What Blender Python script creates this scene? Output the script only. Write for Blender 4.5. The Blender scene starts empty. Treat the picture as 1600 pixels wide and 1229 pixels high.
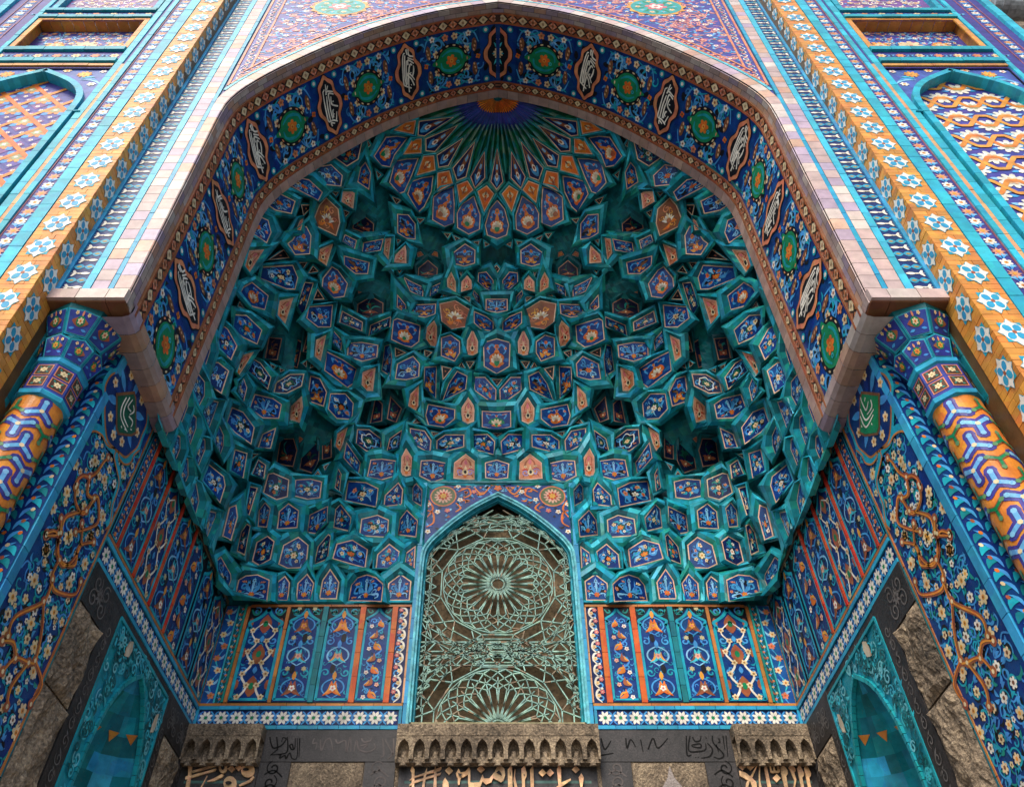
import bpy, math, random
import numpy as np
from mathutils import Vector

# ------------------------------------------------------------------ scene, camera, world, sun, exposure
scene = bpy.context.scene
COL = scene.collection
EYE = 1.6                                   # eye height; all builders work in metres relative to the eye, z up, y into the portal
PITCH = math.radians(47.4)
cam = bpy.data.cameras.new('camera'); cam_o = bpy.data.objects.new('camera', cam); COL.objects.link(cam_o)
cam_o.location = (0, 0, EYE); cam_o.rotation_euler = (math.pi / 2 + PITCH, 0, 0)
cam.sensor_width = 36; cam.lens = 36 * 1258 / 1600; cam.shift_x = (800 - 778) / 1600
cam.clip_start = 0.05; cam.clip_end = 500
scene.camera = cam_o
SUN_EL, SUN_AZ = math.radians(48), math.radians(200)      # azimuth measured from +y clockwise: behind the photographer, a little left
world = bpy.data.worlds.new('World'); scene.world = world; world.use_nodes = True
wn = world.node_tree.nodes; wl = world.node_tree.links
bg = wn['Background']; sky = wn.new('ShaderNodeTexSky'); sky.sky_type = 'NISHITA'; sky.sun_disc = False
sky.sun_elevation = SUN_EL; sky.sun_rotation = SUN_AZ; sky.dust_density = 3.0; sky.air_density = 1.0
wl.new(sky.outputs[0], bg.inputs[0]); bg.inputs[1].default_value = 0.15
sl = bpy.data.lights.new('sun', 'SUN'); sl.energy = 1.5; sl.angle = math.radians(20); sl.color = (1.0, 0.93, 0.82)
so = bpy.data.objects.new('sun', sl); COL.objects.link(so); so.location = (0, -20, 30)
_d = Vector((math.sin(SUN_AZ) * math.cos(SUN_EL), math.cos(SUN_AZ) * math.cos(SUN_EL), math.sin(SUN_EL)))
so.rotation_euler = _d.to_track_quat('Z', 'Y').to_euler()
vs = scene.view_settings; vs.view_transform = 'Standard'; vs.look = 'None'; vs.gamma = 1.0; vs.use_curve_mapping = False
vs.exposure = 0.68
scene.render.engine = 'CYCLES'; scene.cycles.max_bounces = 8; scene.cycles.diffuse_bounces = 5
scene.cycles.use_denoising = True

rnd = random.Random(7)
R_ = random.Random

# ------------------------------------------------------------------ palette (linear base colours)
COBALT = (0.006, 0.055, 0.25); NAVY = (0.005, 0.016, 0.085); INK = (0.010, 0.011, 0.016); SKYB = (0.06, 0.30, 0.66); PALE = (0.22, 0.50, 0.75)
TURQ = (0.015, 0.34, 0.46); TURQL = (0.05, 0.50, 0.62); TEAL = (0.010, 0.20, 0.24); TEALD = (0.008, 0.11, 0.13); SEA = (0.015, 0.26, 0.22)
CREAM = (0.74, 0.58, 0.34); WHITE = (0.80, 0.76, 0.66); ORANGE = (0.68, 0.17, 0.025); AMBER = (0.72, 0.32, 0.05); SALMON = (0.66, 0.24, 0.12)
BRICK = (0.34, 0.10, 0.045); PINKL = (0.72, 0.42, 0.30); RED = (0.50, 0.055, 0.02); GREEN = (0.01, 0.22, 0.09); DGREEN = (0.008, 0.10, 0.06)
PURPLE = (0.07, 0.055, 0.30); YTILE = (0.68, 0.30, 0.055); GOLD = (0.75, 0.45, 0.06); STONEP = (0.52, 0.39, 0.36); BROWN = (0.20, 0.085, 0.04)
LILAC = (0.34, 0.30, 0.62); ROSE = (0.62, 0.16, 0.17)

def jit(c, r, a=0.25):
    k = 1 + r.uniform(-a, a); h = r.uniform(-a, a) * 0.3
    return (max(0.003, c[0] * (k + h)), max(0.003, c[1] * k), max(0.003, c[2] * (k - h)))
def mixc(a, b, t): return tuple(x + (y - x) * t for x, y in zip(a, b))

# ------------------------------------------------------------------ materials
def new_mat(name):
    m = bpy.data.materials.new(name); m.use_nodes = True
    return m, m.node_tree.nodes, m.node_tree.links, m.node_tree.nodes['Principled BSDF']
def glaze(name, rough=(0.12, 0.38), bump=0.12, wear=0.35, spec=0.5, nscale=9.0):
    m, n, l, b = new_mat(name)
    at = n.new('ShaderNodeAttribute'); at.attribute_name = 'Col'
    tc = n.new('ShaderNodeTexCoord')
    n1 = n.new('ShaderNodeTexNoise'); n1.inputs['Scale'].default_value = nscale; n1.inputs['Detail'].default_value = 6
    n2 = n.new('ShaderNodeTexNoise'); n2.inputs['Scale'].default_value = 55; n2.inputs['Detail'].default_value = 4
    vo = n.new('ShaderNodeTexVoronoi'); vo.inputs['Scale'].default_value = 11
    for q in (n1, n2, vo): l.new(tc.outputs['Object'], q.inputs['Vector'])
    hs = n.new('ShaderNodeHueSaturation')
    mr = n.new('ShaderNodeMapRange'); mr.inputs[1].default_value = 0.25; mr.inputs[2].default_value = 0.75; mr.inputs[3].default_value = 1 - wear; mr.inputs[4].default_value = 1 + wear * 0.9
    l.new(n1.outputs['Fac'], mr.inputs[0]); l.new(mr.outputs[0], hs.inputs['Value'])
    mh = n.new('ShaderNodeMapRange'); mh.inputs[3].default_value = 0.485; mh.inputs[4].default_value = 0.515
    l.new(vo.outputs['Color'], mh.inputs[0]); l.new(mh.outputs[0], hs.inputs['Hue'])
    l.new(at.outputs['Color'], hs.inputs['Color'])
    # speckled dirt and flaked glaze
    rr = n.new('ShaderNodeMapRange'); rr.inputs[1].default_value = 0.60; rr.inputs[2].default_value = 0.74
    l.new(n2.outputs['Fac'], rr.inputs[0])
    mx = n.new('ShaderNodeMixRGB'); mx.inputs[2].default_value = (0.11, 0.10, 0.085, 1)
    ml = n.new('ShaderNodeMath'); ml.operation = 'MULTIPLY'; ml.inputs[1].default_value = wear * 0.9
    l.new(rr.outputs[0], ml.inputs[0]); l.new(ml.outputs[0], mx.inputs[0]); l.new(hs.outputs[0], mx.inputs[1]); l.new(mx.outputs[0], b.inputs['Base Color'])
    r2 = n.new('ShaderNodeMapRange'); r2.inputs[3].default_value = rough[0]; r2.inputs[4].default_value = rough[1]
    l.new(n2.outputs['Fac'], r2.inputs[0]); l.new(r2.outputs[0], b.inputs['Roughness'])
    bp = n.new('ShaderNodeBump'); bp.inputs['Strength'].default_value = bump; bp.inputs['Distance'].default_value = 0.01
    l.new(n2.outputs['Fac'], bp.inputs['Height']); l.new(bp.outputs[0], b.inputs['Normal'])
    b.inputs['Specular IOR Level'].default_value = spec
    return m
M_GLAZE = glaze('glazed_mosaic_tile', rough=(0.16, 0.5), spec=0.16)
M_FRONT = glaze('glazed_facade_tile', rough=(0.25, 0.55), spec=0.2)
M_CARVE = glaze('carved_relief', rough=(0.6, 0.9), spec=0.2)
M_BRICK = glaze('glazed_facing_brick', rough=(0.22, 0.5), bump=0.1, wear=0.22, spec=0.2)
M_PAINT = glaze('weathered_painted_metal', rough=(0.35, 0.7), bump=0.2, wear=0.55, spec=0.3, nscale=14)
def rock(name, ca, cb, cc, scale, bump, dist, rough=0.85):
    m, n, l, b = new_mat(name)
    tc = n.new('ShaderNodeTexCoord')
    n1 = n.new('ShaderNodeTexNoise'); n1.inputs['Scale'].default_value = scale; n1.inputs['Detail'].default_value = 10; n1.inputs['Roughness'].default_value = 0.68
    n2 = n.new('ShaderNodeTexNoise'); n2.inputs['Scale'].default_value = scale * 14; n2.inputs['Detail'].default_value = 5
    vo = n.new('ShaderNodeTexVoronoi'); vo.inputs['Scale'].default_value = scale * 22
    for q in (n1, n2, vo): l.new(tc.outputs['Object'], q.inputs['Vector'])
    cr = n.new('ShaderNodeValToRGB'); e = cr.color_ramp.elements
    e[0].position = 0.30; e[0].color = (*ca, 1); e[1].position = 0.72; e[1].color = (*cc, 1)
    k = e.new(0.5); k.color = (*cb, 1)
    ad = n.new('ShaderNodeMath'); ad.operation = 'MULTIPLY_ADD'; ad.inputs[1].default_value = 0.5; ad.inputs[2].default_value = -0.25
    l.new(n2.outputs['Fac'], ad.inputs[0])
    a2 = n.new('ShaderNodeMath'); a2.operation = 'ADD'; l.new(n1.outputs['Fac'], a2.inputs[0]); l.new(ad.outputs[0], a2.inputs[1])
    l.new(a2.outputs[0], cr.inputs[0])
    mv = n.new('ShaderNodeMapRange'); mv.inputs[3].default_value = 0.55; mv.inputs[4].default_value = 1.35; l.new(vo.outputs['Color'], mv.inputs[0])
    hs = n.new('ShaderNodeHueSaturation'); l.new(mv.outputs[0], hs.inputs['Value']); l.new(cr.outputs[0], hs.inputs['Color']); l.new(hs.outputs[0], b.inputs['Base Color'])
    b.inputs['Roughness'].default_value = rough
    bp = n.new('ShaderNodeBump'); bp.inputs['Strength'].default_value = bump; bp.inputs['Distance'].default_value = dist
    l.new(a2.outputs[0], bp.inputs['Height']); l.new(bp.outputs[0], b.inputs['Normal'])
    return m
M_STONE = rock('rough_granite', (0.045, 0.036, 0.026), (0.22, 0.165, 0.11), (0.48, 0.37, 0.24), 3.0, 0.9, 0.05)
M_SLATE = rock('dark_carved_stone', (0.012, 0.011, 0.011), (0.026, 0.023, 0.023), (0.055, 0.046, 0.046), 4.0, 0.35, 0.01, 0.55)
M_PAVE = rock('granite_paving', (0.14, 0.125, 0.11), (0.21, 0.19, 0.17), (0.30, 0.27, 0.24), 0.8, 0.3, 0.01)
M_ROOM = rock('brown_room_backing', (0.13, 0.085, 0.042), (0.19, 0.13, 0.07), (0.28, 0.19, 0.11), 1.5, 0.1, 0.01)  # brown raised to stand in for reflections in the window glass

# ------------------------------------------------------------------ mesh accumulation
class MB:
    def __init__(s): s.v = []; s.f = []; s.c = []; s.m = []; s.n = 0
    def add(s, V, F, C, mi=0):
        V = np.asarray(V, float).reshape(-1, 3)
        s.v.append(V); o = s.n; s.n += len(V)
        one = isinstance(C, tuple)
        for i, f in enumerate(F):
            s.f.append([k + o for k in f]); s.c.append(C if one else C[i]); s.m.append(mi)
    def poly(s, P, c, mi=0): s.add(P, [list(range(len(P)))], c, mi)
    def box(s, a, b, c, mi=0):
        x0, y0, z0 = a; x1, y1, z1 = b
        s.add([(x0, y0, z0), (x1, y0, z0), (x1, y1, z0), (x0, y1, z0), (x0, y0, z1), (x1, y0, z1), (x1, y1, z1), (x0, y1, z1)],
              [(0, 3, 2, 1), (4, 5, 6, 7), (0, 1, 5, 4), (1, 2, 6, 5), (2, 3, 7, 6), (3, 0, 4, 7)], c, mi)
    def build(s, name, mats, parent=None):
        V = np.concatenate(s.v) if s.v else np.zeros((0, 3))
        V = V + np.array([0, 0, EYE])
        if parent is not None:
            p = parent; o = np.zeros(3)
            while p is not None: o += np.array(p.location); p = p.parent
            V = V - o
        me = bpy.data.meshes.new(name); me.from_pydata(V.tolist(), [], s.f)
        a = me.attributes.new('Col', 'FLOAT_COLOR', 'FACE')
        a.data.foreach_set('color', np.array([(*c, 1.0) for c in s.c], dtype=np.float32).ravel())
        if not isinstance(mats, (list, tuple)): mats = [mats]
        for m in mats: me.materials.append(m)
        if len(mats) > 1: me.polygons.foreach_set('material_index', np.array(s.m, dtype=np.int32))
        me.update()
        ob = bpy.data.objects.new(name, me); COL.objects.link(ob)
        if parent is not None: ob.parent = parent
        return ob
    def merge(s, o):
        for V in o.v: s.v.append(V)
        s.f += [[k + s.n for k in f] for f in o.f]; s.c += o.c; s.m += o.m; s.n += o.n
def thing(name, label, cat, loc, group=None):
    o = bpy.data.objects.new(name, None); COL.objects.link(o); o.location = (loc[0], loc[1], loc[2] + EYE)
    o.empty_display_size = 0.2; o['kind'] = 'thing'; o['label'] = label; o['category'] = cat
    if group: o['group'] = group
    return o
def tag(o, label, cat, group=None):
    o['label'] = label; o['category'] = cat; o['kind'] = 'thing'
    if group: o['group'] = group
    return o

# ------------------------------------------------------------------ 2-D ornament (flat glazed pieces, later laid on a surface)
def crom(P, n=8, closed=False):
    P = [np.array(p, float) for p in P]
    if len(P) < 3 and not closed: return P
    out = []; N = len(P)
    rng = range(N) if closed else range(N - 1)
    for i in rng:
        if closed: p0, p1, p2, p3 = P[(i - 1) % N], P[i], P[(i + 1) % N], P[(i + 2) % N]
        else: p0, p1, p2, p3 = P[max(i - 1, 0)], P[i], P[i + 1], P[min(i + 2, N - 1)]
        for k in range(n):
            t = k / n
            out.append(0.5 * ((2 * p1) + (-p0 + p2) * t + (2 * p0 - 5 * p1 + 4 * p2 - p3) * t * t + (-p0 + 3 * p1 - 3 * p2 + p3) * t ** 3))
    if not closed: out.append(P[-1])
    return out
class Orn:
    def __init__(s): s.p = []; s.l = []; s.f = []; s.c = []; s.n = 0
    def raw(s, P, F, c, L):
        s.p += [(float(a), float(b)) for a, b in P]; s.l += [L] * len(P)
        for f in F: s.f.append([k + s.n for k in f]); s.c.append(c)
        s.n += len(P)
    def poly(s, P, c, L=1): s.raw(P, [list(range(len(P)))], c, L)
    def disc(s, x, y, r, c, L=1, n=10, ry=None, rot=0):
        ry = ry or r; cs, sn = math.cos(rot), math.sin(rot)
        P = []
        for k in range(n):
            a = 2 * math.pi * k / n; u, v = r * math.cos(a), ry * math.sin(a)
            P.append((x + u * cs - v * sn, y + u * sn + v * cs))
        s.poly(P, c, L)
    def ring(s, x, y, r0, r1, c, L=1, n=16, ry=1.0):
        P = []
        for k in range(n):
            a = 2 * math.pi * k / n
            P += [(x + r0 * math.cos(a), y + ry * r0 * math.sin(a)), (x + r1 * math.cos(a), y + ry * r1 * math.sin(a))]
        s.raw(P, [(2 * k, 2 * k + 1, (2 * k + 3) % (2 * n), (2 * k + 2) % (2 * n)) for k in range(n)], c, L)
    def star(s, x, y, r, n, c, L=1, inner=0.5, rot=0.0):
        P = []
        for k in range(2 * n):
            a = rot + math.pi * k / n; q = r if k % 2 == 0 else r * inner
            P.append((x + q * math.cos(a), y + q * math.sin(a)))
        s.poly(P, c, L)
    def flower(s, x, y, r, c, cc, L=2, n=5, rot=0.3, cc2=None):
        P = []
        m = 4
        for k in range(n * m):
            a = rot + 2 * math.pi * k / (n * m); q = r * (0.62 + 0.38 * abs(math.sin(math.pi * k / m)) ** 0.7)
            P.append((x + q * math.cos(a), y + q * math.sin(a)))
        s.poly(P, c, L); s.disc(x, y, r * 0.36, cc, L + 0.5, 6)
        if cc2: s.disc(x, y, r * 0.16, cc2, L + 1, 5)
    def stroke(s, P, w, c, L=1, taper=(1, 1), smooth=6, nib=None):
        Q = crom(P, smooth) if smooth and len(P) > 2 else [np.array(p, float) for p in P]
        N = len(Q)
        if N < 2: return
        V = []
        for i, q in enumerate(Q):
            t = i / (N - 1)
            if nib is not None: d = np.array(nib)
            else:
                e = Q[min(i + 1, N - 1)] - Q[max(i - 1, 0)]; ln = math.hypot(e[0], e[1]) or 1
                k = w * 0.5 * (taper[0] + (1 - taper[0]) * min(1, 2 * t)) if t < 0.5 else w * 0.5 * (taper[1] + (1 - taper[1]) * min(1, 2 * (1 - t)))
                d = np.array((-e[1] / ln, e[0] / ln)) * k
            V += [q + d, q - d]
        s.raw(V, [(2 * i, 2 * i + 1, 2 * i + 3, 2 * i + 2) for i in range(N - 1)], c, L)
    def spiral(s, x, y, r, a0, turns, w, c, L=1, sgn=1, tail=None):
        P = []; n = max(6, int(10 * turns))
        for k in range(n + 1):
            t = k / n; a = a0 + sgn * 2 * math.pi * turns * t; q = r * (1 - 0.78 * t)
            P.append((x + q * math.cos(a), y + q * math.sin(a)))
        if tail is not None: P = [tail] + P
        s.stroke(P, w, c, L, taper=(0.6, 0.9), smooth=2)
    def leaf(s, a, b, w, c, L=1, bend=0.0):
        a = np.array(a, float); b = np.array(b, float); d = b - a; nrm = np.array((-d[1], d[0])); nl = math.hypot(*d) or 1; nrm /= nl
        A = []; B = []
        for k in range(6):
            t = k / 5; q = a + d * t + nrm * bend * nl * math.sin(math.pi * t); h = w * math.sin(math.pi * min(1, t * 0.93 + 0.05)) * 0.5
            A.append(q + nrm * h); B.append(q - nrm * h)
        s.poly(A + B[::-1], c, L)
    def palm(s, x, y, r, c, c2, L=1, up=math.pi / 2):          # fan of fronds
        for k in range(5):
            a = up + (k - 2) * 0.55; q = r * (1 - 0.1 * abs(k - 2))
            s.leaf((x, y), (x + q * math.cos(a), y + q * math.sin(a)), r * 0.24, c if k % 2 else c2, L, 0.18 * (2 - k) / 2)
    def emit(s, mb, fn, h0=0.0, dh=0.0016, mi=0):
        if not s.n: return
        P = np.array(s.p); H = h0 + dh * np.array(s.l)
        mb.add(fn(P, H), s.f, s.c, mi)
    def slice(s, du):                                            # cut every piece into narrow strips so that it bends with a curved surface
        q = Orn()
        def clip(P, x, keep_right):
            out = []
            for a, b in zip(P, P[1:] + P[:1]):
                ia, ib = ((a[0] >= x) == keep_right or a[0] == x), ((b[0] >= x) == keep_right or b[0] == x)
                if ia: out.append(a)
                if ia != ib: t = (x - a[0]) / (b[0] - a[0]); out.append((x, a[1] + t * (b[1] - a[1])))
            return out
        for f, c in zip(s.f, s.c):
            P = [s.p[k] for k in f]; L = s.l[f[0]]; x0 = min(p[0] for p in P); x1 = max(p[0] for p in P); k = math.floor(x0 / du)
            while k * du < x1:
                Q = clip(P, k * du, True) if k * du > x0 else P
                if (k + 1) * du < x1: Q = clip(Q, (k + 1) * du, False) if len(Q) > 2 else Q
                if len(Q) > 2: q.poly(Q, c, L)
                k += 1
        return q
    def put(s, o, fn2):                                          # merge another ornament through a 2-D map
        P = fn2(np.array(o.p)) if o.n else []
        s.p += [tuple(q) for q in P]; s.l += o.l; s.f += [[k + s.n for k in f] for f in o.f]; s.c += o.c; s.n += o.n
def xf(x=0, y=0, sx=1, sy=1, rot=0):
    cs, sn = math.cos(rot), math.sin(rot)
    def g(P):
        u = P[:, 0] * sx; v = P[:, 1] * sy
        return np.stack([x + u * cs - v * sn, y + u * sn + v * cs], 1)
    return g
def plane(O, U, V, N, post=None):
    O, U, V, N = [np.array(q, float) for q in (O, U, V, N)]
    def fn(P, H):
        P = np.asarray(P, float).reshape(-1, 2); H = np.broadcast_to(np.asarray(H, float), (len(P),))
        W = O + P[:, :1] * U + P[:, 1:2] * V + H[:, None] * N
        return post(W) if post else W
    return fn
def slab(mb, fn, P, h0, h1, c, mi=0, back=False):               # polygon raised from h0 to h1
    n = len(P); V = np.concatenate([fn(P, h1), fn(P, h0)])
    F = [list(range(n))] + [(i, i + n, (i + 1) % n + n, (i + 1) % n) for i in range(n)]
    mb.add(V, F, c, mi)
def rect(x0, y0, x1, y1): return [(x0, y0), (x1, y0), (x1, y1), (x0, y1)]
def brickrow(mb, fn, path, w, h0, h1, c, r, length=0.16, a=0.2, mi=0, alt=None):
    """short glazed bricks laid along a path of 2-D points, thin dark gaps between"""
    P = [np.array(p, float) for p in path]
    for i in range(len(P) - 1):
        d = P[i + 1] - P[i]; L = math.hypot(*d)
        if L < 1e-6: continue
        n = max(1, int(round(L / length))); u = d / L; nv = np.array((-u[1], u[0])) * w / 2
        for k in range(n):
            a0 = P[i] + u * (L * k / n + 0.0025); a1 = P[i] + u * (L * (k + 1) / n - 0.0025)
            cc = jit(c, r, a)
            if alt and r.random() < 0.25: cc = jit(alt, r, a)
            dh = r.uniform(-0.002, 0.002)
            slab(mb, fn, [a0 - nv, a1 - nv, a1 + nv, a0 + nv], h0, h1 + dh, cc, mi)
def strip(name, mat, parent, fn, path, *a, **k):                 # one row of bricks as a part of its own
    m = MB(); brickrow(m, fn, path, *a, **k); return m.build(name, mat, parent)
def arabesque(w, h, seed, cols, fl, inside=None, cell=0.16, size=1.0, vine=None):
    """scrolling tendrils, leaves and flowers spread over a w x h rectangle (origin at its centre)"""
    r = R_(seed); o = Orn(); nx = max(1, int(round(w / cell))); ny = max(1, int(round(h / cell)))
    for j in range(ny):
        for i in range(nx):
            x = (i + 0.5 + (0.25 if j % 2 else -0.25)) * w / nx - w / 2 + r.uniform(-.12, .12) * cell
            y = (j + 0.5) * h / ny - h / 2 + r.uniform(-.12, .12) * cell
            if inside and not inside(x, y, cell * 0.42): continue
            if abs(x) > w / 2 - cell * .3: continue
            k = cell * size; sg = 1 if (i + j) % 2 else -1; a0 = r.uniform(0, 6.28)
            o.disc(x + r.uniform(-.2, .2) * k, y + r.uniform(-.2, .2) * k, k * r.uniform(.25, .4), cols[3], 0.5, 9, k * r.uniform(.18, .3), r.uniform(0, 3))
            o.spiral(x, y, k * r.uniform(.36, .48), a0, r.uniform(.7, 1.15), k * .10, cols[0] if r.random() < .6 else cols[1], 1, sg)
            o.stroke([(x + k * .45 * math.cos(a0), y + k * .45 * math.sin(a0)), (x + k * .7 * math.cos(a0 + .5), y + k * .7 * math.sin(a0 + .5)), (x + k * .75 * math.cos(a0 + 1.1), y + k * .75 * math.sin(a0 + 1.1))], k * .08, cols[1], 1, smooth=4)
            for q in range(3):
                a = a0 + q * 2.1 + r.uniform(-.4, .4)
                o.leaf((x + k * .3 * math.cos(a), y + k * .3 * math.sin(a)), (x + k * .62 * math.cos(a + .4), y + k * .62 * math.sin(a + .4)), k * .17, cols[r.choice((0, 1, 2))], 1.2, .2 * sg)
            f = r.choice(fl)
            o.flower(x, y, k * r.uniform(.17, .25), f[0], f[1], 2, r.choice((5, 6)), r.uniform(0, 1))
            if r.random() < .55:
                a = r.uniform(0, 6.28); f = r.choice(fl)
                o.flower(x + k * .5 * math.cos(a), y + k * .5 * math.sin(a), k * .13, f[0], f[1], 2, 5, r.uniform(0, 1))
    return o
def scatter(o, x0, y0, x1, y1, k, n, seed, cols=None, L=.6):          # background scrolls and leaves filling a field
    r = R_(seed); cols = cols or (SKYB, TURQ, mixc(SKYB, COBALT, .45), INK)
    for q in range(n):
        x, y, a = r.uniform(x0, x1), r.uniform(y0, y1), r.uniform(0, 6.28); c = cols[q % len(cols)]
        if q % 3 == 0: o.spiral(x, y, k * r.uniform(.7, 1.2), a, r.uniform(.6, 1.0), k * .30, c if c is not INK else cols[0], L, r.choice((-1, 1)))
        else: o.leaf((x, y), (x + k * 1.6 * math.cos(a), y + k * 1.6 * math.sin(a)), k * .55, c, L, r.choice((-.3, .3)))
BLUES = [SKYB, TURQ, TURQL, INK]
FL1 = [(CREAM, BRICK), (CREAM, ORANGE), (WHITE, BROWN), (SALMON, BRICK)]

# ------------------------------------------------------------------ shared shape of the portal
B_Y, W_X, A_F, A_B = 7.75, 3.0, 3.64, 5.0            # back wall, side walls, front and back of the big arch
SIDES = ((-1, 'left'), (1, 'right'))
def flare(P):
    P = np.array(P, float); k = 0.0112 * np.clip((A_B - P[:, 1]) / 1.36, 0, 1)
    P[:, 0] *= 1 + k * (P[:, 2] - 5.1); return P
ARCH = [(2.84, 5.0), (2.85, 6.0), (2.86, 7.0), (2.872, 8.0), (2.873, 8.4), (2.86, 8.69), (2.80, 8.97), (2.70, 9.24), (2.52, 9.61), (2.28, 10.02), (1.97, 10.50), (1.57, 11.03), (1.12, 11.48), (0.64, 11.84), (0.0, 12.15)]
_half = np.array(crom(ARCH, 6))                      # right half, springing to apex
_full = np.concatenate([_half, (_half * [-1, 1])[::-1][1:]])   # right springing -> apex -> left springing
_seg = np.hypot(*(np.diff(_full, axis=0).T)); _acc = np.concatenate([[0], np.cumsum(_seg)]); ARC_L = _acc[-1] / 2
def arc_pt(s):                                       # s along the arch, 0 at the apex, negative to the left
    q = ARC_L - np.asarray(s, float)
    x = np.interp(q, _acc, _full[:, 0]); z = np.interp(q, _acc, _full[:, 1])
    e = 0.03; x2 = np.interp(q + e, _acc, _full[:, 0]) - np.interp(q - e, _acc, _full[:, 0]); z2 = np.interp(q + e, _acc, _full[:, 1]) - np.interp(q - e, _acc, _full[:, 1])
    l = np.hypot(x2, z2) + 1e-9
    return x, z, -z2 / l, x2 / l                     # point and normal pointing into the opening
def soffit(P, H):
    P = np.asarray(P, float).reshape(-1, 2); x, z, nx, nz = arc_pt(P[:, 0]); H = np.broadcast_to(np.asarray(H, float), (len(P),))
    return flare(np.stack([x + nx * H, A_F + P[:, 1], z + nz * H], 1))
def archface(y):                                     # ring on the front plane: u along the arch, v outward
    def fn(P, H):
        P = np.asarray(P, float).reshape(-1, 2); x, z, nx, nz = arc_pt(P[:, 0]); H = np.broadcast_to(np.asarray(H, float), (len(P),))
        return flare(np.stack([x - nx * P[:, 1], np.full(len(P), y) - H, z - nz * P[:, 1]], 1))
    return fn
_nrm = arc_pt(np.array([0.3]))
ARC_SIGN = 1.0 if _nrm[3][0] < 0 else -1.0
if ARC_SIGN < 0:
    _ap = arc_pt
    def arc_pt(s):
        x, z, a, b = _ap(s); return x, z, -a, -b

# ------------------------------------------------------------------ ground and concealed structure
mb = MB(); mb.box((-40, -60, -1.75), (40, 30, -EYE), (0.3, 0.3, 0.3)); g = mb.build('ground', M_PAVE); g['kind'] = 'structure'

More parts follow.
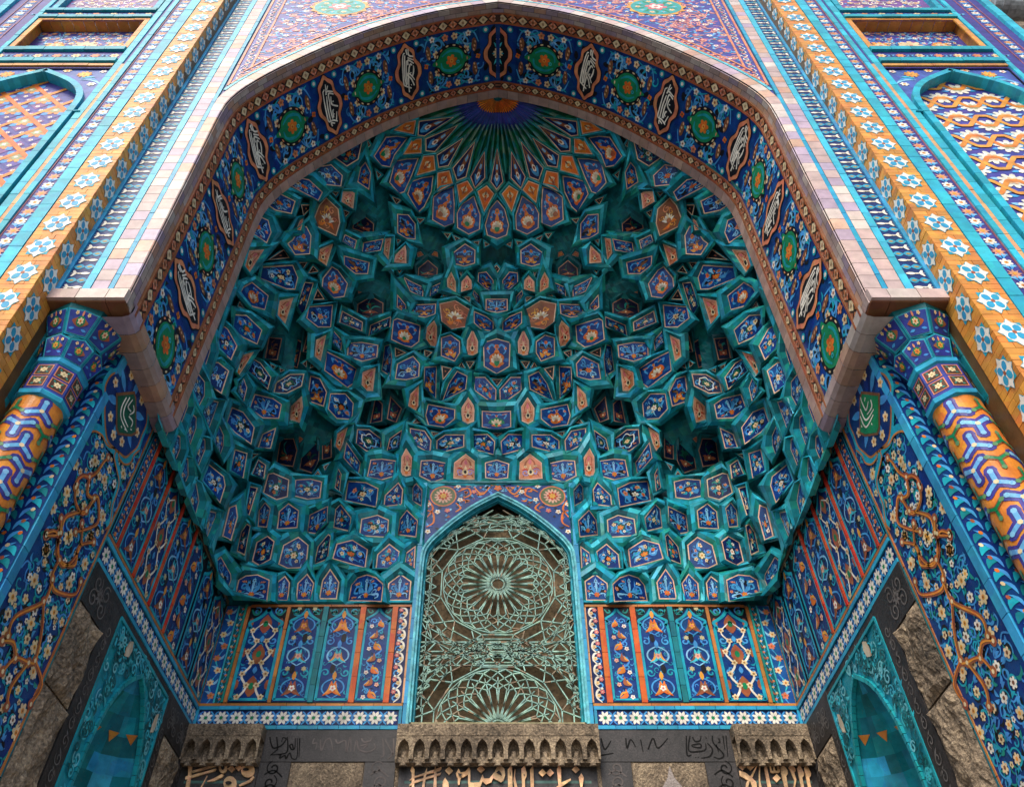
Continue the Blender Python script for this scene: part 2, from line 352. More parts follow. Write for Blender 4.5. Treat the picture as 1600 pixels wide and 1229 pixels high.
# ------------------------------------------------------------------ muqarnas vault
CELLS = [
('f', (-0.207,6.195,10.78, -0.0557,6.027,11.02, -0.169,5.942,11.13, -0.31,5.999,11.05), (-0.218,6.263,10.69, 0.00313,6.031,11.03, -0.16,5.904,11.19, -0.342,5.998,11.07)),
('f', (-0.577,6.102,10.88, -0.371,5.987,11.07, -0.461,5.89,11.18, -0.623,5.924,11.11), (-0.609,6.165,10.8, -0.332,5.997,11.08, -0.442,5.856,11.25, -0.657,5.914,11.13)),
('f', (-0.914,5.962,10.96, -0.68,5.912,11.12, -0.732,5.768,11.26, -0.91,5.769,11.19), (-0.927,5.98,10.95, -0.649,5.929,11.12, -0.698,5.74,11.33, -0.931,5.757,11.2)),
('f', (-1.21,5.733,11.03, -0.938,5.739,11.21, -0.959,5.57,11.35, -1.11,5.54,11.27), (-1.27,5.766,10.97, -0.914,5.759,11.21, -0.918,5.549,11.42, -1.13,5.522,11.29)),
('f', (-1.39,5.431,11.1, -1.14,5.499,11.28, -1.13,5.325,11.4, -1.26,5.293,11.3), (-1.46,5.453,11.04, -1.12,5.526,11.29, -1.11,5.323,11.43, -1.29,5.248,11.3)),
('f', (-1.5,5.066,11.11, -1.24,5.235,11.34, -1.2,5.05,11.41, -1.34,5.018,11.27), (-1.59,5.053,11.03, -1.22,5.28,11.35, -1.15,5.022,11.48, -1.36,4.972,11.27)),
('p', (-0.0194,5.99,11.07, 0.0826,5.908,11.17, -0.0122,5.566,11.58, -0.114,5.908,11.17), (-0.0205,6.037,11.03, 0.124,5.921,11.17, -0.0116,5.51,11.66, -0.156,5.92,11.17)),
('p', (-0.351,5.977,11.08, -0.194,5.87,11.22, -0.203,5.599,11.55, -0.421,5.855,11.23), (-0.362,6.017,11.05, -0.155,5.886,11.21, -0.182,5.546,11.63, -0.45,5.857,11.24)),
('p', (-0.623,5.887,11.16, -0.479,5.857,11.22, -0.35,5.497,11.67, -0.689,5.749,11.3), (-0.647,5.925,11.12, -0.446,5.883,11.21, -0.311,5.448,11.74, -0.733,5.744,11.31)),
('p', (-0.896,5.72,11.25, -0.747,5.722,11.31, -0.525,5.443,11.68, -0.924,5.573,11.37), (-0.928,5.751,11.21, -0.722,5.755,11.3, -0.467,5.405,11.75, -0.966,5.556,11.38)),
('p', (-1.08,5.492,11.33, -0.945,5.536,11.39, -0.603,5.285,11.77, -1.08,5.341,11.43), (-1.12,5.513,11.3, -0.937,5.562,11.39, -0.534,5.26,11.83, -1.11,5.323,11.43)),
('p', (-1.19,5.27,11.38, -1.09,5.31,11.43, -0.659,5.169,11.8, -1.16,5.08,11.45), (-1.22,5.288,11.35, -1.09,5.334,11.44, -0.579,5.162,11.85, -1.19,5.042,11.44)),
('w', (-0.162,6.371,10.42, -0.0124,6.399,10.36, 0.133,6.371,10.42, 0.168,6.291,10.58, 0.106,6.169,10.84, -0.00971,6.1,10.99, -0.126,6.169,10.84, -0.196,6.291,10.58), (-0.225,6.446,10.44, -0.0116,6.552,10.28, 0.218,6.457,10.42, 0.221,6.318,10.63, 0.136,6.165,10.86, -0.00971,6.04,11.04, -0.147,6.167,10.86, -0.234,6.318,10.63)),
('w', (-0.605,6.292,10.5, -0.433,6.352,10.41, -0.269,6.324,10.5, -0.26,6.215,10.73, -0.363,6.055,11.04, -0.55,6.115,10.88, -0.618,6.181,10.73), (-0.693,6.357,10.51, -0.44,6.453,10.41, -0.215,6.385,10.53, -0.202,6.227,10.77, -0.342,6.006,11.08, -0.566,6.115,10.91, -0.638,6.197,10.77)),
('w', (-0.973,6.181,10.54, -0.787,6.256,10.46, -0.648,6.246,10.54, -0.648,6.089,10.85, -0.675,5.95,11.13, -0.85,5.962,11.03, -0.97,6.003,10.9), (-1.1,6.245,10.51, -0.798,6.344,10.5, -0.63,6.306,10.61, -0.612,6.113,10.9, -0.648,5.918,11.15, -0.884,5.915,11.07, -0.991,5.997,10.91)),
('w', (-1.32,5.842,10.69, -1.16,6.069,10.55, -1.08,6.053,10.69, -0.986,5.956,10.96, -0.964,5.816,11.2, -1.12,5.77,11.06, -1.27,5.75,10.9), (-1.49,5.86,10.68, -1.18,6.15,10.59, -1.03,6.117,10.73, -0.946,5.973,10.97, -0.901,5.762,11.23, -1.13,5.763,11.1, -1.29,5.77,10.96)),
('w', (-1.57,5.657,10.69, -1.43,5.801,10.62, -1.36,5.811,10.69, -1.27,5.707,10.97, -1.18,5.577,11.29, -1.35,5.524,11.17, -1.51,5.493,11.03), (-1.72,5.661,10.62, -1.46,5.887,10.69, -1.33,5.904,10.78, -1.23,5.76,11.03, -1.11,5.533,11.31, -1.35,5.479,11.15, -1.52,5.46,10.99)),
('w', (-1.75,5.259,10.7, -1.66,5.411,10.71, -1.55,5.489,10.81, -1.49,5.386,10.99, -1.32,5.284,11.34, -1.46,5.193,11.21, -1.6,5.134,11.05), (-1.86,5.25,10.67, -1.7,5.491,10.76, -1.55,5.556,10.89, -1.44,5.458,11.07, -1.25,5.258,11.35, -1.45,5.144,11.18, -1.66,4.94,10.96)),
('bo', (-0.641,6.608,10.02, -0.498,6.626,9.973, -0.337,6.6,10.02, -0.335,6.504,10.23, -0.491,6.462,10.34, -0.666,6.53,10.2), (-0.784,6.679,9.908, -0.499,6.706,9.93, -0.248,6.678,10.02, -0.262,6.517,10.33, -0.498,6.424,10.45, -0.839,6.487,10.26)),
('bo', (-1.45,6.191,10.18, -1.33,6.279,10.18, -1.2,6.343,10.25, -1.21,6.206,10.47, -1.31,6.091,10.53, -1.46,6.024,10.44), (-1.53,6.24,10.18, -1.36,6.346,10.17, -1.08,6.45,10.19, -1.19,6.214,10.5, -1.27,6.065,10.64, -1.61,5.885,10.54)),
('o', (-0.72,6.75,9.626, -0.598,6.843,9.626, -0.606,6.757,9.782, -0.672,6.656,9.88, -0.729,6.688,9.731), (-0.874,6.827,9.578, -0.537,6.9,9.531, -0.561,6.761,9.807, -0.67,6.508,10.28, -0.816,6.721,9.811)),
('o', (-0.542,6.832,9.611, -0.38,6.79,9.611, -0.39,6.727,9.763, -0.455,6.703,9.862, -0.538,6.758,9.783), (-0.593,6.876,9.568, -0.36,6.848,9.664, -0.334,6.759,9.847, -0.455,6.689,9.974, -0.584,6.756,9.813)),
('o', (-1.62,6.318,9.841, -1.56,6.432,9.841, -1.53,6.231,10.11, -1.6,6.187,10.01), (-1.77,6.327,9.776, -1.49,6.599,9.622, -1.5,6.236,10.21, -1.71,6.144,10.12)),
('o', (-1.5,6.45,9.818, -1.32,6.466,9.818, -1.33,6.381,10.01, -1.35,6.343,10.1, -1.48,6.398,9.94), (-1.67,6.493,9.63, -1.24,6.59,9.833, -1.18,6.44,10.15, -1.35,6.341,10.19, -1.52,6.385,9.956)),
('g', (-1.19,6.817,9.968, -0.903,6.817,9.968, -0.9,6.75,10.12, -1.05,6.691,10.25, -1.19,6.75,10.12), (-1.22,6.841,9.942, -0.827,6.925,9.975, -0.82,6.787,10.25, -1.05,6.645,10.39, -1.27,6.715,10.14)),
('f2', (-1,6.667,10.33, -0.902,6.697,10.32, -0.91,6.653,10.39, -0.96,6.638,10.39), (-1.08,6.686,10.31, -0.848,6.756,10.3, -0.869,6.649,10.45, -0.982,6.616,10.46)),
('f2', (-1.2,6.651,10.25, -1.11,6.649,10.3, -1.16,6.609,10.35, -1.21,6.616,10.31), (-1.24,6.693,10.2, -1.04,6.691,10.32, -1.15,6.586,10.43, -1.26,6.606,10.34)),
('b', (-1.26,6.78,9.561, -1.08,6.89,9.561, -1.08,6.816,9.72, -1.25,6.714,9.719, -1.35,6.646,9.731, -1.35,6.655,9.706), (-1.32,6.838,9.537, -1.05,6.926,9.531, -0.921,6.792,9.856, -1.21,6.707,9.863, -1.38,6.654,9.84, -1.52,6.664,9.701)),
('b', (-1.01,6.919,9.601, -0.855,6.825,9.601, -0.837,6.746,9.742, -1,6.842,9.758), (-1.03,6.929,9.534, -0.827,6.905,9.671, -0.74,6.752,10.01, -1.16,6.751,9.812)),
('bo', (-0.175,6.903,9.808, -0.0546,6.981,9.808, -0.0549,6.886,9.994, -0.162,6.781,10.07, -0.282,6.744,9.986, -0.287,6.814,9.84), (-0.217,6.964,9.786, -0.0272,6.988,9.741, 0.0284,6.858,10, -0.0948,6.72,10.28, -0.354,6.778,10.15, -0.345,6.895,9.914)),
('t', (-0.0191,6.817,10.07, 0.0311,6.784,10.13, -0.0192,6.755,10.19, -0.0766,6.784,10.13), (-0.0177,6.856,10.05, 0.0685,6.8,10.16, -0.0179,6.75,10.26, -0.116,6.8,10.16)),
('b2', (-0.178,6.988,9.379, -0.0185,7,9.348, 0.141,6.988,9.379, 0.142,6.914,9.57, -0.179,6.914,9.57), (-0.209,7.034,9.398, -0.0185,7.111,9.233, 0.179,7.037,9.393, 0.274,6.867,9.729, -0.291,6.877,9.707)),
('b', (-0.345,6.836,9.557, -0.244,7.06,9.557, -0.251,6.944,9.66, -0.332,6.805,9.62), (-0.518,6.925,9.638, -0.225,7.042,9.437, -0.161,6.919,9.688, -0.392,6.787,9.936)),
('r', (-0.796,6.99,9.113, -0.658,7.058,9.024, -0.457,7.076,9.113, -0.386,7.056,9.214, -0.393,6.985,9.398, -0.616,6.889,9.502, -0.837,6.873,9.396), (-0.839,7.065,9.178, -0.671,7.133,9.062, -0.427,7.126,9.089, -0.36,7.071,9.217, -0.325,6.964,9.437, -0.608,6.87,9.576, -0.912,6.872,9.48)),
('bo', (-1.23,6.954,9.22, -1.04,6.956,9.177, -0.894,6.929,9.22, -0.889,6.866,9.387, -1.22,6.888,9.394), (-1.28,6.979,9.19, -1.04,7.076,9.11, -0.853,7.015,9.271, -0.843,6.878,9.49, -1.35,6.753,9.463)),
('bo', (-1.42,6.809,9.218, -1.3,6.919,9.218, -1.3,6.864,9.338, -1.42,6.714,9.398), (-1.53,6.875,9.217, -1.28,6.978,9.191, -1.14,6.862,9.416, -1.54,6.526,9.696)),
('bo', (-0.331,6.991,9.091, -0.223,7.084,9.057, -0.0529,7.171,9.124, -0.0531,7.103,9.26, -0.157,7.017,9.284, -0.333,6.906,9.257), (-0.49,7.108,9.129, -0.26,7.154,9.02, -0.00886,7.153,9.017, 0.104,7.037,9.298, -0.135,7.015,9.343, -0.393,6.952,9.454)),
('g', (-2.02,6.941,9.229, -1.83,6.961,9.176, -1.64,6.941,9.229, -1.65,6.873,9.412, -1.83,6.832,9.52, -2.02,6.878,9.396), (-2.04,6.951,9.217, -1.84,7.062,9.217, -1.63,7.056,9.341, -1.59,6.911,9.546, -1.82,6.763,9.586, -2.09,6.787,9.358)),
('f2', (-2,6.758,9.464, -1.87,6.766,9.581, -1.92,6.71,9.609, -2,6.689,9.567), (-2.05,6.812,9.417, -1.8,6.814,9.62, -1.91,6.706,9.687, -2.04,6.665,9.607)),
('f2', (-1.77,6.796,9.623, -1.66,6.882,9.578, -1.65,6.828,9.681, -1.72,6.786,9.693), (-1.83,6.796,9.625, -1.62,6.956,9.529, -1.61,6.844,9.746, -1.73,6.769,9.768)),
('bd', (-2.19,6.811,8.869, -1.89,6.971,8.869, -1.89,6.914,9.014, -2.17,6.748,9.06), (-2.25,6.847,8.865, -1.85,7.087,8.877, -1.83,6.934,9.105, -2.2,6.671,9.113)),
('bd', (-1.85,7.13,8.94, -1.52,6.942,8.94, -1.52,6.877,9.099, -1.83,7.046,9.118), (-1.86,7.101,8.847, -1.52,7.075,9.084, -1.49,6.93,9.309, -1.9,6.915,9.076)),
('w', (-1.48,7.035,8.773, -1.31,7.143,8.762, -1.21,7.192,8.79, -1.11,7.195,8.922, -1.1,7.093,9.168, -1.42,6.924,9.116, -1.47,6.915,9.06), (-1.6,7.125,8.796, -1.33,7.204,8.773, -1.19,7.243,8.74, -0.957,7.225,8.829, -0.951,7.02,9.236, -1.44,6.854,9.296, -1.51,6.945,9.131)),
('o', (-1.01,7.082,8.836, -0.952,7.179,8.817, -0.858,7.265,8.879, -0.857,7.097,9.14, -0.896,7.017,9.181, -1,7.004,8.987), (-1.07,7.168,8.925, -0.982,7.23,8.814, -0.831,7.243,8.806, -0.798,7.086,9.145, -0.855,6.897,9.458, -1.05,7.073,9.11)),
('bo', (-0.807,7.262,8.695, -0.607,7.264,8.572, -0.536,7.21,8.695, -0.54,7.15,8.877, -0.674,7.132,9.008, -0.814,7.167,8.986), (-0.96,7.323,8.609, -0.585,7.35,8.558, -0.386,7.283,8.716, -0.477,7.179,8.967, -0.67,7.132,9.065, -0.836,7.155,8.997)),
('o', (-0.442,7.233,8.702, -0.354,7.241,8.665, -0.287,7.225,8.702, -0.283,7.162,8.893, -0.364,7.1,9.099, -0.44,7.163,8.916), (-0.592,7.316,8.642, -0.352,7.302,8.668, -0.244,7.277,8.722, -0.128,7.178,8.959, -0.363,6.945,9.469, -0.539,7.177,8.971)),
('wc', (-0.198,7.297,8.508, -0.0177,7.335,8.385, 0.163,7.297,8.508, 0.179,7.178,8.891, -0.0182,7.158,8.957, -0.211,7.178,8.891), (-0.326,7.376,8.486, -0.0178,7.406,8.403, 0.31,7.381,8.472, 0.256,7.174,8.973, -0.0188,7.1,9.144, -0.264,7.182,8.955)),
('b1', (-1.43,7.366,8.324, -1.27,7.359,8.292, -1.09,7.331,8.324, -1.09,7.269,8.536, -1.19,7.239,8.671, -1.41,7.293,8.565), (-1.59,7.406,8.17, -1.26,7.455,8.172, -1.05,7.416,8.364, -0.949,7.303,8.655, -1.18,7.226,8.778, -1.46,7.27,8.588)),
('b', (-1.65,7.403,8.528, -1.5,7.317,8.308, -1.48,7.192,8.528, -1.52,7.116,8.771, -1.62,7.211,8.845), (-1.67,7.349,8.444, -1.37,7.511,8.141, -1.4,7.306,8.661, -1.51,7.165,8.88, -1.71,7.117,8.852)),
('t', (-1.44,7.262,8.652, -1.29,7.251,8.734, -1.45,7.194,8.782), (-1.47,7.296,8.632, -1.23,7.276,8.761, -1.48,7.186,8.838)),
('bo', (-1,7.392,8.155, -0.843,7.626,8.155, -0.846,7.394,8.62, -0.999,7.257,8.44), (-1.05,7.497,8.249, -0.818,7.561,8.032, -0.788,7.352,8.667, -1.11,7.335,8.666)),
('bo', (-0.789,7.629,8.139, -0.45,7.395,8.139, -0.431,7.319,8.33, -0.581,7.368,8.492, -0.701,7.493,8.366), (-0.805,7.563,8.027, -0.315,7.528,8.142, -0.312,7.404,8.532, -0.605,7.376,8.611, -0.775,7.464,8.392)),
('t', (-0.766,7.442,8.37, -0.643,7.377,8.539, -0.793,7.359,8.58), (-0.782,7.482,8.329, -0.599,7.39,8.577, -0.827,7.362,8.64)),
('b3', (-0.329,7.472,8.204, -0.0305,7.525,7.952, -0.0216,7.454,8.204, -0.178,7.405,8.409, -0.339,7.413,8.417), (-0.476,7.529,8.149, -0.01,7.579,7.948, 0.0124,7.492,8.264, -0.154,7.413,8.503, -0.41,7.412,8.517)),
('t', (-0.0177,7.466,8.256, 0.0623,7.432,8.378, -0.0912,7.432,8.379), (-0.0186,7.502,8.228, 0.116,7.443,8.43, -0.143,7.443,8.431)),
('t', (-0.395,7.382,8.544, -0.329,7.338,8.649, -0.451,7.339,8.65), (-0.397,7.423,8.512, -0.279,7.345,8.698, -0.497,7.347,8.702)),
('t', (-0.557,7.378,8.56, -0.448,7.394,8.517, -0.511,7.343,8.644), (-0.597,7.403,8.568, -0.404,7.429,8.497, -0.512,7.337,8.726)),
('t', (-1.03,7.317,8.677, -0.928,7.279,8.778, -1.04,7.258,8.806), (-1.06,7.359,8.642, -0.876,7.294,8.814, -1.07,7.256,8.863)),
('t', (-1.17,7.261,8.768, -1.1,7.289,8.727, -1.1,7.25,8.807), (-1.23,7.273,8.788, -1.08,7.333,8.699, -1.08,7.249,8.875)),
('o', (-1.2,7.459,7.863, -1.07,7.552,7.863, -1.08,7.427,8.253, -1.18,7.412,8.061), (-1.26,7.53,7.903, -0.971,7.6,7.695, -1.04,7.413,8.376, -1.33,7.44,8.199)),
('o', (-0.486,7.544,7.692, -0.402,7.565,7.645, -0.319,7.562,7.692, -0.314,7.509,7.917, -0.404,7.465,8.064, -0.491,7.498,7.885), (-0.632,7.617,7.645, -0.41,7.653,7.506, -0.265,7.606,7.682, -0.199,7.524,7.978, -0.413,7.424,8.356, -0.642,7.528,7.979)),
('w', (-0.944,7.612,7.669, -0.718,7.564,7.57, -0.579,7.495,7.669, -0.581,7.459,7.817, -0.717,7.486,7.883, -0.961,7.535,8.001, -0.992,7.587,7.829), (-0.974,7.618,7.623, -0.709,7.635,7.574, -0.439,7.606,7.684, -0.502,7.525,7.989, -0.713,7.522,8.005, -1.02,7.494,8.089, -1.14,7.565,7.801)),
('wg', (-0.215,7.576,7.597, -0.017,7.589,7.541, 0.177,7.576,7.597, 0.177,7.519,7.851, -0.0173,7.523,7.833, -0.218,7.519,7.851), (-0.283,7.633,7.58, -0.017,7.638,7.56, 0.245,7.633,7.58, 0.32,7.504,8.059, -0.0177,7.508,8.033, -0.356,7.507,8.049)),
('o', (-1.83,7.267,8.056, -1.76,7.351,8.056, -1.69,7.407,8.114, -1.68,7.276,8.453, -1.8,7.202,8.296), (-1.99,7.326,8.044, -1.81,7.429,7.926, -1.58,7.464,7.989, -1.65,7.262,8.503, -1.92,7.199,8.437)),
('b2', (-2.07,7.094,8.48, -1.86,7.127,8.413, -1.66,7.12,8.48, -1.66,7.057,8.684, -1.89,7.031,8.72, -2.08,7.028,8.691), (-2.1,7.097,8.452, -1.87,7.264,8.335, -1.65,7.23,8.567, -1.58,7.095,8.856, -1.89,7,8.802, -2.16,6.911,8.687)),
('g', (-1.75,7.707,7.783, -1.58,7.652,7.783, -1.59,7.586,8.055, -1.71,7.588,8.192), (-1.79,7.722,7.745, -1.51,7.751,7.794, -1.55,7.642,8.152, -1.73,7.578,8.245)),
('g', (-1.5,7.655,7.824, -1.38,7.728,7.824, -1.32,7.692,8.071, -1.48,7.565,8.187), (-1.6,7.729,7.829, -1.36,7.767,7.787, -1.27,7.692,8.085, -1.55,7.553,8.418)),
('t', (-1.15,7.621,7.697, -1.03,7.621,7.715, -1.09,7.602,7.779), (-1.21,7.649,7.688, -0.986,7.649,7.724, -1.1,7.614,7.843)),
('b3', (-1.16,7.641,7.376, -0.883,7.648,7.172, -0.878,7.605,7.376, -0.972,7.583,7.535, -1.18,7.595,7.601), (-1.24,7.67,7.342, -0.865,7.705,7.169, -0.831,7.661,7.45, -0.954,7.618,7.625, -1.25,7.582,7.71)),
('b3', (-0.816,7.719,7.238, -0.447,7.584,7.238, -0.449,7.545,7.427, -0.705,7.622,7.503, -0.822,7.677,7.446), (-0.843,7.705,7.17, -0.309,7.702,7.198, -0.33,7.61,7.667, -0.724,7.633,7.582, -0.875,7.658,7.468)),
('b3', (-0.352,7.716,7.326, -0.0537,7.621,7.121, -0.0456,7.571,7.326, -0.144,7.584,7.474, -0.35,7.666,7.545), (-0.494,7.706,7.17, -0.0348,7.708,7.165, 0.0337,7.662,7.456, -0.131,7.634,7.575, -0.474,7.611,7.664)),
('bg', (-1.83,7.513,7.223, -1.7,7.616,7.19, -1.53,7.722,7.247, -1.53,7.661,7.454, -1.69,7.53,7.506, -1.83,7.455,7.432), (-1.89,7.614,7.297, -1.74,7.676,7.137, -1.49,7.689,7.166, -1.43,7.626,7.486, -1.69,7.558,7.592, -1.91,7.508,7.578)),
('bg', (-1.47,7.681,7.227, -1.29,7.607,7.227, -1.27,7.538,7.514, -1.44,7.626,7.431), (-1.5,7.687,7.176, -1.27,7.683,7.26, -1.21,7.574,7.752, -1.57,7.598,7.523)),
('o', (-1.24,7.698,6.87, -1.17,7.707,6.842, -1.08,7.707,6.87, -1.09,7.669,7.093, -1.2,7.633,7.267, -1.25,7.653,7.129), (-1.38,7.75,6.79, -1.17,7.765,6.703, -0.945,7.762,6.772, -0.953,7.703,7.176, -1.23,7.605,7.631, -1.36,7.689,7.203)),
('b2', (-1.67,7.704,6.827, -1.48,7.705,6.776, -1.31,7.69,6.827, -1.31,7.651,7.059, -1.5,7.652,7.097, -1.65,7.66,7.088), (-1.72,7.734,6.81, -1.46,7.758,6.636, -1.2,7.758,6.767, -1.29,7.701,7.149, -1.52,7.662,7.301, -1.76,7.654,7.226)),
('b2', (-1,7.691,6.832, -0.831,7.725,6.753, -0.662,7.732,6.832, -0.659,7.694,7.057, -0.848,7.667,7.087, -0.994,7.653,7.065), (-1.13,7.755,6.798, -0.835,7.771,6.6, -0.528,7.774,6.732, -0.517,7.699,7.215, -0.85,7.685,7.299, -1.14,7.684,7.278)),
('ob', (-0.564,7.697,6.797, -0.413,7.721,6.797, -0.267,7.741,6.816, -0.269,7.698,7.069, -0.416,7.656,7.186, -0.562,7.658,7.032), (-0.707,7.773,6.7, -0.417,7.777,6.663, -0.129,7.778,6.668, -0.164,7.71,7.149, -0.422,7.664,7.442, -0.685,7.707,7.16)),
('b2', (-0.163,7.717,6.822, -0.0163,7.721,6.798, 0.13,7.717,6.822, 0.147,7.682,7.037, -0.0166,7.672,7.099, -0.168,7.679,7.052), (-0.299,7.777,6.716, -0.0162,7.778,6.665, 0.259,7.778,6.715, 0.299,7.703,7.194, -0.013,7.684,7.313, -0.313,7.699,7.218)),
('b3', (-1.93,7.819,6.531, -1.49,7.645,6.28, -1.49,7.604,6.553, -1.67,7.667,6.707, -1.93,7.772,6.822), (-1.94,7.741,6.44, -1.46,7.76,6.301, -1.38,7.75,6.789, -1.68,7.73,6.853, -1.95,7.714,6.822)),
('b3', (-1.42,7.761,6.388, -1.19,7.718,6.388, -1.19,7.688,6.605, -1.26,7.685,6.724, -1.42,7.737,6.553), (-1.47,7.759,6.314, -1.06,7.768,6.275, -1.14,7.766,6.693, -1.27,7.717,7.04, -1.48,7.758,6.601)),
('b', (-1.09,7.836,6.527, -0.954,7.674,6.314, -0.954,7.615,6.527, -1.05,7.707,6.72, -1.1,7.786,6.721), (-1.22,7.765,6.368, -0.827,7.771,6.117, -0.837,7.771,6.721, -1.07,7.724,7.02, -1.19,7.761,6.749)),
('t', (-0.873,7.669,7.509, -0.773,7.659,7.553, -0.889,7.652,7.573), (-0.887,7.698,7.506, -0.719,7.68,7.582, -0.927,7.665,7.631)),
('t', (-0.017,7.673,7.504, 0.0598,7.659,7.553, -0.0683,7.659,7.553), (-0.0201,7.704,7.49, 0.115,7.677,7.592, -0.122,7.675,7.598)),
('t', (-0.608,7.646,7.604, -0.518,7.646,7.604, -0.558,7.633,7.654), (-0.663,7.675,7.604, -0.467,7.676,7.599, -0.558,7.645,7.718)),
('b3', (-1.65,7.709,5.906, -1.48,7.729,5.906, -1.31,7.75,5.909, -1.32,7.721,6.156, -1.46,7.698,6.215, -1.65,7.684,6.141), (-1.69,7.755,5.908, -1.48,7.76,5.77, -1.19,7.765,5.779, -1.21,7.765,6.298, -1.48,7.759,6.445, -1.8,7.749,6.332)),
('b2', (-1.23,7.847,6.019, -0.976,7.641,5.826, -0.971,7.603,6.048, -1.13,7.712,6.301, -1.22,7.809,6.226), (-1.35,7.762,5.816, -0.864,7.771,5.746, -0.858,7.771,6.244, -1.17,7.765,6.61, -1.35,7.762,6.254)),
('b3', (-2.01,7.801,6.092, -1.77,7.631,5.903, -1.77,7.604,6.092, -1.95,7.704,6.385, -2.02,7.762,6.353), (-2.12,7.739,5.92, -1.75,7.753,5.93, -1.68,7.754,6.26, -1.97,7.737,6.508, -2.14,7.725,6.404)),
('b2', (-2.31,7.785,6.007, -2.17,7.698,5.919, -2.04,7.597,6.007, -2.07,7.584,6.255, -2.32,7.754,6.257), (-2.33,7.722,5.922, -2.15,7.738,5.876, -2.04,7.741,6.101, -2.06,7.729,6.513, -2.44,7.681,6.311)),
('b3', (-1.89,7.625,5.514, -1.71,7.723,5.514, -1.53,7.816,5.517, -1.53,7.793,5.769, -1.71,7.689,5.833, -1.87,7.615,5.719), (-2.05,7.746,5.499, -1.73,7.755,5.393, -1.49,7.76,5.424, -1.39,7.761,5.825, -1.73,7.754,6.056, -1.95,7.747,5.876)),
('b3', (-1.41,7.736,5.454, -1.15,7.726,5.454, -1.15,7.708,5.679, -1.28,7.704,5.789, -1.41,7.72,5.647), (-1.45,7.76,5.428, -1.09,7.767,5.408, -1.03,7.768,5.795, -1.31,7.763,6.019, -1.47,7.76,5.71)),
('b3', (-1.08,7.734,5.453, -0.959,7.734,5.453, -0.968,7.709,5.762, -1.08,7.717,5.661), (-1.2,7.765,5.337, -0.835,7.771,5.331, -0.86,7.771,6.125, -1.18,7.766,5.754)),
('bd', (-2.15,7.778,5.537, -1.97,7.666,5.537, -1.98,7.64,5.849, -2.02,7.664,5.898, -2.14,7.75,5.778), (-2.2,7.741,5.404, -1.86,7.752,5.491, -1.93,7.748,5.974, -2.06,7.741,6.038, -2.23,7.734,5.816)),
('b3', (-2.51,7.654,5.461, -2.4,7.683,5.419, -2.2,7.723,5.461, -2.22,7.694,5.76, -2.35,7.657,5.853, -2.5,7.635,5.716), (-2.63,7.685,5.41, -2.41,7.727,5.388, -2.1,7.745,5.362, -2.15,7.739,5.836, -2.39,7.706,6.085, -2.64,7.655,5.836)),
('b2', (-1.99,7.715,5.039, -1.79,7.715,5.039, -1.79,7.703,5.253, -1.92,7.694,5.43, -1.99,7.702,5.277), (-2.11,7.746,4.92, -1.68,7.756,4.926, -1.71,7.755,5.315, -1.97,7.748,5.735, -2.09,7.746,5.347)),
('b2', (-1.7,7.847,5.099, -1.28,7.602,4.928, -1.28,7.588,5.149, -1.38,7.645,5.276, -1.5,7.709,5.362, -1.62,7.78,5.37, -1.69,7.83,5.3), (-1.8,7.753,4.905, -1.18,7.765,4.893, -1.26,7.764,5.292, -1.38,7.762,5.419, -1.52,7.759,5.474, -1.68,7.756,5.456, -1.76,7.754,5.294)),
('b2', (-1.24,7.73,5.03, -0.98,7.73,5.03, -0.98,7.717,5.275, -1.11,7.712,5.371, -1.24,7.718,5.25), (-1.36,7.762,4.912, -0.864,7.771,4.918, -0.863,7.771,5.384, -1.14,7.766,5.595, -1.37,7.762,5.358)),
('b2', (-2.24,7.706,5.014, -2.07,7.706,5.014, -2.07,7.694,5.234, -2.17,7.688,5.36, -2.26,7.694,5.234), (-2.36,7.736,4.896, -1.95,7.75,4.905, -2.04,7.747,5.282, -2.21,7.738,5.603, -2.34,7.734,5.295)),
('b2', (-2.88,7.574,4.936, -2.51,7.577,4.92, -2.54,7.574,5.198, -2.69,7.573,5.269, -2.82,7.572,5.254, -2.89,7.572,5.196), (-2.93,7.428,4.715, -2.42,7.732,4.877, -2.48,7.717,5.374, -2.72,7.651,5.384, -2.87,7.526,5.363, -2.9,7.495,5.171)),
('b2', (-2.48,7.686,5.003, -2.32,7.695,5.003, -2.34,7.682,5.234, -2.41,7.673,5.32, -2.48,7.673,5.241), (-2.61,7.706,4.884, -2.2,7.743,4.892, -2.29,7.737,5.29, -2.43,7.724,5.41, -2.61,7.693,5.339)),
('bd', (-2.81,7.605,5.465, -2.71,7.595,5.396, -2.59,7.569,5.465, -2.59,7.549,5.706, -2.69,7.559,5.792, -2.81,7.584,5.718), (-2.89,7.502,5.331, -2.72,7.653,5.376, -2.51,7.711,5.469, -2.51,7.692,5.878, -2.73,7.588,5.998, -2.85,7.513,5.715)),
('bd', (-2.94,7.396,5.445, -2.81,7.329,5.34, -2.82,7.273,5.712, -2.88,7.301,5.764, -2.94,7.356,5.681), (-2.95,7.269,5.307, -2.82,7.587,5.393, -2.86,7.466,5.893, -2.94,7.217,5.908, -2.94,7.276,5.632)),
('b3', (-2.97,7.009,5.362, -2.88,7.07,5.347, -2.87,7.032,5.643, -2.91,6.984,5.781, -2.97,6.954,5.715), (-2.96,6.814,5.16, -2.94,7.31,5.468, -2.89,7.379,5.913, -2.93,7.154,6.144, -2.96,6.809,5.64)),
('sb', (-2.93,6.584,4.929, -2.93,6.666,5.273, -2.93,6.624,5.366, -2.92,6.434,5.237, -2.92,6.398,4.977), (-2.96,6.768,4.771, -2.96,6.859,5.407, -2.96,6.717,5.451, -2.95,6.256,5.259, -2.95,6.438,5.01)),
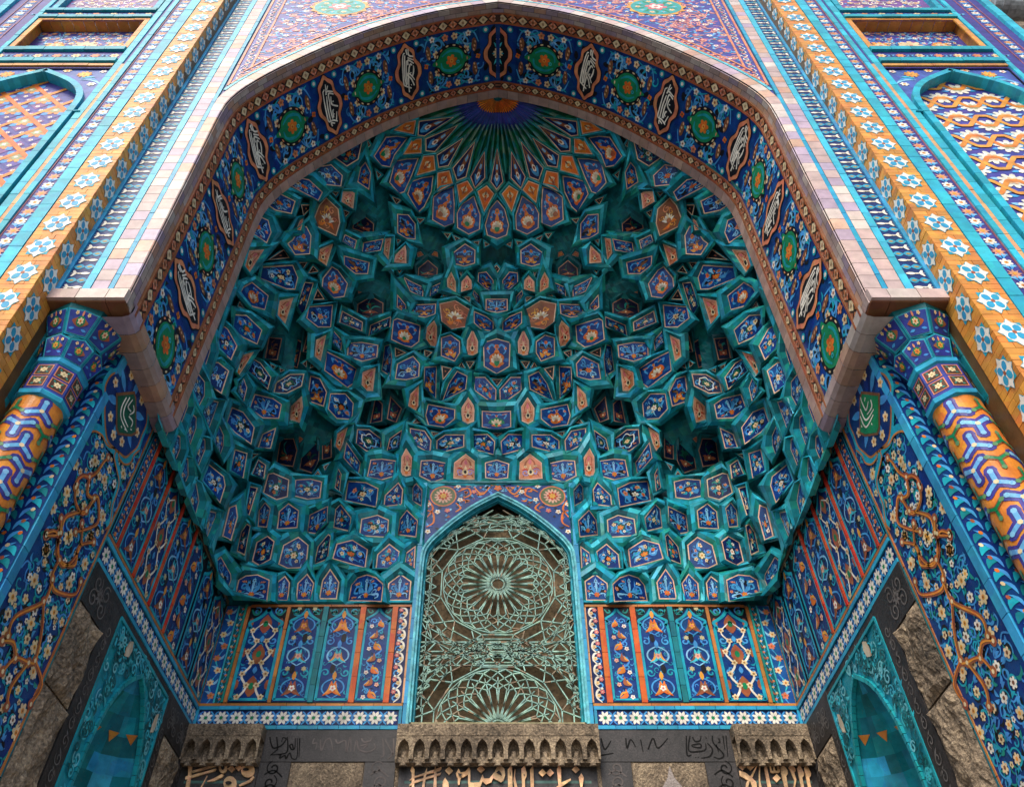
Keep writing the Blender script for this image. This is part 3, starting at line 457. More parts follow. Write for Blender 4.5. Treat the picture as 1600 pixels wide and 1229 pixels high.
('sb', (-2.93,7.175,4.829, -2.9,7.424,4.886, -2.89,7.438,5.092, -2.89,7.39,5.134, -2.93,7.079,5.138, -2.94,7.03,5.052), (-2.96,7.03,4.676, -2.85,7.589,4.755, -2.89,7.514,5.14, -2.85,7.558,5.294, -2.96,7.103,5.293, -2.96,6.792,4.936)),
('b2', (-2.63,7.641,5.948, -2.38,7.614,5.948, -2.4,7.589,6.192, -2.55,7.592,6.309, -2.65,7.616,6.199), (-2.67,7.639,5.887, -2.27,7.729,5.886, -2.31,7.703,6.367, -2.57,7.626,6.387, -2.72,7.565,6.208)),
('b2', (-2.83,7.526,5.896, -2.69,7.444,5.816, -2.69,7.4,6.067, -2.79,7.439,6.197, -2.86,7.504,6.123), (-2.86,7.483,5.804, -2.63,7.661,5.819, -2.66,7.598,6.267, -2.81,7.457,6.281, -2.86,7.42,6.068)),
('b3', (-2.52,7.618,6.442, -2.34,7.642,6.406, -2.19,7.654,6.442, -2.2,7.619,6.677, -2.35,7.598,6.709, -2.53,7.584,6.678), (-2.65,7.601,6.299, -2.34,7.704,6.283, -2.1,7.73,6.392, -2.13,7.686,6.841, -2.37,7.64,6.79, -2.62,7.531,6.755)),
('bd', (-2.85,7.489,6.378, -2.68,7.539,6.312, -2.56,7.56,6.378, -2.58,7.519,6.621, -2.78,7.462,6.684, -2.84,7.451,6.655), (-2.87,7.464,6.335, -2.7,7.652,6.225, -2.46,7.727,6.382, -2.54,7.631,6.797, -2.79,7.42,6.836, -2.85,7.419,6.643)),
('g', (-2.88,7.719,7.06, -2.64,7.691,6.981, -2.61,7.606,7.193, -2.68,7.557,7.365, -2.87,7.594,7.392), (-2.92,7.695,6.978, -2.63,7.859,7.023, -2.6,7.734,7.313, -2.65,7.576,7.492, -2.88,7.493,7.345)),
('g', (-2.62,7.879,7.121, -2.4,7.785,6.95, -2.34,7.712,7.121, -2.36,7.678,7.347, -2.51,7.731,7.489, -2.62,7.843,7.276), (-2.68,7.837,7.018, -2.42,7.926,7.025, -2.31,7.878,7.252, -2.37,7.764,7.445, -2.53,7.632,7.542, -2.63,7.766,7.224)),
('g', (-2.31,7.76,7.166, -2.18,7.723,7.179, -2.23,7.63,7.602, -2.36,7.661,7.619), (-2.37,7.823,7.142, -2.13,7.854,7.221, -2.18,7.65,7.725, -2.43,7.568,7.627)),
('f2', (-2.64,7.677,7.347, -2.55,7.642,7.471, -2.61,7.579,7.502), (-2.66,7.709,7.345, -2.52,7.677,7.507, -2.64,7.566,7.583)),
('f2', (-2.41,7.722,7.46, -2.38,7.715,7.51, -2.46,7.643,7.579, -2.5,7.65,7.514), (-2.42,7.757,7.465, -2.37,7.742,7.536, -2.47,7.645,7.671, -2.55,7.655,7.52)),
('o', (-2.09,7.491,7.152, -2.02,7.603,7.152, -1.97,7.533,7.545, -2.08,7.451,7.336), (-2.14,7.578,7.222, -1.95,7.687,6.968, -1.81,7.456,7.838, -2.14,7.492,7.421)),
('b3', (-1.94,7.503,6.962, -1.78,7.801,6.932, -1.77,7.754,7.109, -1.93,7.447,7.189), (-2.12,7.641,7.035, -1.74,7.732,6.815, -1.71,7.692,7.068, -1.98,7.569,7.371)),
('b3', (-2.91,7.067,6.731, -2.75,7.079,6.731, -2.74,7.029,7.041, -2.89,7.035,6.935), (-2.92,7.003,6.616, -2.78,7.297,6.865, -2.72,7.119,7.269, -2.9,6.931,6.885)),
('b3', (-2.96,6.678,6.007, -2.86,6.863,6.054, -2.87,6.785,6.371, -2.96,6.627,6.285), (-2.96,6.571,5.884, -2.93,7.147,6.219, -2.92,7.015,6.636, -2.95,6.296,6.18)),
('bd', (-2.89,7.253,5.876, -2.85,7.309,5.876, -2.83,7.272,6.268, -2.9,7.184,6.224), (-2.93,7.256,5.856, -2.83,7.511,5.852, -2.84,7.383,6.389, -2.93,7.129,6.244)),
('bd', (-2.02,7.659,6.601, -1.97,7.755,6.601, -1.97,7.673,6.837, -2.01,7.585,6.876), (-2.13,7.717,6.608, -1.94,7.739,6.522, -1.89,7.707,6.893, -2.08,7.632,7.105)),
('t', (-2.32,7.67,6.818, -2.25,7.688,6.818, -2.29,7.664,6.878), (-2.37,7.691,6.815, -2.21,7.73,6.812, -2.3,7.677,6.948)),
('t', (-2.21,7.676,6.905, -2.17,7.66,7.007, -2.23,7.658,6.955), (-2.22,7.715,6.868, -2.14,7.681,7.074, -2.27,7.674,6.987)),
('t', (-2.93,7.076,6.549, -2.9,7.152,6.699, -2.93,7.034,6.581), (-2.96,7.125,6.539, -2.89,7.234,6.8, -2.97,7.033,6.609)),
('b3', (-2.95,5.518,7.078, -2.88,5.727,7.168, -2.8,5.959,7.329, -2.78,5.919,7.555, -2.88,5.616,7.448, -2.94,5.472,7.27), (-2.93,5.466,7.001, -2.93,5.794,7.111, -2.88,6.275,7.585, -2.82,6.281,8.078, -2.92,5.704,7.658, -2.93,5.255,7.146)),
('b3', (-2.94,5.42,6.606, -2.84,5.563,6.583, -2.82,5.544,6.806, -2.92,5.394,6.918, -2.97,5.332,6.91, -2.99,5.328,6.751), (-2.93,5.34,6.466, -2.94,5.948,6.79, -2.92,5.981,7.354, -2.93,5.454,7.037, -2.93,5.187,6.853, -2.93,5.138,6.525)),
('o', (-2.92,5.924,6.797, -2.91,6.004,6.803, -2.84,6.034,7.287, -2.91,5.853,6.996), (-2.94,5.881,6.74, -2.94,6.081,6.859, -2.88,6.234,7.617, -2.94,5.827,7.009)),
('g', (-3.02,6.718,7.982, -2.86,6.747,7.993, -2.85,6.655,8.33, -3.02,6.624,8.316), (-3.04,6.708,7.936, -2.87,6.96,8.118, -2.82,6.746,8.556, -3.03,6.534,8.274)),
('g', (-2.87,7.004,8.212, -2.67,6.979,8.1, -2.63,6.805,8.415, -2.76,6.796,8.532, -2.85,6.89,8.417), (-2.91,6.924,8.038, -2.7,7.133,8.217, -2.66,6.933,8.587, -2.79,6.734,8.635, -2.87,6.818,8.359)),
('g', (-2.62,6.882,8.307, -2.56,6.877,8.307, -2.52,6.814,8.508, -2.6,6.801,8.579), (-2.65,6.912,8.314, -2.54,7.011,8.352, -2.46,6.896,8.654, -2.64,6.685,8.646)),
('o', (-2.42,6.864,8.205, -2.35,6.951,8.205, -2.32,6.816,8.599, -2.42,6.765,8.427), (-2.53,6.868,8.132, -2.28,7.143,8.078, -2.24,6.79,8.765, -2.54,6.671,8.461)),
('w', (-2.29,6.996,8.066, -2.15,7.149,8.066, -2.02,7.302,8.059, -1.96,7.328,8.169, -1.93,7.257,8.407, -2.11,7.065,8.389, -2.29,6.888,8.338), (-2.39,7.055,8.075, -2.23,7.219,7.98, -2.02,7.326,8.007, -1.82,7.373,8.086, -1.77,7.233,8.485, -2.1,7.075,8.49, -2.33,6.931,8.438)),
('o', (-1.82,7.252,8.065, -1.75,7.37,8.065, -1.69,7.435,8.146, -1.68,7.274,8.471, -1.82,7.17,8.226), (-1.98,7.321,8.063, -1.8,7.435,7.912, -1.57,7.458,8.012, -1.65,7.252,8.525, -1.89,7.248,8.361)),
('b', (-2.25,6.886,8.515, -2.14,7.05,8.515, -2.13,6.978,8.67, -2.24,6.807,8.693), (-2.31,6.934,8.549, -2.13,7.106,8.492, -1.99,7.008,8.78, -2.27,6.809,8.787)),
('bg', (-2.95,6.247,7.185, -2.76,6.541,7.184, -2.75,6.502,7.371, -2.86,6.32,7.431, -2.92,6.223,7.397), (-2.93,6.145,7.055, -2.83,6.761,7.354, -2.75,6.734,7.662, -2.87,6.378,7.54, -2.91,6.178,7.37)),
('bg', (-2.81,6.818,7.438, -2.66,6.872,7.484, -2.5,6.889,7.643, -2.49,6.831,7.819, -2.66,6.778,7.752, -2.8,6.772,7.586), (-2.82,6.776,7.354, -2.67,6.994,7.49, -2.52,7.057,7.784, -2.51,6.958,8.016, -2.69,6.769,7.832, -2.8,6.681,7.516)),
('b', (-2.95,6.12,6.693, -2.89,6.316,6.693, -2.88,6.246,6.896, -2.91,6.109,6.945), (-2.94,5.968,6.521, -2.94,6.5,6.795, -2.9,6.528,7.215, -2.94,6.161,7.027)),
('b2', (-2.95,6.624,6.955, -2.83,6.802,6.963, -2.69,6.956,7.112, -2.68,6.898,7.313, -2.77,6.785,7.301, -2.93,6.594,7.172), (-2.94,6.494,6.798, -2.89,6.944,6.92, -2.65,7.259,7.219, -2.64,7.024,7.511, -2.78,6.84,7.412, -2.93,6.322,7.093)),
('o', (-2.69,7.191,7.355, -2.51,7.127,7.217, -2.49,7.045,7.415, -2.53,7.01,7.587, -2.68,7.127,7.52), (-2.79,7.099,7.134, -2.49,7.375,7.28, -2.41,7.238,7.606, -2.51,7.019,7.883, -2.75,6.925,7.409)),
('bo', (-2.5,7.173,7.677, -2.26,7.166,7.557, -2.24,7.099,7.764, -2.36,7.053,7.981, -2.5,7.06,8.046), (-2.51,7.137,7.61, -2.19,7.41,7.538, -2.15,7.27,7.977, -2.34,7.09,8.097, -2.52,6.935,8.02)),
('b3', (-2.2,7.239,7.584, -2.1,7.381,7.546, -1.93,7.525,7.674, -1.93,7.434,7.9, -2.03,7.297,7.945, -2.19,7.161,7.798), (-2.36,7.292,7.57, -2.14,7.456,7.482, -1.86,7.522,7.579, -1.79,7.425,7.955, -2.02,7.316,8.029, -2.29,7.196,7.946)),
('t', (-2.57,6.883,8.071, -2.53,6.943,8.062, -2.53,6.903,8.153), (-2.61,6.887,8.081, -2.52,7.009,8.057, -2.52,6.923,8.25)),
('t', (-2.49,6.98,8.086, -2.45,6.995,8.143, -2.48,6.948,8.185), (-2.53,7.008,8.052, -2.43,7.044,8.181, -2.49,6.942,8.267)),
('t', (-2.82,6.608,7.628, -2.8,6.62,7.705, -2.84,6.536,7.654), (-2.84,6.662,7.629, -2.8,6.688,7.797, -2.87,6.514,7.686)),
('t', (-2.76,6.723,7.714, -2.73,6.763,7.798, -2.77,6.694,7.755), (-2.79,6.756,7.697, -2.7,6.84,7.886, -2.8,6.683,7.798)),
('t', (-1.87,7.429,7.932, -1.8,7.425,8.013, -1.88,7.394,8.028), (-1.9,7.465,7.898, -1.75,7.456,8.057, -1.92,7.396,8.086)),
('b3', (-2.97,6.489,6.419, -2.82,6.685,6.412, -2.82,6.637,6.644, -2.94,6.473,6.736, -3.04,6.358,6.695, -3.05,6.38,6.464), (-2.95,6.365,6.21, -2.92,7.029,6.657, -2.85,7.002,7.056, -2.94,6.536,6.904, -2.94,5.988,6.46, -2.95,6.083,6.154)),
('b1', (-2.79,5.164,9.02, -2.62,5.264,9.106, -2.58,5.158,9.25, -2.84,4.946,9.176, -2.95,5.005,8.999), (-2.83,5.229,8.96, -2.65,5.453,9.3, -2.56,5.266,9.523, -2.8,4.701,9.055, -2.93,4.66,8.338)),
('b1', (-2.72,4.934,9.335, -2.55,5.136,9.46, -2.37,5.353,9.595, -2.32,5.292,9.721, -2.46,5.077,9.663, -2.66,4.91,9.46), (-2.83,4.772,8.96, -2.6,5.215,9.469, -2.4,5.459,9.747, -2.22,5.439,10.06, -2.41,5.024,9.837, -2.65,4.707,9.382)),
('b1', (-2.94,5.1,8.397, -2.8,5.287,8.457, -2.77,5.243,8.633, -2.81,5.131,8.739, -2.97,4.947,8.615, -3.01,4.969,8.43), (-2.93,5.037,8.187, -2.87,5.545,8.691, -2.76,5.51,9.05, -2.81,5.22,9, -2.92,4.68,8.458, -2.93,4.597,7.798)),
('b1', (-2.42,5.125,9.828, -2.29,5.25,9.848, -2.12,5.337,9.97, -2.11,5.251,10.12, -2.25,5.098,10.14, -2.41,5.044,9.968), (-2.45,5.111,9.765, -2.36,5.399,9.847, -2.14,5.479,10.16, -2.04,5.345,10.39, -2.23,5.051,10.16, -2.4,4.979,9.869)),
('b', (-2.53,4.923,9.702, -2.45,5.021,9.702, -2.4,4.959,9.881, -2.45,4.913,9.875), (-2.68,4.788,9.449, -2.48,5.145,9.827, -2.31,5.042,10.12, -2.43,4.743,9.921)),
('bd', (-2.26,5.068,10.32, -2.08,5.229,10.33, -1.94,5.205,10.49, -1.88,4.999,10.75, -2.22,5.013,10.41), (-2.36,5.001,10.11, -2.12,5.449,10.37, -1.94,5.325,10.68, -1.69,4.873,11.06, -2.28,4.81,10.24)),
('bo', (-2,5.506,10.42, -1.82,5.549,10.27, -1.8,5.391,10.48, -1.89,5.308,10.64, -1.96,5.372,10.59), (-2.13,5.462,10.19, -1.74,5.911,10.37, -1.79,5.476,10.66, -1.84,5.056,10.73, -1.99,5.289,10.48)),
('o', (-2.16,5.589,9.997, -2.01,5.712,9.997, -2,5.57,10.26, -2.15,5.508,10.15), (-2.21,5.606,9.982, -2.01,5.822,10.1, -1.96,5.581,10.37, -2.17,5.455,10.13)),
('r', (-2.45,5.671,9.507, -2.19,5.827,9.503, -2.15,5.728,9.678, -2.18,5.603,9.838, -2.34,5.462,9.905, -2.42,5.507,9.773, -2.47,5.597,9.598), (-2.49,5.678,9.458, -2.17,6.061,9.612, -2.11,5.87,9.905, -2.16,5.672,10.01, -2.33,5.358,9.91, -2.5,5.343,9.631, -2.52,5.526,9.494)),
('t', (-2.58,5.5,9.456, -2.47,5.46,9.677, -2.59,5.353,9.498), (-2.59,5.526,9.478, -2.44,5.49,9.773, -2.62,5.33,9.512)),
('o2', (-2.65,5.568,9.255, -2.59,5.583,9.255, -2.58,5.509,9.448, -2.62,5.52,9.392), (-2.79,5.571,9.063, -2.57,5.773,9.362, -2.58,5.513,9.492, -2.67,5.451,9.361)),
('bo', (-2.74,5.662,9.063, -2.64,5.772,8.955, -2.47,5.827,9.063, -2.48,5.711,9.331, -2.55,5.624,9.434, -2.63,5.613,9.337, -2.69,5.656,9.146), (-2.81,5.538,8.898, -2.7,5.877,8.986, -2.42,6.102,9.254, -2.4,5.796,9.511, -2.48,5.502,9.578, -2.63,5.566,9.29, -2.76,5.494,9.062)),
('b3', (-2.97,5.767,8.405, -2.72,6.061,8.589, -2.64,6.135,8.684, -2.62,6.059,8.853, -2.68,5.913,8.931, -2.96,5.692,8.554), (-2.96,5.674,8.224, -2.77,6.198,8.66, -2.66,6.29,8.828, -2.54,6.209,9.098, -2.67,5.935,9.096, -2.95,5.579,8.446)),
('t', (-2.91,5.667,8.664, -2.74,5.867,9.015, -2.79,5.723,9.003), (-2.95,5.659,8.618, -2.72,5.932,9.075, -2.79,5.72,9.063)),
('t', (-2.61,6.069,9.046, -2.56,6.025,9.153, -2.64,5.965,9.061), (-2.62,6.127,9.041, -2.53,6.047,9.233, -2.68,5.94,9.069)),
('t', (-2.55,6.146,9.07, -2.44,6.196,9.19, -2.5,6.103,9.19), (-2.6,6.163,9.041, -2.4,6.249,9.237, -2.51,6.087,9.24)),
('t', (-2.5,6.44,8.874, -2.37,6.512,8.984, -2.45,6.364,9.024), (-2.53,6.459,8.865, -2.33,6.566,9.017, -2.46,6.34,9.082)),
('o', (-2.43,5.992,9.207, -2.32,6.133,9.207, -2.26,5.991,9.57, -2.42,5.932,9.326), (-2.52,6.017,9.19, -2.33,6.212,9.278, -2.14,5.948,9.775, -2.47,5.893,9.342)),
('w', (-2.39,6.338,9.032, -2.23,6.456,8.947, -2.1,6.493,9.032, -2.07,6.42,9.241, -2.21,6.292,9.383, -2.29,6.238,9.398, -2.39,6.28,9.175), (-2.42,6.356,9.036, -2.27,6.562,9.011, -2.04,6.667,9.114, -1.94,6.488,9.391, -2.16,6.255,9.414, -2.29,6.146,9.374, -2.45,6.209,9.128)),
('o', (-2.92,5.202,7.833, -2.89,5.335,7.869, -2.83,5.352,8.418, -2.9,5.165,8.1), (-2.93,5.152,7.752, -2.93,5.441,7.914, -2.77,5.567,8.993, -2.93,4.989,8.041)),
('w', (-2.93,5.383,7.575, -2.88,5.639,7.643, -2.81,5.877,7.887, -2.8,5.811,8.097, -2.88,5.46,7.882, -2.92,5.383,7.67), (-2.93,5.211,7.326, -2.92,5.694,7.63, -2.82,6.246,8.101, -2.8,6.056,8.513, -2.92,5.477,8.074, -2.93,5.212,7.554)),
('o', (-2.79,6.191,8.21, -2.72,6.347,8.21, -2.66,6.21,8.614, -2.78,6.101,8.396), (-2.84,6.15,8.126, -2.72,6.501,8.203, -2.64,6.259,8.776, -2.86,5.936,8.363)),
('b1', (-2.53,6.494,8.55, -2.4,6.65,8.55, -2.26,6.752,8.68, -2.26,6.605,9.001, -2.52,6.432,8.722), (-2.66,6.479,8.449, -2.46,6.773,8.47, -2.26,6.809,8.72, -2.2,6.58,9.06, -2.54,6.447,8.764)),
('bd', (-2.64,6.343,8.601, -2.58,6.52,8.601, -2.49,6.309,9.085, -2.57,6.198,8.948), (-2.7,6.381,8.645, -2.58,6.643,8.557, -2.44,6.304,9.145, -2.66,6.062,9.023)),
('bo', (-2.11,6.21,9.374, -1.97,6.355,9.374, -1.82,6.441,9.501, -1.81,6.361,9.676, -2.12,6.128,9.493), (-2.17,6.259,9.398, -2.03,6.493,9.31, -1.75,6.539,9.475, -1.71,6.359,9.795, -2.27,5.96,9.575)),
('b', (-2.16,6.019,9.684, -2,6.163,9.684, -1.98,6.096,9.832, -2.13,5.977,9.796), (-2.22,6.031,9.665, -1.99,6.256,9.704, -1.92,6.131,9.968, -2.17,5.913,9.863)),
('b', (-1.95,6.297,9.8, -1.67,6.237,9.8, -1.64,6.153,9.975, -1.94,6.218,9.977), (-1.97,6.278,9.702, -1.63,6.4,9.915, -1.56,6.212,10.27, -2.05,6.028,9.915)),
('g', (-2.12,6.138,10.23, -1.8,6.169,10.06, -1.8,6.074,10.25, -1.97,6.022,10.41, -2.1,6.057,10.39), (-2.18,6.099,10.06, -1.82,6.315,10.25, -1.75,6.175,10.5, -1.96,5.964,10.5, -2.11,5.968,10.3)),
('t', (-2.23,5.507,10.01, -2.2,5.484,10.07, -2.27,5.438,9.989), (-2.24,5.559,10.02, -2.16,5.506,10.17, -2.31,5.406,9.979)),
('t', (-1.96,5.662,10.32, -1.91,5.671,10.37, -1.96,5.614,10.35), (-1.99,5.695,10.3, -1.87,5.717,10.44, -1.98,5.575,10.39)),
('t', (-2.13,5.8,9.947, -2.08,5.78,10.04, -2.15,5.713,9.992), (-2.14,5.851,9.927, -2.04,5.809,10.11, -2.19,5.677,10.02)),
('t', (-1.84,5.12,10.72, -1.8,5.13,10.78, -1.83,5.035,10.74), (-1.87,5.156,10.72, -1.77,5.18,10.84, -1.84,4.985,10.76)),
('t', (-1.83,5.143,10.73, -1.8,5.133,10.77, -1.83,5.045,10.74), (-1.86,5.195,10.73, -1.77,5.17,10.84, -1.85,4.995,10.75)),
('t', (-1.73,5.582,10.67, -1.69,5.568,10.73, -1.75,5.487,10.7), (-1.75,5.629,10.65, -1.65,5.598,10.78, -1.78,5.444,10.73)),
('t', (-1.49,5.959,10.58, -1.43,5.933,10.66, -1.55,5.86,10.63), (-1.5,6.003,10.57, -1.39,5.953,10.72, -1.6,5.828,10.65)),
('t', (-0.749,6.419,10.4, -0.707,6.385,10.47, -0.807,6.371,10.46), (-0.748,6.462,10.38, -0.658,6.387,10.52, -0.865,6.36,10.5)),
('t', (-0.62,6.459,10.37, -0.571,6.437,10.42, -0.664,6.405,10.45), (-0.63,6.499,10.35, -0.52,6.449,10.45, -0.712,6.389,10.5)),
('t', (-0.306,6.516,10.33, -0.277,6.469,10.4, -0.363,6.476,10.39), (-0.295,6.562,10.3, -0.234,6.462,10.46, -0.42,6.476,10.42)),
('t', (-0.191,6.522,10.33, -0.127,6.501,10.36, -0.199,6.479,10.39), (-0.215,6.563,10.31, -0.0653,6.514,10.38, -0.233,6.463,10.46)),
('t', (-1.16,6.226,10.5, -1.1,6.201,10.57, -1.2,6.172,10.55), (-1.17,6.267,10.48, -1.05,6.212,10.63, -1.25,6.152,10.58)),
('t', (-1.46,6.327,10.11, -1.42,6.31,10.17, -1.47,6.29,10.15), (-1.47,6.374,10.07, -1.38,6.327,10.23, -1.51,6.275,10.19)),
('t', (-1.28,6.402,10.14, -1.25,6.39,10.18, -1.31,6.375,10.16), (-1.29,6.441,10.12, -1.2,6.404,10.25, -1.37,6.361,10.19)),
('t', (-1.42,6.59,9.733, -1.37,6.557,9.832, -1.47,6.533,9.784), (-1.42,6.633,9.711, -1.32,6.569,9.905, -1.53,6.522,9.811)),
('t', (-1.72,6.391,9.779, -1.64,6.425,9.806, -1.68,6.376,9.843), (-1.77,6.402,9.761, -1.59,6.476,9.824, -1.68,6.366,9.91)),
('t', (-0.799,6.871,9.558, -0.689,6.874,9.586, -0.753,6.837,9.642), (-0.852,6.898,9.54, -0.632,6.905,9.596, -0.76,6.83,9.709)),
('t', (-0.494,6.901,9.576, -0.409,6.939,9.511, -0.403,6.902,9.589), (-0.554,6.905,9.614, -0.386,6.985,9.48, -0.374,6.904,9.644)),
('t', (-0.54,6.733,9.869, -0.521,6.698,9.943, -0.57,6.692,9.945), (-0.54,6.767,9.856, -0.486,6.704,9.994, -0.615,6.687,10)),
('b1', (-2.94,4.863,7.646, -2.86,4.941,7.646, -2.85,4.89,7.826, -2.92,4.8,7.886), (-2.93,4.661,7.246, -2.93,5.143,7.844, -2.92,5.201,8.361, -2.93,4.554,7.985)),
('b1', (-2.92,4.865,7.161, -2.88,4.991,7.161, -2.87,4.936,7.322, -2.91,4.806,7.296), (-2.93,4.701,6.888, -2.93,5.288,7.194, -2.93,5.174,7.701, -2.93,4.569,7.385)),
('o', (-2.92,4.91,6.576, -2.9,5.096,6.576, -2.86,4.947,6.948, -2.9,4.788,6.792), (-2.93,4.752,6.348, -2.93,5.313,6.534, -2.93,5.275,7.541, -2.93,4.605,6.782)),
('t', (-2.94,5.104,7.646, -2.94,5.139,7.797, -2.94,5.023,7.631), (-2.97,5.177,7.678, -2.97,5.244,7.986, -2.97,5.004,7.646)),
('t', (-2.94,5.442,7.379, -2.94,5.603,7.542, -2.94,5.441,7.469), (-2.97,5.456,7.378, -2.96,5.745,7.678, -2.97,5.452,7.567)),
('t', (-2.88,6.105,7.92, -2.87,6.121,8.058, -2.91,5.913,7.804), (-2.9,6.178,7.956, -2.87,6.199,8.196, -2.95,5.875,7.787)),
('sb', (-2.9,4.927,6.063, -2.9,5.246,6.088, -2.9,5.221,6.301, -2.9,5.098,6.431, -2.9,4.896,6.299), (-2.93,4.797,5.9, -2.93,5.434,6.053, -2.94,5.442,6.546, -2.93,5.194,6.572, -2.93,4.725,6.388)),
('sb', (-2.9,4.935,5.689, -2.9,5.077,5.725, -2.9,5.02,5.9, -2.9,4.909,5.985, -2.9,4.921,5.798), (-2.93,4.812,5.531, -2.93,5.167,5.774, -2.93,5.162,6.06, -2.93,4.855,6.289, -2.93,4.788,5.693)),
('sb', (-2.9,5.143,5.692, -2.9,5.418,5.673, -2.9,5.445,5.884, -2.9,5.347,5.989, -2.9,5.141,5.901), (-2.93,5.004,5.547, -2.94,5.517,5.677, -2.94,5.745,6.166, -2.93,5.436,6.098, -2.93,4.99,6.051)),
('b1', (-2.94,5.507,6.125, -2.84,5.628,6.122, -2.83,5.584,6.437, -2.92,5.47,6.448, -2.96,5.432,6.403, -2.96,5.458,6.232), (-2.94,5.47,6.064, -2.94,6.009,6.364, -2.94,5.881,6.799, -2.94,5.491,6.565, -2.93,5.331,6.321, -2.93,5.304,6.064)),
('sb', (-2.92,6.095,6.65, -2.92,6.369,6.748, -2.91,6.306,6.996, -2.91,6.092,6.943, -2.91,6.023,6.746), (-2.95,6.131,6.684, -2.94,6.502,6.797, -2.91,6.488,7.21, -2.93,6.132,7.054, -2.94,5.944,6.696)),
('sb', (-2.9,4.981,5.28, -2.9,5.236,5.265, -2.9,5.226,5.5, -2.9,5.104,5.595, -2.9,4.978,5.499), (-2.93,4.856,5.154, -2.93,5.431,5.185, -2.93,5.381,5.651, -2.93,5.187,5.706, -2.93,4.844,5.552)),
('sb', (-2.9,5.494,5.687, -2.91,5.796,5.758, -2.91,5.784,6.161, -2.9,5.477,5.885), (-2.94,5.481,5.669, -2.95,6.044,5.726, -2.94,6.01,6.478, -2.94,5.516,5.945)),
('sb', (-2.9,4.839,4.856, -2.9,5.084,4.851, -2.9,5.079,5.085, -2.9,4.964,5.163, -2.9,4.852,5.036), (-2.93,4.722,4.746, -2.93,5.294,4.758, -2.93,5.261,5.252, -2.93,5.037,5.28, -2.93,4.738,5.045)),
('sb', (-2.9,5.341,5.259, -2.91,5.559,5.266, -2.91,5.541,5.521, -2.9,5.457,5.595, -2.9,5.336,5.526, -2.9,5.287,5.369), (-2.93,5.338,5.251, -2.94,5.762,5.215, -2.94,5.78,5.739, -2.94,5.552,5.709, -2.93,5.249,5.65, -2.93,5.316,5.406)),
('sb', (-2.91,5.914,5.727, -2.92,6.254,5.8, -2.92,6.254,5.97, -2.92,6.178,6.054, -2.91,5.911,6.006, -2.91,5.88,5.831), (-2.94,5.92,5.728, -2.95,6.405,5.819, -2.96,6.608,6.277, -2.95,6.388,6.278, -2.94,5.908,6.14, -2.94,5.899,5.859)),
('sb', (-2.9,5.181,4.841, -2.9,5.391,4.859, -2.9,5.387,5.106, -2.9,5.301,5.183, -2.9,5.197,5.119, -2.9,5.15,4.952), (-2.93,5.066,4.721, -2.94,5.632,4.781, -2.94,5.588,5.279, -2.93,5.386,5.28, -2.93,5.105,5.215, -2.93,5.17,4.981)),
('sb', (-2.91,5.659,5.288, -2.91,5.857,5.279, -2.91,5.873,5.554, -2.91,5.791,5.624, -2.91,5.656,5.519), (-2.94,5.573,5.21, -2.94,5.975,5.28, -2.95,6.079,5.732, -2.94,5.909,5.774, -2.94,5.657,5.569)),
('sb', (-2.9,5.493,4.837, -2.91,5.725,4.839, -2.91,5.737,5.088, -2.91,5.603,5.186, -2.9,5.494,5.1), (-2.93,5.354,4.714, -2.94,5.958,4.742, -2.94,5.954,5.263, -2.94,5.695,5.296, -2.94,5.497,5.146)),
('b3', (-3,6.201,5.434, -2.86,6.48,5.374, -2.86,6.467,5.6, -2.88,6.407,5.682, -2.99,6.193,5.667), (-2.95,6.016,5.263, -2.96,6.843,5.531, -2.95,6.98,6.036, -2.96,6.653,5.936, -2.95,6.013,5.589)),
('sb', (-2.91,5.832,4.85, -2.92,6.189,4.881, -2.92,6.139,5.118, -2.91,5.948,5.175, -2.91,5.823,5.106), (-2.94,5.679,4.716, -2.96,6.491,4.821, -2.95,6.444,5.366, -2.95,6.053,5.289, -2.94,5.828,5.162)),
('sb', (-2.92,6.384,4.942, -2.93,6.602,5.011, -2.93,6.657,5.393, -2.92,6.406,5.211), (-2.95,6.195,4.771, -2.96,6.918,4.987, -2.96,6.834,5.575, -2.95,6.289,5.231)),
('bd', (-2.93,7.203,6.419, -2.8,7.31,6.419, -2.81,7.263,6.628, -2.9,7.183,6.652), (-2.95,7.162,6.358, -2.84,7.429,6.505, -2.81,7.382,6.77, -2.91,7.186,6.686)),
]
POCKETS = [(-1.03, 6.54, 10.01, 0.34), (-0.02, 6.54, 10.24, 0.25), (-1.78, 6.71, 9.22, 0.28), (-1.48, 7.45, 8.0, 0.23), (-2.75, 6.47, 7.97, 0.29), (-2.48, 7.46, 7.06, 0.34), (-1.92, 5.95, 10.05, 0.26), (-2.76, 5.69, 8.86, 0.21)]
RA = [(5, 0.967), (8.3, 0.967), (8.69, 0.955), (8.95, 0.935), (9.22, 0.9), (9.61, 0.837), (10.02, 0.76), (10.52, 0.657), (11.04, 0.523), (11.5, 0.373), (11.84, 0.213), (12.12, 0.0), (14, -1)]
RC = [(5, 1), (6.72, 1), (7.5, 0.955), (8.4, 0.865), (9.3, 0.73), (10.3, 0.55), (11.0, 0.38), (11.6, 0.2), (12.0, 0.06), (12.12, 0), (14, -1)]

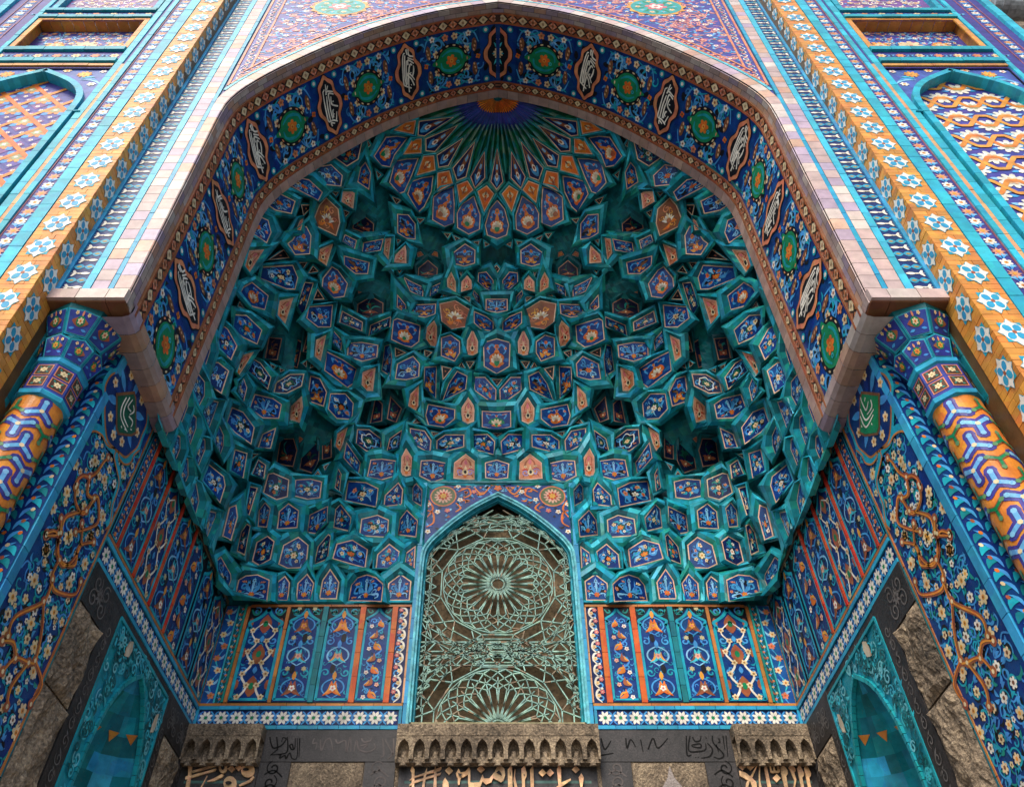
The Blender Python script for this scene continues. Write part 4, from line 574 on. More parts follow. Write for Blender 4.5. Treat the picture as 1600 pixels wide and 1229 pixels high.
vault = thing('muqarnas_vault', 'turquoise honeycomb muqarnas half dome filling the deep portal under the pointed arch', 'vault', (0, 6.2, 4.95))
def _itp(T, z): return np.interp(z, [a for a, _ in T], [b for _, b in T])
def dome(ph, z):
    k = (ph / (math.pi / 2)); k = np.minimum(k, 2 - k); k = k * k * (3 - 2 * k)
    R = _itp(RA, z) * (1 - k) + _itp(RC, z) * k
    p = np.interp(z, [5, 6.2, 7.5, 9.5], [14, 9, 4, 2.1])
    c, s = np.cos(ph), np.sin(ph); n = (np.abs(c) ** p + np.abs(s) ** p) ** (1 / p)
    return c / n, s / n, np.maximum(R, 0)
mb = MB(); NP, NZ = 150, 120; PZ = np.concatenate([np.linspace(4.97, 11.3, 96), np.linspace(11.33, 12.14, NZ - 96)]); V = []
for z in PZ:
    ph = np.linspace(0, math.pi, NP); cx, cy, R = dome(ph, np.full(NP, z))
    off = np.full(NP, 0.22); X = cx * R * 3.0; Y = 5.0 + cy * R * 2.75
    for (a, b, c, r) in POCKETS:
        for sg in (-1, 1):
            d = np.sqrt((X - sg * a) ** 2 + (Y - b) ** 2 + (z - c) ** 2); off = np.maximum(off, 0.22 + 0.30 * np.clip(1.5 - d / r, 0, 1))
    Rr = np.maximum(R, 0.0) + off / 2.9 * (R > 0)
    V.append(np.stack([cx * Rr * 3.0, 5.0 + cy * Rr * 2.75, np.full(NP, z) + 0.04], 1))
V = np.concatenate(V); r = R_(3); F = []; C = []
for j in range(NZ - 1):
    for i in range(NP - 1):
        q_ = V[j * NP + i]
        if abs(q_[0]) < 0.96 and q_[2] < 6.76 and q_[1] > 7: continue
        F.append((j * NP + i, j * NP + i + 1, (j + 1) * NP + i + 1, (j + 1) * NP + i)); C.append(jit(r.choice((TEAL, TEAL, mixc(TEAL, TEALD, .5), mixc(TEAL, SEA, .5))), r, .2))
mb.add(V, F, C); mb.build('backing_vault', M_GLAZE, vault)

def polar_map(poly):                                 # unit square -> polygon
    P = np.array(poly); n = len(P); A2 = 0; c = np.zeros(2)
    for a, b in zip(P, np.roll(P, -1, 0)):
        w = a[0] * b[1] - b[0] * a[1]; A2 += w; c += (a + b) * w
    c = c / (3 * A2) if abs(A2) > 1e-9 else P.mean(0)
    def fn(Q):
        Q = np.asarray(Q, float); out = []
        for x, y in Q:
            rr = math.hypot(x, y)
            if rr < 1e-9: out.append(c); continue
            d = np.array((x, y)) / rr; m = max(abs(d[0]), abs(d[1])); rs = 1 / m; best = None
            for a, b in zip(P, np.roll(P, -1, 0)):
                e = b - a; den = d[0] * e[1] - d[1] * e[0]
                if abs(den) < 1e-12: continue
                w = a - c; t = (w[0] * e[1] - w[1] * e[0]) / den; u = (w[0] * d[1] - w[1] * d[0]) / den
                if t > 0 and -1e-6 <= u <= 1 + 1e-6: best = t if best is None else min(best, t)
            out.append(c + d * (rr / rs) * (best or 0.01))
        return np.array(out)
    return fn
def inset(P, d):                                     # offset a polygon (counter-clockwise) inward by d (negative: outward)
    P = np.array(P, float); n = len(P); out = []
    for i in range(n):
        a, b, c = P[i - 1], P[i], P[(i + 1) % n]; e1 = b - a; e2 = c - b
        e1 /= (np.hypot(*e1) or 1); e2 /= (np.hypot(*e2) or 1)
        n1 = np.array((-e1[1], e1[0])); n2 = np.array((-e2[1], e2[0])); m = n1 + n2; ml = np.hypot(*m)
        if ml < 0.2: out.append(b + n1 * d); continue
        m /= ml; out.append(b + m * d / max(0.45, float(m @ n1)))
    return np.array(out)
def cell_art(kind, r):
    """field colour and ornament in the square -1..1 (y up)"""
    o = Orn(); j = lambda a: r.uniform(-a, a)
    if kind in ('b', 'sb', 'b1', 'b2', 'b3', 'bd', 'bg', 'bo'):
        base = {'bd': NAVY, 'bg': NAVY}.get(kind, mixc(COBALT, NAVY, r.uniform(0, .5)))
        lt = (SKYB, PALE, TURQ) if kind not in ('bd', 'bg') else (mixc(SKYB, NAVY, .4), TURQ, SEA)
        scatter(o, -.8, -.8, .8, .8, .2, 15, r.randrange(9999), (lt[0], lt[1], mixc(lt[0], base, .5), INK, lt[2]), .4)
        for s in (-1, 1):
            o.disc(s * .5 + j(.2), j(.5), .22, INK, .3, 8, .34, j(1))
        if kind == 'b2':
            for s in (-1, 1):
                o.stroke([(0, -.6), (s * .25, .05), (s * .62, .35), (s * .75, .05), (s * .5, -.05)], .13, lt[0], 1, (.6, .7))
                o.stroke([(0, -.6), (s * .4, -.45), (s * .78, -.55), (s * .68, -.82)], .12, lt[1], 1, (.6, .7))
                o.leaf((0, -.5), (s * .42, .72), .2, lt[0], 1, -.15 * s); o.flower(s * .72, .62, .15, CREAM if r.random() < .5 else SALMON, BRICK, 2, 5)
                o.flower(s * .82, -.25, .12, SALMON, BRICK, 2, 5)
            o.leaf((0, -.4), (0, .85), .2, lt[1], 1.2); o.flower(0, .62, .15, PALE, INK, 2, 5); o.flower(0, -.55, .26, ORANGE, AMBER, 2, 6, j(1), BRICK)
        elif kind in ('b1', 'b', 'sb'):
            for s in (-1, 1):
                for t in (-1, 1):
                    o.spiral(s * .5, t * .5 + j(.1), .36, j(3), 1.2, .12, lt[0] if t > 0 else lt[1], 1, s * t, (0, 0))
            o.flower(j(.1), -.1, .3, CREAM if kind == 'sb' else r.choice((ORANGE, CREAM, SALMON)), BRICK, 2, 6, j(1), AMBER)
            for q in range(4): o.flower(r.choice((-.6, .6)) + j(.2), -.75 + q * .5 + j(.1), .14, r.choice((CREAM, SALMON, PALE)), BRICK, 2, 5)
        elif kind == 'bg':
            for s in (-1, 1): o.stroke([(0, .75), (s * .55, .45), (s * .62, -.1), (s * .35, -.6), (0, -.75)], .10, WHITE if r.random() < .6 else PALE, 1.4); o.spiral(s * .72, .5, .3, 0, 1, .12, SKYB, 1, s)
            o.disc(0, 0, .42, DGREEN, 1, 12); o.flower(0, -.05, .24, CREAM, AMBER, 2, 6, j(1), BRICK)
            for s in (-1, 1): o.flower(s * .7, -.65, .13, SALMON, BRICK, 2); o.leaf((s * .3, -.9), (s * .9, -.1), .2, SKYB, 1, .2 * s)
        elif kind == 'bo':
            for s in (-1, 1):
                o.stroke([(0, .1), (s * .3, .55), (s * .75, .5), (s * .7, .1)], .16, lt[0], 1, (.6, .6)); o.leaf((0, -.5), (s * .8, -.1), .34, BROWN, 1.2, .25 * s)
                o.leaf((0, -.5), (s * .7, -.72), .26, AMBER, 1.4, -.2 * s)
            o.flower(0, .45, .16, ORANGE, BROWN, 2, 5); o.flower(0, -.45, .30, ORANGE, CREAM, 2, 5, j(1), BRICK)
        else:
            n = 5 if kind == 'b3' else 4
            for q in range(7):
                a = q * .9 + j(.4); o.leaf((.2 * math.cos(a), .2 * math.sin(a)), (.92 * math.cos(a + .3), .92 * math.sin(a + .3)), .22, r.choice(lt), 1, r.choice((-.3, .3)))
            for s in (-1, 1): o.spiral(s * .62, j(.3), .34, j(3), 1.1, .12, lt[0], 1.2, s)
            o.disc(0, -.05, .34, DGREEN if r.random() < .5 else INK, 1.3, 10)
            cs = [CREAM, SALMON, WHITE, ORANGE, CREAM]
            o.flower(j(.1), -.1, .27, r.choice((CREAM, WHITE, ORANGE)), AMBER, 2, 6, j(1), BRICK)
            for q in range(n): a = q * 6.28 / n + j(.3); o.flower(.62 * math.cos(a), .6 * math.sin(a), r.uniform(.13, .19), r.choice(cs), BRICK, 2, 5, j(1))
        return base, o
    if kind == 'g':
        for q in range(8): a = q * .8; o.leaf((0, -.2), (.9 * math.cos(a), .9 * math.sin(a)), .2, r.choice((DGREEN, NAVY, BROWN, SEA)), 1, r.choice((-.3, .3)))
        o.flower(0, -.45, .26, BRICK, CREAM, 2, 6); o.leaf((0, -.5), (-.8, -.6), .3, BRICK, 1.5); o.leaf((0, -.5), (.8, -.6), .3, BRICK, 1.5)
        return mixc(INK, NAVY, .4), o  # near-black field carries the shade of the recess
    if kind in ('o', 'o2', 'ob'):
        base = mixc(SALMON, PINKL, r.random() * .6)
        for s in (-1, 1):
            o.leaf((0, .8), (s * .6, .1), .25, BRICK, 1, .3 * s); o.leaf((s * .15, -.3), (s * .85, -.1), .26, RED, 1, .2 * s); o.stroke([(0, -.7), (s * .5, -.6), (s * .75, -.85)], .12, BRICK, 1)
            if kind == 'ob': o.spiral(s * .5, -.4, .36, 0, 1.2, .12, LILAC, 1.3, s); o.flower(s * .5, .25, .16, CREAM, BRICK, 2)
        o.leaf((0, -.72), (0, .15), .5, BRICK, 1.5)
        o.disc(0, -.38, .3, CREAM, 1.8, 10, .32); o.leaf((0, -.3), (0, .25), .26, CREAM, 1.8); o.disc(0, -.36, .13, INK, 2.4, 8, .17)
        o.leaf((0, .3), (0, .8), .24, ROSE, 1.8); o.disc(0, -.8, .16, ORANGE, 2, 6)
        return base, o
    if kind == 'r':
        for q in range(9): a = q * .7; o.spiral(.6 * math.cos(a), .6 * math.sin(a), .26, a, 1.1, .1, r.choice((BROWN, SALMON, AMBER)), 1, 1)
        for q in range(7): a = math.pi / 2 + (q - 3) * .42; o.leaf((0, -.35), (.62 * math.cos(a), -.3 + .66 * math.sin(a)), .22, CREAM if q % 2 else WHITE, 2)
        o.disc(0, -.28, .2, BRICK, 2.5, 10)
        for s in (-1, 1): o.leaf((0, -.45), (s * .7, -.75), .24, ORANGE, 1.6, .2)
        return mixc(BRICK, BROWN, .5), o
    if kind in ('w', 'wc', 'wg'):
        base = mixc(COBALT, NAVY, r.random() * .4); gc = GREEN if kind == 'wg' else ORANGE
        for s in (-1, 1):
            o.stroke([(0, .35), (s * .3, .75), (s * .72, .45), (s * .55, .1)], .15, SKYB, 1, (.6, .6)); o.disc(s * .8, -.5, .2, mixc(COBALT, SKYB, .3), .6, 8)
            o.flower(s * .7, .62, .13, SALMON, BRICK, 2)
        o.flower(0, .55, .16, ORANGE, BROWN, 2)
        o.disc(0, -.3, .62, gc, 1.2, 14, .5); o.leaf((0, -.3), (0, .42), .5, gc, 1.2)
        for q in range(6): a = math.pi / 2 + (q - 2.5) * .55; o.leaf((0, -.62), (.5 * math.cos(a), -.45 + .6 * math.sin(a)), .27, mixc(CREAM, WHITE, r.random()), 1.8)
        o.disc(0, -.5, .16, GREEN if r.random() < .5 else BRICK, 2.4, 8); o.leaf((0, -.6), (-.55, -.7), .2, ORANGE, 2); o.leaf((0, -.6), (.55, -.7), .2, ORANGE, 2)
        return base, o
    if kind in ('f', 'f2'):
        o.ring(0, 0, .26, .55, CREAM if kind == 'f' else AMBER, 1, 12); o.disc(0, -.3, .18, BRICK, 1.6, 8); o.leaf((0, .1), (0, .62), .2, BROWN, 1.4)
        for s in (-1, 1): o.leaf((0, -.55), (s * .75, -.2), .2, RED, 1)
        return (ORANGE if kind == 'f' else BRICK), o
    if kind == 'p':
        o.leaf((0, -.5), (0, .95), .8, BROWN, 1); o.leaf((0, -.45), (0, .4), .5, BRICK, 1.3); o.disc(0, -.25, .2, WHITE, 1.8, 8, .3); o.disc(0, -.25, .09, BRICK, 2.2, 6, .14)
        for s in (-1, 1): o.leaf((0, -.9), (s * .6, -.45), .3, SKYB, 1.5, .2 * s)
        o.disc(0, .45, .1, PALE, 1.8, 6, .16)
        return NAVY, o
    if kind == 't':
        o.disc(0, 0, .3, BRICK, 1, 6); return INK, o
    return COBALT, o
CELLNAME = {'o': 'spur_cell', 'o2': 'spur_cell', 'ob': 'spur_cell', 'r': 'lotus_cell', 'w': 'lily_cell', 'wc': 'lily_cell', 'wg': 'lily_cell', 'f': 'fan_lozenge', 'f2': 'recess_lozenge', 'p': 'fan_petal', 'g': 'recess_cell', 't': 'corner_triangle'}
def make_cell(kind, pts, outer, seed):
    """one cell: raised rim of short turquoise bricks round a sunk floral inset"""
    r = R_(seed); P = np.array(pts); C = P.mean(0); N = np.zeros(3)
    for a, b in zip(P, np.roll(P, -1, 0)): N += np.cross(a - C, b - C)
    N /= np.linalg.norm(N)
    if N @ C > 0: N = -N
    V = np.array((0, 0, 1.0)) - N * N[2]
    if kind in ('p', 'f', 'w') and C[2] > 9.6:       # the fan points away from its apex
        V = np.array((0, 5.0, 12.0)) - C; V = V - N * (V @ N)
    V /= np.linalg.norm(V); U = np.cross(V, N); Q = np.stack([(P - C) @ U, (P - C) @ V], 1); W = np.array(outer); W = np.stack([(W - C) @ U, (W - C) @ V], 1)
    ar = sum(a[0] * b[1] - b[0] * a[1] for a, b in zip(Q, np.roll(Q, -1, 0)))
    if ar < 0: Q = Q[::-1]; W = W[::-1]
    fn = plane(C, U, V, N); size = math.sqrt(abs(ar) / 2)
    up = {'t': .004, 'f2': .008, 'p': .008, 'f': .010}.get(kind, .020); dn = {'t': -.004, 'f2': -.008, 'p': -.006, 'f': -.008}.get(kind, -.022)
    P3 = P if ar >= 0 else P[::-1]; W3 = np.array(outer) if ar >= 0 else np.array(outer)[::-1]
    Lp = [W3, W3 + (P3 - W3) * .30 + N * up, W3 + (P3 - W3) * .68 + N * up, W3 + (P3 - W3) * .90 + N * dn * .3, P3 + N * dn]
    fm = MB(); n = len(Q); pal = {'g': (TEALD, TEALD, TEAL), 'p': (SEA, mixc(SEA, CREAM, .18), TEAL)}.get(kind, (TURQ, TURQL, mixc(TURQ, TEAL, .4), SEA, mixc(TURQ, TURQL, .5), mixc(TURQ, SEA, .4), TURQ, mixc(TURQ, SKYB, .2)))  # crest highlight put into the colour: brighter turquoise along the rim top
    pal2 = (TEAL, TEALD, TEAL, SEA)  # bevels painted darker to set off the bright crest
    if kind in ('g', 'f2'): pal2 = (TEALD,); pal = (TEALD, mixc(TEALD, TEAL, .5))  # recessed cells: shade put into darker rim colours
    for i in range(n):
        k = (i + 1) % n; L = float(np.hypot(*(Q[k] - Q[i]))); m = max(1, int(round(L / .085)))
        for q in range(m):
            c = jit(r.choice(pal), r, .25); c2 = jit(r.choice(pal2), r, .25); c3 = jit(r.choice(pal2), r, .25); t0, t1 = q / m, (q + 1) / m
            rows = [np.array([p[i] * (1 - t0) + p[k] * t0, p[i] * (1 - t1) + p[k] * t1]) for p in Lp]
            for a in range(4):
                fm.add(np.concatenate([rows[a], rows[a + 1]]), [(0, 1, 3, 2)], c if a == 1 else c2 if a == 0 else c3)
    if kind != 't' or True:
        li = min(0.013, size * .09); q2 = inset(Q, li)
        lc = mixc(PINKL, CREAM, r.random() * .6) if kind not in ('g', 'f2') else mixc(BROWN, PINKL, .35)
        for i in range(n):
            k = (i + 1) % n
            fm.add(np.concatenate([fn(np.array([Q[i], Q[k]]), dn + .0005), fn(np.array([q2[i], q2[k]]), dn + .0005)]), [(0, 1, 3, 2)], jit(lc, r, .15))
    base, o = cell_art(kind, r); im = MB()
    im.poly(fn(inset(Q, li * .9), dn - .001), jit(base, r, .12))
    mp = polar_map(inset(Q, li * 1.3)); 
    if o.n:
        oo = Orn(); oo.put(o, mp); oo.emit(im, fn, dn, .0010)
    return fm, im, abs(ar) / 2
cells = []
for i, (kind, flat, flat2) in enumerate(CELLS):
    P = np.array(flat).reshape(-1, 3); P2 = np.array(flat2).reshape(-1, 3); P2[:, 2] = np.maximum(P2[:, 2], 4.975); P2[:, 1] = np.minimum(P2[:, 1], np.where(P2[:, 2] < 5.6, 7.745, 9.0)); cx = P[:, 0].mean()
    for sg in ((1,) if abs(cx) < 0.05 else (1, -1)):
        fm, im, ar = make_cell(kind, P * [sg, 1, 1], P2 * [sg, 1, 1], 1000 + i * 2 + (sg > 0)); cells.append((ar, CELLNAME.get(kind, 'blue_cell'), fm, im))
count = {}; rest = {}
for ar, nm, fm, im in sorted(cells, key=lambda q: -q[0]):
    count[nm] = count.get(nm, 0) + 1
    if nm in ('corner_triangle',) or count[nm] > 96:
        rest.setdefault(nm, MB()); rest[nm].merge(fm); rest[nm].merge(im); continue
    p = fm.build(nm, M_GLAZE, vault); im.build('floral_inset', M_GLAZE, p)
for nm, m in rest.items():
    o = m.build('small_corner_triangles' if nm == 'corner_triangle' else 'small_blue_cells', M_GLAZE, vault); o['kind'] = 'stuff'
# fan at the crown: green flutes, ribs and the orange shell
mb = MB(); fr = R_(5); NF = 24
def fanpt(a, t, h=0.0):                              # a: angle 0..pi, t: 0 apex .. 1 rim
    z = 12.115 - 1.40 * t ** 1.6; cx, cy, R = dome(np.array([a]), np.array([z])); R = max(float(R[0]) , 0.02 * t) + h / 2.9
    return np.array((float(cx[0]) * R * 3.0, 5.0 + float(cy[0]) * R * 2.75, z))
for k in range(NF):
    a0, a1 = math.pi * k / NF, math.pi * (k + 1) / NF; am = (a0 + a1) / 2
    ts = [.30, .37, .44, .51, .58, .66]
    for t0, t1 in zip(ts[:-1], ts[1:]):
        for (u0, u1, h0, h1) in ((a0, am, 0.05, .13), (am, a1, .13, 0.05)):
            mb.add([fanpt(u0, t0, h0), fanpt(u1, t0, h1), fanpt(u1, t1, h1), fanpt(u0, t1, h0)], [(0, 1, 2, 3)], jit(mixc(GREEN, DGREEN, fr.random()), fr, .3))
mb.build('fan_flutes', M_GLAZE, vault)
mb = MB()
for k in range(NF + 1):
    a = math.pi * k / NF; ts = np.linspace(.34, .72, 9)
    for t0, t1 in zip(ts[:-1], ts[1:]):
        c = jit(fr.choice((SEA, mixc(SEA, CREAM, .2), TEAL, mixc(TEAL, CREAM, .1))), fr, .25); w0, w1 = .011 + .006 * (1 - t0), .011 + .006 * (1 - t1)
        for e in (-1, 1):
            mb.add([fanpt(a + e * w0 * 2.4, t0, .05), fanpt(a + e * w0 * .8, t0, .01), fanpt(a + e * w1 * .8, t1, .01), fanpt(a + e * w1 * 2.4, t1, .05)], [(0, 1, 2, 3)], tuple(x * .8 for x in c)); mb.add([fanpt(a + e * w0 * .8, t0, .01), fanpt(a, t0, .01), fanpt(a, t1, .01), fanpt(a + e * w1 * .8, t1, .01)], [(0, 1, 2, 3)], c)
mb.build('fan_ribs', M_GLAZE, vault)
mb = MB()
for k in range(NF):
    a0, a1 = math.pi * k / NF, math.pi * (k + 1) / NF; am = (a0 + a1) / 2; g_ = .012
    mb.add([fanpt(a0 + g_, .01, .06), fanpt(am, .01, .05), fanpt(am, .245, -.02), fanpt(a0 + g_, .20, .03)], [(0, 1, 2, 3)], jit(ORANGE, fr, .15)); mb.add([fanpt(am, .01, .05), fanpt(a1 - g_, .01, .06), fanpt(a1 - g_, .20, .03), fanpt(am, .245, -.02)], [(0, 1, 2, 3)], jit(mixc(ORANGE, AMBER, .5), fr, .15))
    for u0, u1, e in ((a0, am, 0), (am, a1, 1)):
        um = (u0 + u1) / 2; mb.add([fanpt(u0, .19, .05), fanpt(u1, .19, .05), fanpt(u1, .31, .04), fanpt(um, .40, .02), fanpt(u0, .31, .04)], [(0, 1, 2, 3, 4)], jit(mixc(COBALT, PURPLE, .25 + .3 * e), fr, .25))
mb.build('orange_shell', M_GLAZE, vault)

# ------------------------------------------------------------------ calligraphy strokes for the cartouches (traced, in units of half width / half height)
SCRIPT_A = [[(-.24, .78), (-.29, .64), (.07, .72)], [(.38, .69), (-.05, .57), (-.5, .53), (-.52, .19), (-.48, -.24), (-.4, -.62)], [(-.31, .6), (-.29, .05), (-.14, -.4)],
            [(-.05, .51), (-.07, .11), (.02, -.14)], [(.07, .49), (.12, .24), (.26, .19)], [(.29, .62), (.5, .32)], [(.74, .15), (.24, 0), (.17, -.14), (.26, -.32)],
            [(.02, -.14), (.1, -.46), (.57, -.36)], [(-.17, -.46), (0, -.57), (.57, -.46)], [(-.12, -.54), (0, -.84)], [(0, -.62), (.19, -.76)], [(-.43, -.59), (-.21, -.68)], [(.3, -.1), (.42, -.12)], [(.2, .38), (.24, .36)]]
SCRIPT_B = [[(-.15, .82), (-.12, .5), (-.02, .1), (.1, -.2)], [(.1, .68), (-.4, .52), (-.56, .42), (-.52, 0), (-.4, -.5), (-.25, -.78), (-.1, -.8)], [(-.35, .5), (-.38, .1), (-.25, -.4), (-.12, -.72)], [(-.25, .48), (-.2, 0), (-.05, -.5)],
            [(.4, .6), (.2, .3), (-.08, .12), (0, .02), (.3, .2), (.5, .38)], [(.3, .25), (.5, 0), (.55, -.22)], [(.05, 0), (.15, -.2), (.3, -.32), (.42, -.24)], [(.05, -.3), (.12, -.5), (.6, -.3)], [(.1, -.6), (.62, -.44)], [(.65, -.58), (.25, -.68), (.25, -.95)], [(.1, -.72), (.05, -.92), (.15, -.88)], [(.2, .06), (.26, .02)], [(.1, .55), (.16, .53)]]
def cartouche(o, x, y, w, h, script, fl=1):
    A = [(0, 1), (.28, .86), (.62, .70), (.66, .40), (.95, .18), (1, 0), (.95, -.18), (.66, -.40), (.62, -.70), (.28, -.86), (0, -1)]
    A = A + [(-a, b) for a, b in A[::-1][1:-1]]
    P = [(x + a * w, y + b * h) for a, b in crom(A, 3, True)]; o.poly(P, SALMON if fl else BRICK, 2)
    o.poly([(x + a * w * 1.07, y + b * h * 1.04) for a, b in crom(A, 3, True)], INK, 1.6)
    o.poly([(x + a * w * .74, y + b * h * .86) for a, b in crom(A, 3, True)], INK, 3)
    for s in (SCRIPT_A, SCRIPT_B)[script] if script < 2 else []:
        o.stroke([(x + a * w * .80, y + b * h * .84) for a, b in s], .024, WHITE, 4, (.8, .6), 5)
def diamonds(o, x0, x1, y, w, cols):
    n = max(1, int(round((x1 - x0) / (w * 1.15))))
    for k in range(n):
        x = x0 + (k + .5) * (x1 - x0) / n; c = cols[k % 2]
        o.poly([(x - w * .5, y), (x, y - w * .44), (x + w * .5, y), (x, y + w * .44)], c, 2)
        o.poly([(x - w * .13, y - w * .13), (x + w * .13, y - w * .13), (x + w * .13, y + w * .13), (x - w * .13, y + w * .13)], BROWN if k % 2 else mixc(BROWN, CREAM, .35), 3)
        for a in (0.78, 2.36, 3.93, 5.5): o.disc(x + w * .25 * math.cos(a), y + w * .25 * math.sin(a), w * .08, mixc(c, WHITE, .35), 3, 5)
        xm = x + .5 * (x1 - x0) / n
        o.poly([(xm - w * .3, y + w * .4), (xm + w * .3, y + w * .4), (xm, y + w * .16)], BRICK, 1.5); o.poly([(xm - w * .3, y - w * .4), (xm + w * .3, y - w * .4), (xm, y - w * .16)], BRICK, 1.5)

# ------------------------------------------------------------------ the great pointed arch
arch = thing('pointed_arch', 'deep pointed arch band with blue soffit of calligraphy cartouches and pale stone edge', 'arch', (0, 4.3, 5.0))
mb = MB(); SS = np.linspace(-ARC_L, ARC_L, 150); DEP = A_B - A_F
for a, b in zip(SS[:-1], SS[1:]):
    mb.add(soffit([(a, 0.13), (b, 0.13), (b, DEP - .12), (a, DEP - .12)], 0.0), [(0, 1, 2, 3)], NAVY)
mb.build('soffit', M_GLAZE, arch)
# moulded borders with diamonds
for (y0, y1) in ((.135, .285), (1.11, 1.235)):
    mb = MB()
    for a, b in zip(SS[:-1], SS[1:]):
        mb.add(soffit([(a, y0), (b, y0), (b, y1), (a, y1)], 0.012), [(0, 1, 2, 3)], mixc(INK, BROWN, .25))
        for yy in (y0, y1 - .022): mb.add(soffit([(a, yy), (b, yy), (b, yy + .022), (a, yy + .022)], 0.026), [(0, 1, 2, 3)], jit(BRICK, rnd, .2))
        for yy, e in ((y0, 0), (y0 + .022, 0), (y1 - .022, 0), (y1, 0)):
            q = soffit([(a, yy), (b, yy)], 0.0); q2 = soffit([(a, yy), (b, yy)], 0.026); mb.add(np.concatenate([q, q2]), [(0, 1, 3, 2)], BROWN)
    o = Orn(); diamonds(o, -ARC_L, ARC_L, (y0 + y1) / 2, (y1 - y0) * .86, (CREAM, mixc(SALMON, BRICK, .3))); o.emit(mb, soffit, .013)
    mb.build('diamond_border', M_GLAZE, arch)
# blue field: medallions, cartouches and scrolls
fy = .70; STEP = (ARC_L - .62) / 10.6
mb = MB(); o = Orn(); fr = R_(11)
def spray(x0, x1, r):
    xm = (x0 + x1) / 2; w = (x1 - x0) / 2
    for q in range(16):
        X = xm + r.uniform(-1, 1) * w; Y = fy + r.uniform(-.36, .36)
        o.spiral(X, Y, r.uniform(.05, .085), r.uniform(0, 6), r.uniform(.6, 1.0), .024, r.choice((SKYB, TURQ, SKYB, mixc(SKYB, COBALT, .5))), .7, r.choice((-1, 1)))
    for q in range(22):
        X = xm + r.uniform(-1, 1) * w; Y = fy + r.uniform(-.37, .37); a = r.uniform(0, 6.28)
        o.leaf((X, Y), (X + .10 * math.cos(a), Y + .10 * math.sin(a)), .035, r.choice((SKYB, TURQ, INK)), .75, .25)
    for sx in (-1, 1):
        for sy in (-1, 1):
            X = xm + sx * w * .42; Y = fy + sy * .24
            o.disc(X, Y + sy * .03, .10, INK, .4, 9, .07); o.spiral(X, Y, .105, r.uniform(0, 6), 1.1, .026, SKYB, 1, sx * sy)
            o.stroke([(xm + sx * w * .1, fy + sy * .06), (xm + sx * w * .3, fy + sy * .30), (xm + sx * w * .75, fy + sy * .36), (xm + sx * w * .95, fy + sy * .2)], .030, SKYB, .8, (.5, .5))
            o.stroke([(xm + sx * w * .2, fy + sy * .38), (xm + sx * w * .55, fy + sy * .33), (xm + sx * w * .9, fy + sy * .37)], .024, TURQ, .9, (.4, .4))
            for q in range(4):
                a = r.uniform(0, 6.28); o.leaf((X, Y), (X + .13 * math.cos(a), Y + .13 * math.sin(a)), .035, r.choice((SKYB, TURQ, PALE)), 1, .25)
            o.flower(xm + sx * w * .52, fy + sy * .13, .055, CREAM, BRICK, 2, 5, r.random()); o.flower(xm + sx * w * .16, fy + sy * .33, .052, CREAM if sx > 0 else SALMON, BRICK, 2, 5, r.random())
            o.flower(xm + sx * w * .62, fy + sy * .34, .045, WHITE, BRICK, 2, 5)
            for q in range(3): o.disc(xm + sx * w * (.78 + .03 * q), fy + sy * (.10 + .055 * q), .02, mixc(SALMON, CREAM, .5), 2.2, 6, .013, 1.2)
            o.disc(xm + sx * w * .8, fy + sy * .17, .04, BROWN, 1.8, 8, .10)
        o.flower(xm + sx * w * .92, fy, .04, ORANGE, BROWN, 2, 4)
for k in range(-6, 6):
    spray((k * 2) * STEP, (k * 2 + 2) * STEP, fr) if 0 else None
meds = []; carts = []
for k in range(-11, 12):
    s = k * STEP
    if k % 2: meds.append(s); spray(s - STEP * .62, s + STEP * .62, fr)
    else: carts.append((k, s))
for s in np.linspace(-ARC_L, ARC_L, 130): o.disc(s, fy + fr.uniform(-.36, .36), .035, INK, .2, 7, .06, fr.uniform(0, 3))
base = MB()
for a, b in zip(SS[:-1], SS[1:]): base.add(soffit([(a, .285), (b, .285), (b, 1.11), (a, 1.11)], 0.006), [(0, 1, 2, 3)], jit(mixc(COBALT, NAVY, .25), fr, .2))
o = o.slice(.07); o.emit(base, soffit, .008); base.build('blue_scroll_field', M_GLAZE, arch)
for s in meds:
    m = MB(); o = Orn()
    o.disc(s, fy, .27, INK, 2.0, 20, .24); o.disc(s, fy, .215, GREEN, 3, 18, .19); o.leaf((s - .31, fy), (s + .31, fy), .2, GREEN, 2.8)
    for q in range(14):
        a = q * 6.283 / 14; o.disc(s + .245 * math.cos(a), fy + .215 * math.sin(a), .026, CREAM if q % 3 else SALMON, 3, 6, .011, a + 1.57)
    for sg in (-1, 1): o.stroke([(s - sg * .17, fy), (s - sg * .14, fy + sg * .10), (s + sg * .02, fy + sg * .14), (s + sg * .15, fy + sg * .08)], .042, mixc(TURQ, GREEN, .3), 3.5, (.4, .4))
    o.flower(s, fy, .09, ORANGE, AMBER, 4, 6, .3, RED); o.ring(s + .1, fy + .03, .012, .026, TURQL, 4, 8)
    o = o.slice(.05); o.emit(m, soffit, .010); m.build('green_medallion', M_GLAZE, arch)
